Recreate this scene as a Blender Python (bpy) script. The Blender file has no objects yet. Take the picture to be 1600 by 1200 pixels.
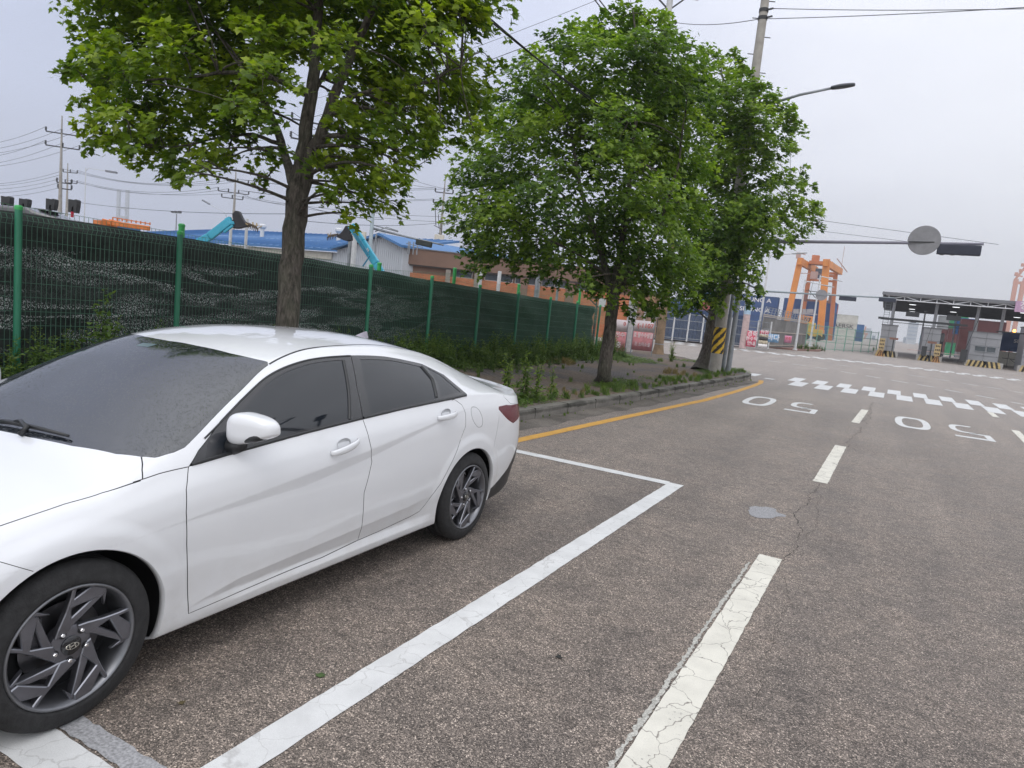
import bpy, bmesh, math, random
import numpy as np
from mathutils import Vector, Matrix, Euler
from mathutils.geometry import delaunay_2d_cdt, tessellate_polygon
random.seed(7); rng = np.random.default_rng(7)
sc = bpy.context.scene
COL = sc.collection
PI = math.pi
# ------------------------------------------------------------------ camera
CAM = np.array([0.0, 0.0, 1.722]); FPX = 1076.2
YAW, PITCH, ROLL = -0.4845, 0.119, 0.1012
_f = np.array([math.sin(YAW)*math.cos(PITCH), math.cos(YAW)*math.cos(PITCH), -math.sin(PITCH)])
_r0 = np.array([math.cos(YAW), -math.sin(YAW), 0.0]); _u0 = np.cross(_r0, _f)
_r = _r0*math.cos(ROLL)+_u0*math.sin(ROLL); _u = -_r0*math.sin(ROLL)+_u0*math.cos(ROLL)
cd = bpy.data.cameras.new('camera'); cam = bpy.data.objects.new('camera', cd); COL.objects.link(cam)
cd.sensor_width = 36.0; cd.lens = FPX/1600*36; cd.clip_start = 0.05; cd.clip_end = 6000
cam.matrix_world = Matrix(((_r[0], _u[0], -_f[0], CAM[0]), (_r[1], _u[1], -_f[1], CAM[1]), (_r[2], _u[2], -_f[2], CAM[2]), (0, 0, 0, 1)))
sc.camera = cam
def at(px, py, d):
    """world point seen at photo position (px,py), d metres in front of the camera"""
    return CAM+d*(_f+(px-800)/FPX*_r-(py-600)/FPX*_u)
def gnd(px, py, z=0.0):
    v = _f+(px-800)/FPX*_r-(py-600)/FPX*_u
    return CAM+v*((z-CAM[2])/v[2])
# ------------------------------------------------------------------ world, sun, exposure
sc.view_settings.view_transform = 'Standard'; sc.view_settings.look = 'None'
sc.view_settings.exposure = 0.16; sc.view_settings.gamma = 1.0
SUN_EL, SUN_AZ = math.radians(55), math.radians(165)      # azimuth measured from +Y towards +X
W = bpy.data.worlds.new('World'); sc.world = W; W.use_nodes = True
nt = W.node_tree; N = nt.nodes; L = nt.links; N.clear()
wo = N.new('ShaderNodeOutputWorld'); bg = N.new('ShaderNodeBackground')
sky = N.new('ShaderNodeTexSky'); sky.sky_type = 'NISHITA'; sky.sun_disc = False
sky.sun_elevation = SUN_EL; sky.sun_rotation = SUN_AZ
sky.air_density = 1.5; sky.dust_density = 3.0
tc = N.new('ShaderNodeTexCoord'); sp = N.new('ShaderNodeSeparateXYZ'); L.new(tc.outputs['Generated'], sp.inputs[0])
def wm(op, a, b=None, c=None, clamp=False):
    m = N.new('ShaderNodeMath'); m.operation = op; m.use_clamp = clamp
    for i, v in enumerate((a, b, c)):
        if v is None: continue
        if isinstance(v, (int, float)): m.inputs[i].default_value = v
        else: L.new(v, m.inputs[i])
    return m.outputs[0]
# stratus deck: bright towards the hidden sun (right of the road) and overhead, blue grey to the left
dt = N.new('ShaderNodeVectorMath'); dt.operation = 'DOT_PRODUCT'; L.new(tc.outputs['Generated'], dt.inputs[0])
dt.inputs[1].default_value = (math.sin(1.92), math.cos(1.92), 0.0)
side = wm('MULTIPLY_ADD', dt.outputs['Value'], 1.1, 1.1, clamp=True)
zen = wm('MAXIMUM', sp.outputs['Z'], 0.0)
no = N.new('ShaderNodeTexNoise'); no.inputs['Scale'].default_value = 2.2; no.inputs['Detail'].default_value = 5; no.inputs['Roughness'].default_value = .5
mp = N.new('ShaderNodeMapping'); mp.inputs['Scale'].default_value = (1, 1, 3.2); L.new(tc.outputs['Generated'], mp.inputs[0]); L.new(mp.outputs[0], no.inputs['Vector'])
cr = N.new('ShaderNodeValToRGB'); L.new(side, cr.inputs[0])
el = cr.color_ramp.elements
el[0].position = 0.05; el[0].color = (0.54, 0.60, 0.79, 1); el[1].position = 0.95; el[1].color = (0.98, 1.0, 1.06, 1)
e = el.new(0.30); e.color = (0.61, 0.66, 0.84, 1)
e = el.new(0.62); e.color = (0.85, 0.875, 0.97, 1)
cz = N.new('ShaderNodeMixRGB'); cz.blend_type = 'MULTIPLY'; cz.inputs[0].default_value = 1
L.new(cr.outputs[0], cz.inputs[1])
nz = wm('MULTIPLY_ADD', no.outputs[0], 0.50, 0.76)
zf = wm('MULTIPLY', wm('POWER', zen, 2.0), .55)
tot = wm('MULTIPLY', nz, wm('ADD', zf, 1.0))
cb = N.new('ShaderNodeCombineXYZ'); L.new(tot, cb.inputs[0]); L.new(tot, cb.inputs[1]); L.new(tot, cb.inputs[2]); L.new(cb.outputs[0], cz.inputs[2])
# the clear-sky texture shows a little through the cloud
mx = N.new('ShaderNodeMixRGB'); mx.blend_type = 'MIX'; mx.inputs[0].default_value = 0.05
sm = N.new('ShaderNodeMixRGB'); sm.blend_type = 'MULTIPLY'; sm.inputs[0].default_value = 1; sm.inputs[2].default_value = (0.9, 0.9, 0.9, 1)
bgs = 0.10
L.new(sky.outputs[0], sm.inputs[1])
c10 = N.new('ShaderNodeMixRGB'); c10.blend_type = 'MULTIPLY'; c10.inputs[0].default_value = 1; c10.inputs[2].default_value = (10, 10, 10, 1)
L.new(cz.outputs[0], c10.inputs[1]); L.new(c10.outputs[0], mx.inputs[1]); L.new(sm.outputs[0], mx.inputs[2])
L.new(mx.outputs[0], bg.inputs[0]); bg.inputs[1].default_value = bgs; L.new(bg.outputs[0], wo.inputs[0])
sd = bpy.data.lights.new('sun', 'SUN'); sun = bpy.data.objects.new('sun', sd); COL.objects.link(sun)
sd.energy = 0.8; sd.angle = math.radians(35); sd.color = (1.0, 0.975, 0.94)
sun.rotation_euler = (PI/2-SUN_EL, 0, PI-SUN_AZ)
# lamp points down its -Z: aim from the sun's direction
_sd = Vector((math.sin(SUN_AZ)*math.cos(SUN_EL), math.cos(SUN_AZ)*math.cos(SUN_EL), math.sin(SUN_EL)))
sun.rotation_euler = _sd.to_track_quat('Z', 'Y').to_euler()

# ------------------------------------------------------------------ helpers
def tag(o, label=None, cat=None, group=None, kind=None):
    if label: o['label'] = label
    if cat: o['category'] = cat
    if group: o['group'] = group
    if kind: o['kind'] = kind
    return o
def empty(name, loc=(0, 0, 0), label=None, cat=None, group=None):
    o = bpy.data.objects.new(name, None); o.empty_display_size = .2; COL.objects.link(o); o.location = loc
    return tag(o, label, cat, group)
def rootloc(o):
    v = Vector((0, 0, 0))
    while o is not None: v += o.location; o = o.parent
    return v
class MB:
    """collects faces; coordinates are world coordinates"""
    def __init__(s): s.v = []; s.f = []; s.mi = []; s.m = 0
    def add(s, vs, fs):
        b = len(s.v); s.v += [tuple(p) for p in vs]
        for f in fs: s.f.append([b+i for i in f]); s.mi.append(s.m)
        return s
    def box(s, c, d, rz=0.0, M=None):
        x, y, z = d[0]/2, d[1]/2, d[2]/2
        vs = [Vector((sx*x, sy*y, sz*z)) for sz in (-1, 1) for sy in (-1, 1) for sx in (-1, 1)]
        R = M if M is not None else Matrix.Rotation(rz, 3, 'Z')
        c = Vector(c)
        return s.add([R@v+c for v in vs], [(0, 2, 3, 1), (4, 5, 7, 6), (0, 1, 5, 4), (2, 6, 7, 3), (0, 4, 6, 2), (1, 3, 7, 5)])
    def beam(s, p0, p1, w, h=None, up=(0, 0, 1)):
        h = h or w; p0 = Vector(p0); p1 = Vector(p1); d = (p1-p0); L_ = d.length
        if L_ < 1e-6: return s
        d.normalize(); up = Vector(up)
        if abs(d.dot(up)) > .98: up = Vector((1, 0, 0))
        a = d.cross(up).normalized(); b = a.cross(d).normalized()
        M = Matrix((a, d, b)).transposed()
        return s.box((p0+p1)/2, (w, L_, h), M=M)
    def tube(s, pts, r, n=8, caps=True):
        pts = [Vector(p) for p in pts]; k = len(pts)
        if isinstance(r, (int, float)): r = [r]*k
        vs = []; a = None
        for i, p in enumerate(pts):
            d = (pts[min(i+1, k-1)]-pts[max(i-1, 0)])
            if d.length < 1e-9: d = Vector((0, 0, 1))
            d.normalize()
            if a is None:
                a = d.orthogonal().normalized()
            else:
                a = (a-d*a.dot(d))
                a = a.normalized() if a.length > 1e-6 else d.orthogonal().normalized()
            b = d.cross(a)
            for j in range(n):
                t = 2*PI*j/n
                vs.append(p+(a*math.cos(t)+b*math.sin(t))*r[i])
        fs = [(i*n+j, i*n+(j+1) % n, (i+1)*n+(j+1) % n, (i+1)*n+j) for i in range(k-1) for j in range(n)]
        if caps: fs += [tuple(range(n-1, -1, -1)), tuple((k-1)*n+j for j in range(n))]
        return s.add(vs, fs)
    def lathe(s, c, axis, prof, n=32):
        """prof: list of (radius, distance along axis)"""
        c = Vector(c); ax = Vector(axis).normalized(); a = ax.orthogonal().normalized(); b = ax.cross(a)
        vs = [c+ax*h+(a*math.cos(2*PI*j/n)+b*math.sin(2*PI*j/n))*r for r, h in prof for j in range(n)]
        k = len(prof)
        return s.add(vs, [(i*n+j, i*n+(j+1) % n, (i+1)*n+(j+1) % n, (i+1)*n+j) for i in range(k-1) for j in range(n)])
    def prism(s, pts, O, A, B, T):
        """polygon pts (2D) in the plane O + a*A + b*B, thickness vector T"""
        O, A, B, T = (Vector(q) for q in (O, A, B, T)); n = len(pts)
        v0 = [O+A*p[0]+B*p[1] for p in pts]
        vs = v0+[v+T for v in v0]
        tri = tessellate_polygon([[Vector((p[0], p[1], 0)) for p in pts]])
        fs = [tuple(t) for t in tri]+[tuple(n+i for i in t[::-1]) for t in tri]
        fs += [(i, (i+1) % n, n+(i+1) % n, n+i) for i in range(n)]
        return s.add(vs, fs)
    def quad(s, a, b, c, d): return s.add([a, b, c, d], [(0, 1, 2, 3)])
    def build(s, name, mat, parent=None, smooth=False, recalc=True, bevel=0):
        me = bpy.data.meshes.new(name)
        off = rootloc(parent) if parent is not None else Vector((0, 0, 0))
        me.from_pydata([(p[0]-off.x, p[1]-off.y, p[2]-off.z) for p in s.v], [], s.f)
        mats = mat if isinstance(mat, (list, tuple)) else [mat]
        for m in mats: me.materials.append(m)
        if len(mats) > 1: me.polygons.foreach_set('material_index', s.mi)
        if recalc and len(s.f) < 60000:
            bm = bmesh.new(); bm.from_mesh(me); bmesh.ops.recalc_face_normals(bm, faces=bm.faces); bm.to_mesh(me); bm.free()
        if smooth: me.polygons.foreach_set('use_smooth', [True]*len(me.polygons))
        me.update()
        o = bpy.data.objects.new(name, me); COL.objects.link(o)
        if parent is not None: o.parent = parent
        if smooth == 'auto' or smooth == 2:
            try: me.set_sharp_from_angle(angle=math.radians(38))
            except Exception: pass
        if bevel:
            b = o.modifiers.new('bevel', 'BEVEL'); b.width = bevel; b.segments = 2; b.limit_method = 'ANGLE'; b.angle_limit = .6
        return o
def top(o, label, cat, group=None):
    """move a top-level mesh's origin to its base"""
    me = o.data; n = len(me.vertices); a = np.empty(n*3); me.vertices.foreach_get('co', a); a = a.reshape(-1, 3)
    c = np.array([(a[:, 0].min()+a[:, 0].max())/2, (a[:, 1].min()+a[:, 1].max())/2, a[:, 2].min()])
    me.vertices.foreach_set('co', (a-c).ravel()); me.update(); o.location = c
    return tag(o, label, cat, group)
def copy_tree(o, parent=None):
    c = o.copy(); COL.objects.link(c)
    if parent is not None: c.parent = parent
    for ch in [q for q in bpy.data.objects if q.parent is o and q is not c]: copy_tree(ch, c)
    return c
# ------------------------------------------------------------------ materials
MATS = {}
class Nd:
    def __init__(s, m): s.t = m.node_tree; s.N = s.t.nodes; s.L = s.t.links
    def n(s, typ, **k):
        x = s.N.new(typ)
        for a, b in k.items():
            if a in x.inputs.keys(): x.inputs[a].default_value = b
            else: setattr(x, a, b)
        return x
    def ln(s, a, b): s.L.new(a, b)
    def noise(s, vec, scale, detail=3, rough=.5, dist=0):
        x = s.n('ShaderNodeTexNoise'); x.inputs['Scale'].default_value = scale; x.inputs['Detail'].default_value = detail
        x.inputs['Roughness'].default_value = rough; x.inputs['Distortion'].default_value = dist
        s.ln(vec, x.inputs['Vector']); return x.outputs['Fac']
    def ramp(s, fac, *stops):
        x = s.n('ShaderNodeValToRGB'); e = x.color_ramp.elements
        while len(e) < len(stops): e.new(.5)
        for q, (p, c) in zip(e, stops):
            q.position = p; q.color = (c[0], c[1], c[2], 1) if not isinstance(c, (int, float)) else (c, c, c, 1)
        s.ln(fac, x.inputs[0]); return x.outputs[0]
    def mix(s, fac, a, b, mode='MIX'):
        x = s.n('ShaderNodeMixRGB'); x.blend_type = mode
        for i, v in enumerate((fac, a, b)):
            if isinstance(v, (int, float)): x.inputs[i].default_value = v if i == 0 else (v, v, v, 1)
            elif isinstance(v, (tuple, list)): x.inputs[i].default_value = (v[0], v[1], v[2], 1)
            else: s.ln(v, x.inputs[i])
        return x.outputs[0]
    def m(s, op, a, b=0.0, clamp=False):
        x = s.n('ShaderNodeMath'); x.operation = op; x.use_clamp = clamp
        for i, v in enumerate((a, b)):
            if isinstance(v, (int, float)): x.inputs[i].default_value = v
            else: s.ln(v, x.inputs[i])
        return x.outputs[0]
def newmat(name):
    m = bpy.data.materials.new(name); m.use_nodes = True; n = Nd(m); b = m.node_tree.nodes['Principled BSDF']
    return m, n, b
def pm(name, col, rough=.6, metal=0.0, var=.12, vs=6.0, bump=0.0, bs=60.0, spec=.5, coat=0.0, emit=None, es=1.0, stretch=None):
    """plain principled material whose colour varies by noise"""
    if name in MATS: return MATS[name]
    m, n, b = newmat(name)
    tcn = n.n('ShaderNodeTexCoord'); vec = tcn.outputs['Object']
    if stretch:
        mpn = n.n('ShaderNodeMapping'); mpn.inputs['Scale'].default_value = stretch; n.ln(vec, mpn.inputs[0]); vec = mpn.outputs[0]
    f = n.noise(vec, vs, 6, .6)
    c0 = tuple(max(0, c*(1-var*1.6)) for c in col); c1 = tuple(min(1, c*(1+var)) for c in col)
    n.ln(n.ramp(f, (.3, c0), (.7, c1)), b.inputs['Base Color'])
    b.inputs['Roughness'].default_value = rough; b.inputs['Metallic'].default_value = metal
    b.inputs['Specular IOR Level'].default_value = spec; b.inputs['Coat Weight'].default_value = coat; b.inputs['Coat Roughness'].default_value = .03
    if bump:
        bp = n.n('ShaderNodeBump'); bp.inputs['Strength'].default_value = bump; bp.inputs['Distance'].default_value = .01
        n.ln(n.noise(vec, bs, 4, .6), bp.inputs['Height']); n.ln(bp.outputs[0], b.inputs['Normal'])
    if emit:
        b.inputs['Emission Color'].default_value = (*emit, 1); b.inputs['Emission Strength'].default_value = es
    MATS[name] = m; return m
# ------------------------------------------------------------------ ground, road, verge, kerb, markings
def asphalt_mat():
    m, n, b = newmat('asphalt'); tcn = n.n('ShaderNodeTexCoord'); v = tcn.outputs['Object']
    vo = n.n('ShaderNodeTexVoronoi'); vo.inputs['Scale'].default_value = 185; n.ln(v, vo.inputs['Vector'])
    vo2 = n.n('ShaderNodeTexVoronoi'); vo2.inputs['Scale'].default_value = 330; n.ln(v, vo2.inputs['Vector'])
    bw = n.n('ShaderNodeSeparateColor'); n.ln(vo.outputs['Color'], bw.inputs[0])
    bw2 = n.n('ShaderNodeSeparateColor'); n.ln(vo2.outputs['Color'], bw2.inputs[0])
    stone = n.ramp(bw.outputs[0], (0, (.040, .037, .035)), (.40, (.098, .090, .084)), (.78, (.170, .155, .145)), (.93, (.25, .228, .21)), (1, (.44, .405, .375)))
    fine = n.ramp(bw2.outputs[1], (0, .42), (.5, .9), (1, 1.55))
    c = n.mix(1, n.mix(.85, stone, fine, 'MULTIPLY'), (1.44, 1.36, 1.29), 'MULTIPLY')
    ms_ = n.n('ShaderNodeMapping'); ms_.inputs['Scale'].default_value = (1.0, 1.9, 1); ms_.inputs['Rotation'].default_value = (0, 0, .5); n.ln(v, ms_.inputs[0]); c = n.mix(1, c, n.ramp(n.noise(ms_.outputs[0], 9, 5, .7), (.32, (.66, .655, .65)), (.50, (.98, .98, .98)), (.66, (1.16, 1.15, 1.14))), 'MULTIPLY')
    big = n.noise(v, .35, 5, .6); mid = n.noise(v, 2.4, 6, .65, .4)
    pat = n.ramp(mid, (.30, (.74, .73, .72)), (.46, (.93, .92, .90)), (.60, (1.06, 1.04, 1.01)), (.75, (1.18, 1.14, 1.10)))
    c = n.mix(1, c, pat, 'MULTIPLY')
    c = n.mix(1, c, n.ramp(big, (.35, (.90, .895, .90)), (.65, (1.14, 1.11, 1.08))), 'MULTIPLY')
    mt_ = n.n('ShaderNodeMapping'); mt_.inputs['Scale'].default_value = (1.5, .09, 1); mt_.inputs['Rotation'].default_value = (0, 0, -.03); n.ln(v, mt_.inputs[0])
    c = n.mix(1, c, n.ramp(n.noise(mt_.outputs[0], 1.0, 3, .5), (.36, (.86, .86, .87)), (.62, (1.10, 1.09, 1.08))), 'MULTIPLY')
    st_ = n.ramp(n.noise(v, .9, 6, .72, .6), (.60, 0.0), (.68, 1.0)); c = n.mix(n.m('MULTIPLY', st_, .30), c, (.055, .05, .047))
    rs_ = n.ramp(n.noise(v, 1.7, 5, .7, .3), (.66, 0.0), (.74, 1.0)); c = n.mix(n.m('MULTIPLY', rs_, .28), c, (.21, .145, .09))
    # paler surface further up the road where the traffic turns
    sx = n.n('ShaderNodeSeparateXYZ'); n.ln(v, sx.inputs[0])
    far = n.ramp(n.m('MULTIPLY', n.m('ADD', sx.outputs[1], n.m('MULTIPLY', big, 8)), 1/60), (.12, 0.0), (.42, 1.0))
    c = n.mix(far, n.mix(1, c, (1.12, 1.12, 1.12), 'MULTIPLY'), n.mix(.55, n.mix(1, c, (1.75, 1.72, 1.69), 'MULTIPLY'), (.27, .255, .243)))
    # tar-dark spots and small debris
    sp_ = n.noise(v, 9, 3, .5)
    c = n.mix(n.ramp(sp_, (.72, 0.0), (.78, .55)), c, (.035, .032, .03))
    n.ln(c, b.inputs['Base Color'])
    n.ln(n.ramp(mid, (.3, .62), (.7, .86)), b.inputs['Roughness']); b.inputs['Specular IOR Level'].default_value = .45
    bp = n.n('ShaderNodeBump'); bp.inputs['Strength'].default_value = .75; bp.inputs['Distance'].default_value = .006
    h = n.m('ADD', n.m('MULTIPLY', vo.outputs['Distance'], -1.0), n.m('MULTIPLY', bw.outputs[0], .45))
    n.ln(h, bp.inputs['Height']); n.ln(bp.outputs[0], b.inputs['Normal'])
    MATS['asphalt'] = m; return m
def paint_mat(name, col, wear=.5):
    m, n, b = newmat(name); tcn = n.n('ShaderNodeTexCoord'); v = tcn.outputs['Object']
    w1 = n.noise(v, 60, 6, .75); w2 = n.noise(v, 5, 5, .6)
    c = n.mix(n.ramp(w2, (.3, .0), (.7, 1.0)), tuple(x*.80 for x in col), col)
    c = n.mix(n.ramp(n.noise(v, 220, 3, .6), (.35, .35), (.6, 0.0)), c, tuple(x*.62 for x in col))
    # hairline cracks
    mpn = n.n('ShaderNodeMapping'); mpn.inputs['Rotation'].default_value = (0, 0, .5); n.ln(v, mpn.inputs[0])
    dis = n.n('ShaderNodeTexNoise'); dis.inputs['Scale'].default_value = 7; dis.inputs['Detail'].default_value = 4; n.ln(v, dis.inputs['Vector'])
    vm = n.n('ShaderNodeVectorMath'); vm.operation = 'MULTIPLY_ADD'; vm.inputs[1].default_value = (.22, .22, 0); n.ln(dis.outputs['Color'], vm.inputs[0]); n.ln(mpn.outputs[0], vm.inputs[2])
    vo = n.n('ShaderNodeTexVoronoi'); vo.feature = 'DISTANCE_TO_EDGE'; vo.inputs['Scale'].default_value = 5.5; n.ln(vm.outputs[0], vo.inputs['Vector'])
    cr_ = n.ramp(vo.outputs['Distance'], (.0, 1.0), (.018, 0.0))
    c = n.mix(n.m('MULTIPLY', cr_, wear), c, (.13, .11, .095))
    holes = n.ramp(n.m('ADD', n.m('MULTIPLY', w1, .7), n.m('MULTIPLY', w2, .3)), (.36-.08*(1-wear), 1.0), (.40-.08*(1-wear), 0.0))
    c = n.mix(holes, c, (.12, .108, .10))
    n.ln(c, b.inputs['Base Color']); b.inputs['Roughness'].default_value = .7
    bp = n.n('ShaderNodeBump'); bp.inputs['Strength'].default_value = .5; bp.inputs['Distance'].default_value = .004
    n.ln(w1, bp.inputs['Height']); n.ln(bp.outputs[0], b.inputs['Normal'])
    MATS[name] = m; return m
asph = asphalt_mat()
white_paint = paint_mat('white_road_paint', (.70, .705, .70), .30)
cream_paint = paint_mat('cracked_cream_paint', (.74, .715, .63), .95)
yellow_paint = paint_mat('yellow_road_paint', (.66, .36, .07), .6)
g = MB(); xs = [-1400, -300, -80, -30, -10, 0, 10, 30, 80, 300, 1400]
vs = [(x, y, 0) for y in [-40, -10, 0, 10, 30, 60, 120, 400, 1800] for x in xs]; nx = len(xs)
g.add(vs, [(j*nx+i, j*nx+i+1, (j+1)*nx+i+1, (j+1)*nx+i) for j in range(8) for i in range(nx-1)])
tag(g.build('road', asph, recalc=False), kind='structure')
# kerb line (road side), measured; it turns the corner near y=24
KL = [(-5.55, -12), (-5.05, 0), (-4.50, 8.6), (-4.14, 13.5), (-3.85, 18.5), (-3.66, 21.5)]
def arc(c, r, a0, a1, n=7): return [(c[0]+r*math.cos(math.radians(a0+(a1-a0)*i/n)), c[1]+r*math.sin(math.radians(a0+(a1-a0)*i/n))) for i in range(n+1)]
KL += [(-3.60, 22.6), (-3.62, 23.5), (-3.80, 24.3), (-4.2, 25.1), (-4.9, 26.0), (-6.0, 27.2), (-8.0, 29.2), (-11, 32), (-16, 36.4), (-30, 48)]
def offset_line(pts, d):
    out = []
    for i, p in enumerate(pts):
        a = Vector(pts[max(i-1, 0)]); b_ = Vector(pts[min(i+1, len(pts)-1)]); t = (b_-a).normalized()
        out.append((p[0]-t.y*d, p[1]+t.x*d))
    return out
def resample(pts, step):
    out = [pts[0]]
    for a, b_ in zip(pts, pts[1:]):
        L_ = math.hypot(b_[0]-a[0], b_[1]-a[1]); k = max(1, int(L_/step))
        out += [(a[0]+(b_[0]-a[0])*i/k, a[1]+(b_[1]-a[1])*i/k) for i in range(1, k+1)]
    return out
def kerb_mat():
    m, n, b = newmat('kerb_concrete'); tcn = n.n('ShaderNodeTexCoord'); v = tcn.outputs['Object']
    f = n.noise(v, 3, 6, .7); c = n.ramp(f, (.3, (.13, .12, .108)), (.7, (.25, .235, .21)))
    sp2 = n.noise(v, 120, 4, .7); c = n.mix(.5, c, n.ramp(sp2, (.3, .45), (.7, 1.3)), 'MULTIPLY')
    s_ = n.n('ShaderNodeSeparateXYZ'); n.ln(v, s_.inputs[0])
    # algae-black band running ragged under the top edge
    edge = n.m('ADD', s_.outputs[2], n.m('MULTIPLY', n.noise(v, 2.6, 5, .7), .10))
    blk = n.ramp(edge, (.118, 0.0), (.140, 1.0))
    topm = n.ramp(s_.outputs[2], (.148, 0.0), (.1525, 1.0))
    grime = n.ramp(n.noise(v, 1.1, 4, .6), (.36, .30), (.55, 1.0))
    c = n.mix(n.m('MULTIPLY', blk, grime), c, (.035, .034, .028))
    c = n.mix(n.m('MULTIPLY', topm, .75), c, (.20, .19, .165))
    n.ln(c, b.inputs['Base Color']); b.inputs['Roughness'].default_value = .9
    bp = n.n('ShaderNodeBump'); bp.inputs['Strength'].default_value = .7; bp.inputs['Distance'].default_value = .01
    n.ln(sp2, bp.inputs['Height']); n.ln(bp.outputs[0], b.inputs['Normal']); return m
KLr = resample(KL, .35)
Kin = offset_line(KLr, .17); Kch = offset_line(KLr, .025)
k = MB(); nk = len(KLr); rr = random.Random(3)
jit = [rr.uniform(-.006, .006) for _ in range(nk)]
vs = []
for i in range(nk):
    j = jit[i]
    vs += [(KLr[i][0], KLr[i][1], -.02), (KLr[i][0], KLr[i][1], .125+j), (Kch[i][0], Kch[i][1], .152+j), (Kin[i][0], Kin[i][1], .156+j), (Kin[i][0], Kin[i][1], .05)]
k.add(vs, [(i*5+q, (i+1)*5+q, (i+1)*5+q+1, i*5+q+1) for i in range(nk-1) for q in range(4)])
tag(k.build('kerb', kerb_mat(), recalc=False), kind='structure')
# joints between the kerb stones
kj = MB(); acc_ = 0
for i in range(1, nk):
    acc_ += math.dist(KLr[i], KLr[i-1])
    if acc_ > 1.0:
        acc_ = 0; p = KLr[i]; t = Vector(KLr[min(i+1, nk-1)])-Vector(KLr[i-1]); t.normalize(); nrm = Vector((-t.y, t.x))
        kj.box((p[0]+nrm.x*.08, p[1]+nrm.y*.08, .078), (.172, .004, .162), rz=math.atan2(nrm.y, nrm.x))
tag(kj.build('kerb_joint', pm('joint_dark', (.05, .047, .04), .95), recalc=False), kind='structure')
def verge_mat():
    m, n, b = newmat('verge_soil'); tcn = n.n('ShaderNodeTexCoord'); v = tcn.outputs['Object']
    br = n.n('ShaderNodeTexBrick'); br.inputs['Scale'].default_value = 1; br.inputs['Brick Width'].default_value = .22; br.inputs['Row Height'].default_value = .11
    br.inputs['Mortar Size'].default_value = .012; br.inputs['Color1'].default_value = (.15, .132, .125, 1); br.inputs['Color2'].default_value = (.10, .09, .086, 1); br.inputs['Mortar'].default_value = (.022, .02, .018, 1)
    dn = n.n('ShaderNodeTexNoise'); dn.inputs['Scale'].default_value = 3; n.ln(v, dn.inputs['Vector'])
    vm = n.n('ShaderNodeVectorMath'); vm.operation = 'MULTIPLY_ADD'; vm.inputs[1].default_value = (.05, .05, 0); n.ln(dn.outputs['Color'], vm.inputs[0]); n.ln(v, vm.inputs[2]); n.ln(vm.outputs[0], br.inputs['Vector'])
    soil = n.ramp(n.noise(v, 14, 8, .7), (.3, (.06, .044, .032)), (.52, (.145, .108, .08)), (.7, (.25, .195, .145)))
    litter = n.ramp(n.noise(v, 45, 4, .7), (.62, 0.0), (.70, 1.0))
    soil = n.mix(litter, soil, (.26, .20, .12))
    pn = n.noise(v, .55, 5, .65, .3)
    c = n.mix(n.ramp(pn, (.42, 0.0), (.53, 1.0)), br.outputs['Color'], soil)
    n.ln(c, b.inputs['Base Color']); b.inputs['Roughness'].default_value = .95
    bp = n.n('ShaderNodeBump'); bp.inputs['Strength'].default_value = .8; bp.inputs['Distance'].default_value = .02
    n.ln(n.mix(.5, c, n.noise(v, 60, 5, .7)), bp.inputs['Height']); n.ln(bp.outputs[0], b.inputs['Normal']); return m
FX = lambda y: -8.62+.0*y          # fence line
inner = [p for p in Kin]
vg = MB(); vs = []
for (x, y) in inner:
    vs += [(x, y, .149), (min(x, -5)*.5+-26*.5 if False else -60, y if y < 26 else y+ (abs(x)-4)*0.9+12, .149)]
vg.add(vs, [(2*i, 2*i+2, 2*i+3, 2*i+1) for i in range(len(inner)-1)])
tag(vg.build('verge', verge_mat(), recalc=False), kind='structure')
ROADDIR = math.radians(1.75)       # the lane lines turn slightly right of the parking bay
def strip(b_, pts, w, z=.004, jit=0.0, step=.25):
    """painted line following pts"""
    P = resample(pts, step); A = offset_line(P, w/2); B = offset_line(P, -w/2)
    r_ = random.Random(len(P)*7)
    vs = [(a[0]+r_.uniform(-jit, jit), a[1]+r_.uniform(-jit, jit), z) for a in A]+[(a[0]+r_.uniform(-jit, jit), a[1]+r_.uniform(-jit, jit), z) for a in B]
    n_ = len(P); b_.add(vs, [(n_+i, n_+i+1, i+1, i) for i in range(n_-1)])
# parking bay
b_ = MB(); strip(b_, [(-1.80, 1.20), (-1.68, 7.10)], .155, jit=.003, step=.06); strip(b_, [(-4.6, 7.02), (-1.757, 7.06)], .15, jit=.003, step=.1)
strip(b_, [(-4.6, 1.27), (-1.88, 1.27)], .17, jit=.003, step=.06)
strip(b_, [(-1.83, .1), (-1.80, 1.20)], .155, jit=.003, step=.08)
tag(b_.build('parking_bay_marking', white_paint, recalc=False), kind='structure')
# ghost of an older line beside the front bay line
og = MB(); strip(og, [(-3.4, 1.41), (-1.9, 1.41)], .085, z=.003, jit=.006, step=.03)
tag(og.build('worn_paint_trace', pm('worn_paint', (.33, .33, .34), .9, var=.3, vs=90), recalc=False), kind='structure')
b_ = MB()
strip(b_, [(-4.15, 2.0), (-3.97, 5.0), (-3.84, 7.56), (-3.62, 10.5), (-3.36, 13.8), (-3.24, 15.2), (-3.13, 18.5), (-3.10, 21.0), (-3.13, 22.4), (-3.27, 23.4)], .15, jit=.004, step=.12)
tag(b_.build('yellow_edge_marking', yellow_paint, recalc=False), kind='structure')
b_ = MB()
for (a, c, w) in (((-.60, 1.2), (-.51, 5.45), .165), ((-.405, 8.66), (-.345, 11.84), .16), ((-.255, 15.36), (-.145, 18.45), .15), ((2.74, 16.2), (2.86, 18.75), .15), ((2.86, 21.7), (2.89, 23.2), .15), ((-.05, 19.9+2), (-.05, 19.91+2), .01)):
    strip(b_, [a, c], w, jit=.003, step=.05)
tag(b_.build('lane_marking', cream_paint, recalc=False), kind='structure')
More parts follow.
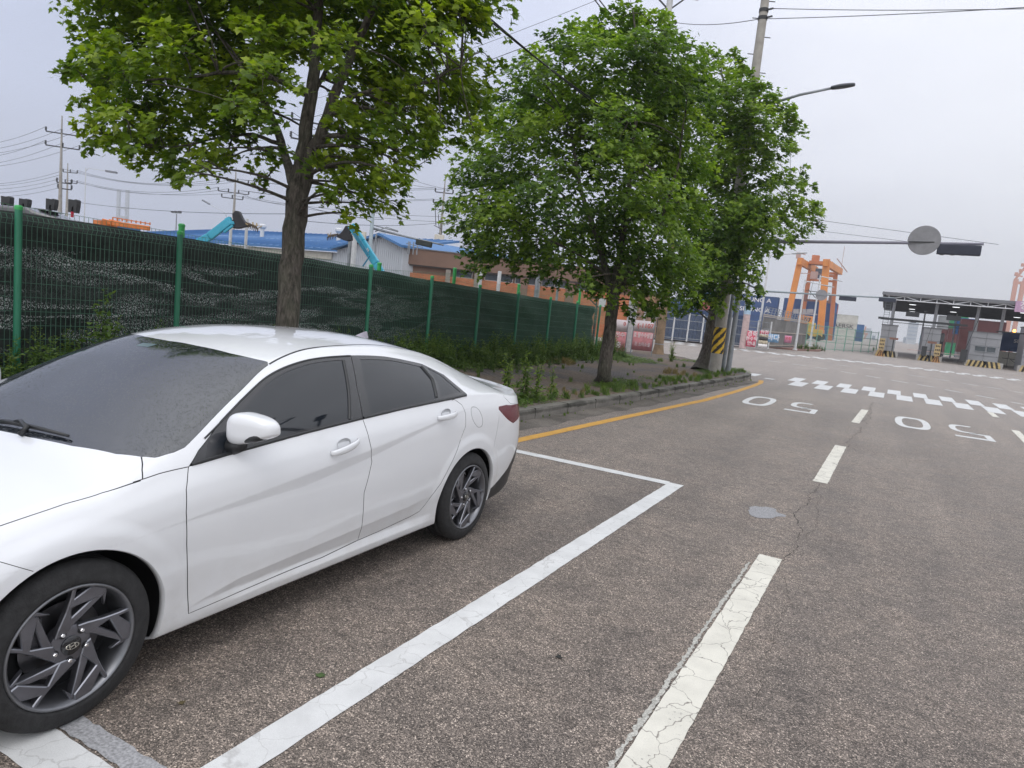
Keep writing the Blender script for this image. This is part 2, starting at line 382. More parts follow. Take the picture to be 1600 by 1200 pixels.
gt = MB(); strip(gt, [(-.70, 1.2), (-.625, 5.2)], .022, z=.0035, jit=.009, step=.02)
tag(gt.build('worn_paint_edge', pm('worn_paint2', (.45, .44, .40), .9, var=.4, vs=150), recalc=False), kind='structure')
# digits 50, painted for the traffic coming towards us (so upside down from here)
def ring(b_, cx, cy, w, h, t, z=.004, n=40, tx=None):
    tx = tx or t
    def se(k, a, c):
        th = 2*PI*k/n; cx_, sy_ = math.cos(th), math.sin(th)
        return (math.copysign(abs(cx_)**.55, cx_)*a, math.copysign(abs(sy_)**.8, sy_)*c)
    vs = []
    for k_ in range(n):
        o = se(k_, w/2, h/2); i_ = se(k_, w/2-tx, h/2-t)
        vs += [(cx+o[0], cy+o[1], z), (cx+i_[0], cy+i_[1], z)]
    b_.add(vs, [(2*k_, (2*k_+2) % (2*n), (2*k_+3) % (2*n), 2*k_+1) for k_ in range(n)])
def five(b_, cx, cy, w, h, z=.004):
    # seen from the camera side it is rotated half a turn: bar at the near end, bowl at the far end
    t = .24; tx = .12
    P_ = []
    def q(x0, y0, x1, y1): b_.add([(cx+x0, cy+y0, z), (cx+x1, cy+y0, z), (cx+x1, cy+y1, z), (cx+x0, cy+y1, z)], [(0, 1, 2, 3)])
    q(-w/2, -h/2, w/2-tx-.004, -h/2+.22)          # near bar
    q(w/2-tx, -h/2, w/2, -h/2+.95)               # upright at right
    # bowl
    pts_o = [(w/2-tx, -h/2+.95-.0), (w/2, -h/2+.95), (w/2, -h/2+.955)]
    n = 18; vo_ = []
    for i in range(n+1):
        th = math.radians(-78+ (i/n)*-205)
        ax, ay = w/2, (h-.85)/2
        c0 = (cx, cy+h/2-ay)
        ce, se_ = math.cos(th), math.sin(th)
        f = lambda v_, e_: math.copysign(abs(v_)**e_, v_)
        vo_ += [(c0[0]-0+f(ce, .6)*ax, c0[1]+f(se_, .8)*ay, z), (c0[0]+f(ce, .6)*(ax-tx), c0[1]+f(se_, .8)*(ay-.2), z)]
    b_.add(vo_, [(2*i, 2*i+2, 2*i+3, 2*i+1) for i in range(n)])
    q(-w/2*.1, -h/2+.77, w/2-tx-.004, -h/2+.95)
b_ = MB(); ring(b_, -2.32, 16.86, .62, 2.15, .27, tx=.125); five(b_, -1.36, 16.88, .62, 2.15)
ring(b_, .80, 17.05, .66, 2.2, .27, tx=.135); five(b_, 1.83, 16.93, .66, 2.3)
tag(b_.build('speed_limit_marking', white_paint, recalc=False), kind='structure')
# chequered lines on both sides of the junction
b_ = MB()
def cell(x, y, w, h, sh=.03):
    b_.add([(x, y, .004), (x+w, y, .004), (x+w+sh, y+h, .004), (x+sh, y+h, .004)], [(0, 1, 2, 3)])
for i in range(22):
    x = -2.43+.755*i
    cell(x, 23.05+.01*i, .42, 2.02)
    cell(x-.235, 25.10+.02*i, .385, 2.0)
cell(-4.03, 25.0, .32, 1.3); cell(-3.35, 24.45, .30, .35)
for i in range(42):
    x = -14.5+.9*i; y = 47.6+min(max((x+8)/8, 0), 1)*4.3 if x < 0 else 51.9
    cell(x, y, .46, 1.5); cell(x+.45, y+1.52, .46, 1.5)
tag(b_.build('chequered_marking', white_paint, recalc=False), kind='structure')
b_ = MB()
gl = [(-5.1, 38.05), (-4.44, 37.7), (-3.86, 37.6), (-3.2, 37.3), (-2.76, 37.0), (-2.19, 36.8), (-1.55, 36.0), (-.85, 35.4), (-.47, 35.0), (.12, 34.4), (.55, 33.9), (1.17, 33.2), (1.51, 33.05), (2.06, 32.5), (2.4, 31.8), (2.9, 31.2), (3.3, 30.6), (3.8, 29.9), (4.2, 29.2), (4.7, 28.5)]
for i in range(0, len(gl), 2): strip(b_, [gl[i], gl[i+1]], .13, step=1)
gl2 = [(x+3.0, y+5.5) for x, y in gl]
for i in range(0, len(gl2), 2): strip(b_, [gl2[i], gl2[i+1]], .12, step=1)
for i in range(12): strip(b_, [(-18+1.9*i, 57.5-.3*i), (-17+1.9*i, 57.35-.3*i)], .12, step=1)
for i in range(9): cell(-15+.95*i-3, 40.5-.2*i+6.5, .55, 1.2)
tag(b_.build('guide_marking', white_paint, recalc=False), kind='structure')
# yellow line towards the toll lanes
b_ = MB(); strip(b_, [(9.0, 64), (30, 66)], .15, step=2)
tag(b_.build('yellow_far_marking', yellow_paint, recalc=False), kind='structure')
# cracks in the asphalt and a pale patch
def wig(pts, w, amp, step=.05, seed=1):
    r_ = random.Random(seed); P = resample(pts, step); out = []; o = 0
    for p in P:
        o = o*.75+r_.uniform(-amp, amp); out.append((p[0]+o, p[1]+r_.uniform(-amp, amp)*.4))
    return out
b_ = MB()
def crack(pts, w, amp, seed):
    P = wig(pts, w, amp, .045, seed); r_ = random.Random(seed+5)
    A = offset_line(P, .5); n_ = len(P); vs = []
    for i, p in enumerate(P):
        ww = w*.55*r_.uniform(.15, 1.0)*(1 if 0 < i < n_-1 else 0)
        t = Vector((A[i][0]-p[0], A[i][1]-p[1]))*2
        vs += [(p[0]+t.x*ww/2, p[1]+t.y*ww/2, .002), (p[0]-t.x*ww/2, p[1]-t.y*ww/2, .002)]
    b_.add(vs, [(2*i+1, 2*i+3, 2*i+2, 2*i) for i in range(n_-1)])
crack([(-.40, 8.6), (-.44, 7.6), (-.50, 6.9), (-.40, 6.3), (-.36, 5.8), (-.42, 5.2)], .016, .022, 1)
crack([(-.36, 8.1), (-.33, 7.2), (-.30, 6.7), (-.36, 6.2)], .010, .018, 2)
crack([(-.42, 5.3), (-.30, 4.6), (-.34, 3.8), (-.26, 3.0)], .006, .022, 3)
crack([(-.12, 14.9), (-.25, 12.5), (-.16, 11.6)], .02, .03, 4)
crack([(-.03, 21), (.0, 18.8), (-.08, 15.5)], .03, .04, 5)
crack([(-.25, 4.9), (.1, 4.7), (.35, 4.9)], .007, .02, 6)
crack([(-3.3, 11.0), (-2.4, 11.4), (-1.5, 11.1)], .02, .03, 7)
crack([(-9.5, 33.5), (-5, 32.0), (-2.5, 33.5), (0, 37)], .06, .1, 8)
crack([(-7.5, 31.5), (-4, 31), (-1, 29.5)], .05, .1, 9)
tag(b_.build('road_crack', pm('crack_dark', (.045, .040, .036), .95), recalc=False), kind='structure')
b_ = MB(); r_ = random.Random(2); pc = gnd(1195, 801); vs = [(pc[0], pc[1], .003)]
for i in range(22):
    th = 2*PI*i/22; rr_ = 1+r_.uniform(-.22, .22); vs.append((pc[0]+math.cos(th)*.155*rr_, pc[1]+math.sin(th)*.21*rr_, .003))
b_.add(vs, [(0, i+1, (i+1) % 22+1) for i in range(22)])
tag(b_.build('asphalt_patch', pm('patch_grey', (.31, .31, .32), .8, var=.35, vs=120, bump=.5, bs=200), recalc=False), kind='structure')
# dry gutter silt between the kerb and the road
b_ = MB(); P_ = [p for p in KLr if 2 < p[1] < 23]; Q_ = offset_line(P_, -.42); vs = []
r_ = random.Random(5)
for p, q in zip(P_, Q_): vs += [(p[0]-.01, p[1], .0025), (q[0]+r_.uniform(-.05, .05), q[1], .0025)]
b_.add(vs, [(2*i, 2*i+1, 2*i+3, 2*i+2) for i in range(len(P_)-1)])
def silt_mat():
    m, n, b = newmat('gutter_silt'); tcn = n.n('ShaderNodeTexCoord'); v = tcn.outputs['Object']
    c = n.ramp(n.noise(v, 70, 6, .8), (.3, (.055, .048, .042)), (.5, (.13, .115, .10)), (.68, (.27, .245, .21)))
    c = n.mix(1, c, n.ramp(n.noise(v, 1.6, 5, .6), (.35, .55), (.65, 1.25)), 'MULTIPLY')
    n.ln(c, b.inputs['Base Color']); b.inputs['Roughness'].default_value = .95
    bp = n.n('ShaderNodeBump'); bp.inputs['Strength'].default_value = .8; n.ln(n.noise(v, 90, 5, .7), bp.inputs['Height']); bp.inputs['Distance'].default_value = .01; n.ln(bp.outputs[0], b.inputs['Normal']); return m
tag(b_.build('gutter', silt_mat(), recalc=False), kind='structure')
# ------------------------------------------------------------------ the parked car: body surface S(u, v)
# u = metres behind the front axle, v = 0 sill .. 1 roof rail / hood edge .. 2 centre line
XC,YF=-3.335,1.40
def pch(x,xs,ys):
    # monotone-ish cubic (pchip) interpolation, vectorised
    xs=np.asarray(xs,float);ys=np.asarray(ys,float);x=np.clip(np.asarray(x,float),xs[0],xs[-1])
    h=np.diff(xs);d=np.diff(ys)/h;m=np.zeros_like(ys)
    m[0]=d[0];m[-1]=d[-1]
    w1=2*h[1:]+h[:-1];w2=h[1:]+2*h[:-1]
    ok=d[:-1]*d[1:]>0
    dd=np.where(ok,(w1+w2)/(w1/np.where(ok,d[:-1],1)+w2/np.where(ok,d[1:],1)),0)
    m[1:-1]=dd
    i=np.clip(np.searchsorted(xs,x)-1,0,len(h)-1)
    t=(x-xs[i])/h[i]
    return (2*t**3-3*t**2+1)*ys[i]+(t**3-2*t**2+t)*h[i]*m[i]+(-2*t**3+3*t**2)*ys[i+1]+(t**3-t**2)*h[i]*m[i+1]
def cat(x,xs,ys):
    xs=np.asarray(xs,float);ys=np.asarray(ys,float);x=np.clip(np.asarray(x,float),xs[0],xs[-1])
    h=np.diff(xs);d=np.diff(ys)/h;m=np.zeros_like(ys);m[0]=d[0];m[-1]=d[-1]
    m[1:-1]=(d[:-1]*h[1:]+d[1:]*h[:-1])/(h[:-1]+h[1:])
    i=np.clip(np.searchsorted(xs,x)-1,0,len(h)-1);t=(x-xs[i])/h[i]
    return (2*t**3-3*t**2+1)*ys[i]+(t**3-2*t**2+t)*h[i]*m[i]+(-2*t**3+3*t**2)*ys[i+1]+(t**3-t**2)*h[i]*m[i+1]
U0,U1=-.90,3.79
ZC=([-.90,-.80,-.6,-.3,0,.10,.18,.35,.7,1.0,1.25,1.6,2.0,2.4,2.8,3.1,3.3,3.5,3.68,3.79],
    [.60,.67,.76,.86,.925,.945,.97,1.08,1.27,1.365,1.395,1.412,1.405,1.365,1.27,1.165,1.10,1.065,1.055,1.02])
WE=([-.90,-.6,-.3,0,.15,.26,.40,.55,.8,1.1,1.3,1.7,2.2,2.6,3.0,3.3,3.5,3.79],
    [.60,.70,.765,.805,.812,.805,.785,.755,.69,.612,.59,.588,.58,.57,.60,.66,.70,.70])
ZE=([-.90,-.6,-.3,0,.15,.26,.40,.55,.8,1.1,1.3,1.7,2.2,2.6,3.0,3.3,3.5,3.79],
    [.55,.69,.785,.838,.865,.905,.962,1.022,1.137,1.277,1.328,1.358,1.338,1.278,1.148,1.045,1.01,.98])
ZB=([-.90,-.5,.2,.4,2.3,2.6,3.2,3.5,3.79],[.16,.17,.165,.165,.165,.18,.22,.28,.32])
# side section : fraction position knots (absolute heights) -> half width at mid car
SZ=[.14,.165,.19,.255,.34,.50,.66,.78,.88,.98]
SW=[.78,.80,.866,.880,.886,.904,.9125,.908,.893,.852]
def plan(u):
    u=np.asarray(u,float)
    f=np.clip((-u-.1)/.80,0,1);r=np.clip((u-2.75)/1.04,0,1)
    return (1-.36*f**3.0)*(1-.045*r**1.5-.30*r**7)
def zfrac(u,v):
    return pch(u,*ZB)+(cat(u,*ZE)-pch(u,*ZB))*v
def belt(u): return np.interp(u,[-.9,.2,.51,1.6,2.68,3.2,3.79],[.60,.84,.895,.985,1.045,1.02,.97])
def raw(u,v):
    u,v=np.broadcast_arrays(np.asarray(u,float),np.asarray(v,float))
    ze=cat(u,*ZE);we=cat(u,*WE)*1.0;zb=pch(u,*ZB)
    vs=np.clip(v,0,1);z=zb+(ze-zb)*vs
    # side width: body section up to the shoulder, then straight lean to the rail
    pl=plan(u);bt=np.minimum(belt(u),ze-.02)
    # compress the section heights where the deck is low (hood/nose)
    zq=np.where(z<.5,z,.5+(z-.5)*(.48/np.maximum(bt-.5,.08)))
    wb=pch(zq,SZ,SW)*pl
    wbt=SW[-1]*pl
    t=np.clip((z-bt)/np.maximum(ze-bt,.02),0,1)
    bow=.018*4*t*(1-t)*np.clip((ze-bt)/.25,0,1)
    ws=np.where(z<=bt,wb,wbt+(np.minimum(we,wbt)-wbt)*t+bow)
    x=ws
    # top
    tt=np.clip(v-1,0,1);q=1-tt  # q: x/we
    zc=pch(u,*ZC)
    xt=np.minimum(we,wbt)*q;zt=ze+(zc-ze)*(1-q**2.3)
    x=np.where(v>1,xt,x);z=np.where(v>1,zt,z)
    r=np.clip((u-3.2)/.59,0,1)**1.5;fr=np.clip((-u-.5)/.4,0,1)**1.5
    dz=np.interp(z,[.2,.34,.46,.6,.8,.92,1.0,1.06],[-.20,-.10,-.01,0,-.03,-.05,.0,.0])
    return x,u+r*dz,z
# creases: triangulated offset net (u,z,offset)
def crease(u,z):
    o=np.zeros(np.broadcast(u,z).shape)
    # upper undercut band : top edge line T(u), bottom edge line B(u)
    T=np.interp(u,[.20,.42,1.56,2.40,2.75],[.665,.685,.812,.925,.97])
    B=np.interp(u,[.20,.42,1.12,1.56,2.40,2.75],[.664,.680,.700,.765,.915,.97])
    h=np.maximum(T-B,.002)
    d=.20*h
    w=np.clip((T-z)/h,0,1)
    o-=d*w*np.clip((z-(B-.30))/.30,0,1)       # recess below the edge, fading downwards
    o+=.05*h*np.clip(1-(z-T)/.14,0,1)*(z>=T)+.05*h*(z<T)*np.clip(1-(T-z)/.14,0,1)
    # lower crease: band above the sill
    L=np.interp(u,[.35,.75,1.5,2.0,2.35],[.25,.330,.365,.39,.42])
    s2=np.clip((u-.38)/.4,0,1)*np.clip((2.35-u)/.3,0,1)
    w2=np.clip((L-z)/np.maximum(L-.285,.01),0,1)*np.clip((z-.235)/.045,0,1)
    o-=.020*s2*w2*np.clip((L-.27)/.08,0,1)
    o+=.005*s2*np.clip(1-np.abs(z-L)/.15,0,1)*np.clip((L-.27)/.08,0,1)
    # wheel arch flares
    for uc,k in ((0,1),(2.72,1)):
        r=np.hypot(u-uc,z-.31)
        t_=np.clip((.475-r)/.07,0,1); o+=.009*t_*t_*(3-2*t_)*np.clip((z-.25)/.15,0,1)
    # rear haunch wedge towards the tail lamp
    return o
def surf(u,v):
    u,v=np.broadcast_arrays(np.asarray(u,float),np.asarray(v,float))
    # rounding kernel near v=1
    rad=.035
    acc=0
    n=5
    xs=ys=zs=0
    k=np.clip(1-np.abs(v-1)/.10,0,1)*.07
    for i in range(-n,n+1):
        x,y,z=raw(u,v+k*i/n)
        xs=xs+x;ys=ys+y;zs=zs+z
    m=2*n+1
    x,y,z=xs/m,ys/m,zs/m
    x=x+np.where(v<=1,crease(u,z),0)
    return np.stack([XC+x,YF+y,z],-1)
ZC0 = 1.36
car = empty('parked_car', (XC, YF+1.36, 0), 'white four-door sedan with dark tinted windows parked in the marked bay by the kerb', 'car')
def paint():
    m, n, b = newmat('white_car_paint'); b.inputs['Base Color'].default_value = (.80, .81, .83, 1); b.inputs['Roughness'].default_value = .32
    b.inputs['Coat Weight'].default_value = 1.0; b.inputs['Coat Roughness'].default_value = .02; b.inputs['Specular IOR Level'].default_value = .5
    tcn = n.n('ShaderNodeTexCoord')
    f = n.noise(tcn.outputs['Object'], 1.7, 5, .6)
    sx_ = n.n('ShaderNodeSeparateXYZ'); n.ln(tcn.outputs['Object'], sx_.inputs[0])
    low_tone = n.m('MULTIPLY', n.ramp(sx_.outputs[2], (.18, 1.0), (.62, 0.0)), n.ramp(n.noise(tcn.outputs['Object'], 7, 6, .7), (.35, .1), (.75, .55)))
    n.ln(n.mix(low_tone, n.ramp(f, (.35, (.69, .702, .727)), (.65, (.725, .737, .757))), (.52, .50, .47)), b.inputs['Base Color'])  # mottled greyer tone, stronger towards the sills
    bp = n.n('ShaderNodeBump'); bp.inputs['Strength'].default_value = .03; bp.inputs['Distance'].default_value = .01
    n.ln(n.noise(tcn.outputs['Object'], 9, 2, .4), bp.inputs['Height']); n.ln(bp.outputs[0], b.inputs['Coat Normal'])
    return m
def glass(name, drops):
    m, n, b = newmat(name); tcn = n.n('ShaderNodeTexCoord'); v = tcn.outputs['Object']
    b.inputs['Base Color'].default_value = (.008, .011, .016, 1); b.inputs['Roughness'].default_value = .03
    b.inputs['Specular IOR Level'].default_value = .5; b.inputs['IOR'].default_value = 1.64
    if drops:
        vo = n.n('ShaderNodeTexVoronoi'); vo.inputs['Scale'].default_value = 150; n.ln(v, vo.inputs['Vector'])
        sc_ = n.n('ShaderNodeSeparateColor'); n.ln(vo.outputs['Color'], sc_.inputs[0])
        big = n.noise(v, 3, 3, .5)
        on = n.m('LESS_THAN', sc_.outputs[0], n.m('MULTIPLY_ADD', big, .9) if False else n.m('MULTIPLY', big, 1.0))
        d = n.m('MULTIPLY', n.ramp(vo.outputs['Distance'], (.10, 1.0), (.42, 0.0)), on)
        bp = n.n('ShaderNodeBump'); bp.inputs['Strength'].default_value = .6; bp.inputs['Distance'].default_value = .004
        n.ln(d, bp.inputs['Height']); n.ln(bp.outputs[0], b.inputs['Normal'])
        n.ln(n.ramp(n.noise(v, 4, 4, .6), (.3, .05), (.7, .12)), b.inputs['Roughness'])
    return m
PAINT = paint(); GLASS = glass('tinted_glass', False); WSG = glass('wet_windscreen_glass', True); WSG.node_tree.nodes['Principled BSDF'].inputs['IOR'].default_value = 2.15
TRIM = pm('black_trim', (.018, .019, .021), .38, var=.1)
GLOSS = pm('gloss_black', (.012, .013, .016), .12, var=.1, coat=.6)
RUBBER = pm('tyre_rubber', (.022, .022, .023), .82, var=.3, vs=30, bump=.25, bs=120)
SEAM = pm('panel_gap_dark', (.012, .012, .014), .8)
CAVE = pm('wheel_well_plastic', (.014, .015, .017), .85)
REDL = pm('red_lamp_lens', (.115, .004, .014), .22, var=.1, coat=.25)
SU, SV1, SV2 = 1.0, 1.15, .65
def toU(u, v): return np.stack([np.asarray(u)*SU, np.where(np.asarray(v) <= 1, np.asarray(v)*SV1, SV1+(np.asarray(v)-1)*SV2)], -1)
def vz(u, z): return (z-pch(u, *ZB))/(cat(u, *ZE)-pch(u, *ZB))
def smooth_poly(pts, it=2, closed=False):
    P = [np.array(p, float) for p in pts]
    for _ in range(it):
        Q = [] if closed else [P[0]]
        rngi = range(len(P)) if closed else range(len(P)-1)
        for i in rngi:
            a, c = P[i], P[(i+1) % len(P)]
            Q += [a*.75+c*.25, a*.25+c*.75]
        if not closed: Q.append(P[-1])
        P = Q
    return [tuple(p) for p in P]
def dens(pts, step=.02, closed=True):
    out = []; n_ = len(pts)
    for i in range(n_ if closed else n_-1):
        a, c = np.array(pts[i], float), np.array(pts[(i+1) % n_], float)
        k_ = max(1, int(np.linalg.norm(c-a)/step)); out += [tuple(a+(c-a)*j/k_) for j in range(k_)]
    if not closed: out.append(tuple(pts[-1]))
    return out
def inpoly(P, poly):
    x, y = P[:, 0], P[:, 1]; r = np.zeros(len(P), bool); q = np.array(poly)
    x0, y0 = q[:, 0], q[:, 1]; x1, y1 = np.roll(x0, -1), np.roll(y0, -1)
    for a, b_, c, d in zip(x0, y0, x1, y1):
        if b_ == d: continue
        cnd = ((b_ > y) != (d > y)) & (x < (c-a)*(y-b_)/(d-b_)+a); r ^= cnd
    return r
# --- outlines in (u, v)
wsb = [(.133, 2.0), (.139, 1.895), (.163, 1.678), (.212, 1.396), (.276, 1.154), (.330, 1.041), (.385, .990), (.45, .966), (.50, .958), (.555, .966), (.672, .982), (.812, .996), (.955, 1.003), (1.105, 1.015)]
wst = [(1.117, 1.035), (1.083, 1.121), (1.015, 1.317), (.945, 1.594), (.905, 1.85), (.900, 2.0)]
BZ = lambda u: float(np.interp(u, [.484, .70, .94, 1.24, 1.58, 1.96, 2.45, 2.66], [.893, .915, .936, .960, .984, 1.006, 1.026, 1.036]))
bv = lambda u, d=0.0: (u, float(vz(u, BZ(u)+d)))
dlo = [(.484, .880), (.552, .915), (.709, .953), (.853, .966), (1.016, .969), (1.211, .969), (1.407, .967), (1.690, .965), (2.014, .957), (2.376, .938), (2.556, .898), (2.672, .806)]+[bv(u) for u in (2.66, 2.55, 2.45, 2.3, 2.1, 1.96, 1.8, 1.7, 1.580, 1.45, 1.35, 1.24, 1.1, 1.0, .94, .85, .76, .70, .62, .55)]
fgl = [(.600, .885), (.757, .925), (1.004, .944), (1.208, .948), (1.390, .948), (1.615, .947), (1.540, .80), (1.478, .702)]+[bv(u, .022) for u in (1.47, 1.35, 1.24, 1.1, 1.0, .94, .85, .76)]
rgl = [(1.760, .944), (2.044, .940), (2.330, .922), (2.365, .855), (2.305, .758)]+[bv(u, .020) for u in (2.28, 2.1, 1.96, 1.8, 1.66)]+[(1.69, .83)]
qgl = [(2.405, .922), (2.515, .893), (2.615, .808), (2.37, .768), (2.415, .844)]
def arch_poly(uc, r, n_=48):
    out = []
    for i in range(n_+1):
        th = math.radians(-35+250*i/n_); u = uc+r*math.cos(th)*1.03; z = .31+r*math.sin(th)
        out.append((u, float(np.clip(vz(u, max(z, .05)), -.05, 1))))
    out += [(uc-r*.86, -.06), (uc+r*.86, -.06)]
    return out
archf, archr = arch_poly(0, .362), arch_poly(2.72, .358)
df = [(.484, .878), (.448, .794), (.439, .687), (.447, .512), (.475, .264), (.495, .100), (.711, .095), (.975, .090), (1.307, .084), (1.600, .096)]
dm = [(1.600, .096), (1.585, .22), (1.572, .346), (1.600, .42), (1.622, .487), (1.592, .60), (1.580, .690), (1.624, .827), (1.700, .966)]
dfront = df+dm[1:]+[p for p in dlo[::-1] if p[0] < 1.69 and p[1] > .87][:-1]
dr = [(1.773, .100), (2.077, .120), (2.169, .135), (2.215, .165), (2.345, .278), (2.502, .462), (2.598, .604), (2.602, .680), (2.575, .73), (2.50, .760)]
drear = dm+[(2.014, .957), (2.376, .938), (2.556, .898), (2.672, .806), (2.661, .788), (2.56, .77)]+dr[::-1]
fuel = smooth_poly([(2.681, .731), (2.773, .734), (2.826, .675), (2.831, .617), (2.769, .595), (2.703, .629), (2.671, .681)], 2, True)
tail = [(3.085, .795), (3.216, .838), (3.40, .86), (3.62, .87), (3.79, .87), (3.79, .80), (3.62, .77), (3.46, .70), (3.343, .672), (3.25, .70), (3.157, .735), (3.080, .770)]
diff = [(3.80, .52), (3.62, .43), (3.50, .37), (3.36, .20), (3.20, .13), (3.03, .075), (3.03, -.02), (3.80, -.02)]
hood = [(-.78, 2.0), (-.78, 1.5), (-.74, 1.15), (-.62, 1.0), (-.5, .985), (-.195, .984), (-.098, .990), (.006, .994), (.138, .986), (.280, .945)]+[(.286, .963), (.304, .990), (.318, 1.020), (.330, 1.041), (.276, 1.154), (.212, 1.396), (.163, 1.678), (.139, 1.895), (.133, 2.0)]
lid = [(3.05, 2.0), (3.07, 1.4), (3.09, 1.12), (3.14, .99), (3.22, .90), (3.30, .862), (3.79, .875), (3.80, 2.0)]
rearw = [(2.30, 2.0), (2.30, 1.5), (2.34, 1.22), (2.44, 1.10), (3.02, 1.16), (3.10, 1.35), (3.12, 2.0)]
headl = [(-.90, .97), (-.75, .99), (-.60, .965), (-.52, .93), (-.56, .86), (-.70, .80), (-.90, .80)]
bump = [(-.90, 2.0), (-.78, 2.0), (-.78, 1.5), (-.74, 1.15), (-.62, 1.0), (-.52, .93), (-.237, .847), (-.148, .745), (-.25, .6), (-.40, .3), (-.42, -.03), (-.92, -.03)]
regions = [('bumper', bump), ('bumper_rear', [(3.05, -.02), (3.05, .20), (3.02, .45), (3.08, .70), (3.16, .735), (3.34, .672), (3.46, .70), (3.62, .77), (3.80, .80), (3.80, -.02)]),
           ('hood', hood), ('trunk_lid', lid), ('rear_window', rearw), ('windscreen', wsb+wst), ('frame', dlo), ('door_front', dfront), ('door_rear', drear),
           ('dframe', dlo), ('glass_front', fgl), ('glass_rear', rgl), ('glass_quarter', qgl), ('fuel_flap', fuel), ('tail_lamp', tail), ('headlamp', headl), ('diffuser', diff)]
gaps = [(dfront, True, .0042), (dr[::-1]+dm[:1], False, .0038), ([(2.50, .760), (2.47, .752)], False, .0038), (fuel, True, .003),
        (hood[4:10], False, .0052), ([(.330, 1.041), (.304, .985), (.288, .945)], False, .0055), ([(-.64, .92), (-.4, .895), (-.237, .847), (-.148, .745)], False, .003),
        ([(.250, .957), (.36, .925), (.484, .880)], False, .0045),
        ([(3.03, 1.16), (3.09, 1.12), (3.14, .99), (3.22, .90), (3.30, .862), (3.5, .865)], False, .0035), ([(3.02, .45), (3.08, .70), (3.085, .76)], False, .002)]
verts2 = []; edges2 = []
def addpoly(pts, closed=True):
    b0 = len(verts2); P = toU([p[0] for p in pts], [p[1] for p in pts]); Pd = dens([tuple(p) for p in P], .016, closed)
    verts2.extend(Pd); n_ = len(Pd)
    edges2.extend([(b0+i, b0+(i+1) % n_) for i in range(n_ if closed else n_-1)]); return Pd
polys = [(nm, addpoly(p)) for nm, p in regions]
holes = [addpoly(archf), addpoly(archr)]
gapp = []
for pts, closed, w in gaps:
    P = [tuple(p) for p in toU([p[0] for p in pts], [p[1] for p in pts])]
    if closed: P = P+[P[0]]
    P = dens(P, .02, False); A = offset_line(P, w/2); B = offset_line(P, -w/2)
    if closed:
        pass
    q = A+B[::-1]; b0 = len(verts2); verts2.extend(q); n_ = len(q)
    edges2.extend([(b0+i, b0+(i+1) % n_) for i in range(n_)]); gapp.append((A, B))
# grid points
ug = np.arange(U0+.006, U1, .0135)
vgd = np.arange(.006, SV1+SV2-.003, .0135)
nu = len(ug)
gu, gv = np.meshgrid(ug, vgd, indexing='ij'); gp = np.stack([gu.ravel(), gv.ravel()], -1); gp += rng.uniform(-.0012, .0012, gp.shape)
# crease and outer border
for us in (np.linspace(.30, 2.7, 170),):
    for T_, s_ in ((([.20,.42,1.56,2.40,2.75],[.665,.685,.812,.925,.97]), (-.004, .004)), (([.20,.42,1.12,1.56,2.40,2.75],[.664,.680,.700,.765,.915,.97]), (-.004, .004)), (([.35,.75,1.5,2.0,2.35],[.25,.330,.365,.39,.42]), (-.004, .004))):
        zz = np.interp(us, *T_)
        for s in s_: gp = np.concatenate([gp, toU(us, vz(us, zz+s))])
for uc in (0, 2.72):
    for rr in np.arange(.372, .50, .0085):
        th = np.radians(np.linspace(-30, 210, int(rr*4.2/.0085))); gp = np.concatenate([gp, toU(uc+rr*np.cos(th), np.clip(vz(uc+rr*np.cos(th), .31+rr*np.sin(th)), .004, .995))])
nb = int((U1-U0)/.0135)
border = [(U0+(U1-U0)*i/nb, 0.0) for i in range(nb)]+[(U1, (SV1+SV2)*i/130) for i in range(130)]+[(U1-(U1-U0)*i/nb, SV1+SV2) for i in range(nb)]+[(U0, (SV1+SV2)*(1-i/130)) for i in range(130)]
b0 = len(verts2); verts2.extend(border); n_ = len(border); edges2.extend([(b0+i, b0+(i+1) % n_) for i in range(n_)])
allv = [Vector((float(p[0]), float(p[1]))) for p in verts2]+[Vector((float(p[0]), float(p[1]))) for p in gp]
V2, _, F2, _, _, _ = delaunay_2d_cdt(allv, edges2, [], 0, 1e-5)
V2 = np.array([[p.x, p.y] for p in V2]); F2 = np.array([f for f in F2 if len(f) == 3])
cen = V2[F2].mean(1)
inb = (cen[:, 0] > U0) & (cen[:, 0] < U1) & (cen[:, 1] > 0) & (cen[:, 1] < SV1+SV2)
hole = np.zeros(len(F2), bool)
for h in holes: hole |= inpoly(cen, h)
lab = np.zeros(len(F2), int); names = ['body']
for nm, p in polys:
    names.append(nm); r = inpoly(cen, p)
    if nm == 'dframe': r &= (lab == names.index('door_front')) | (lab == names.index('door_rear')) | (lab == names.index('frame'))
    lab[r] = len(names)-1
names.append('gap'); gi = len(names)-1
glassset = [names.index(x) for x in ('tail_lamp', 'headlamp')]
for A, B in gapp:
    q = A+B[::-1]
    for i in range(0, len(A)-1):
        quad = [A[i], A[i+1], B[i+1], B[i]]
        x0 = min(p[0] for p in quad)-.001; x1 = max(p[0] for p in quad)+.001; y0 = min(p[1] for p in quad)-.001; y1 = max(p[1] for p in quad)+.001
        idx = np.nonzero((cen[:, 0] > x0) & (cen[:, 0] < x1) & (cen[:, 1] > y0) & (cen[:, 1] < y1))[0]
        if len(idx):
            m_ = inpoly(cen[idx], quad); lab[idx[m_]] = gi
keep = inb & ~hole
F2 = F2[keep]; lab = lab[keep]
uu = V2[:, 0]; vv = np.where(V2[:, 1] <= SV1, V2[:, 1]/SV1, 1+(V2[:, 1]-SV1)/SV2); vv = np.clip(vv, 0, 2)
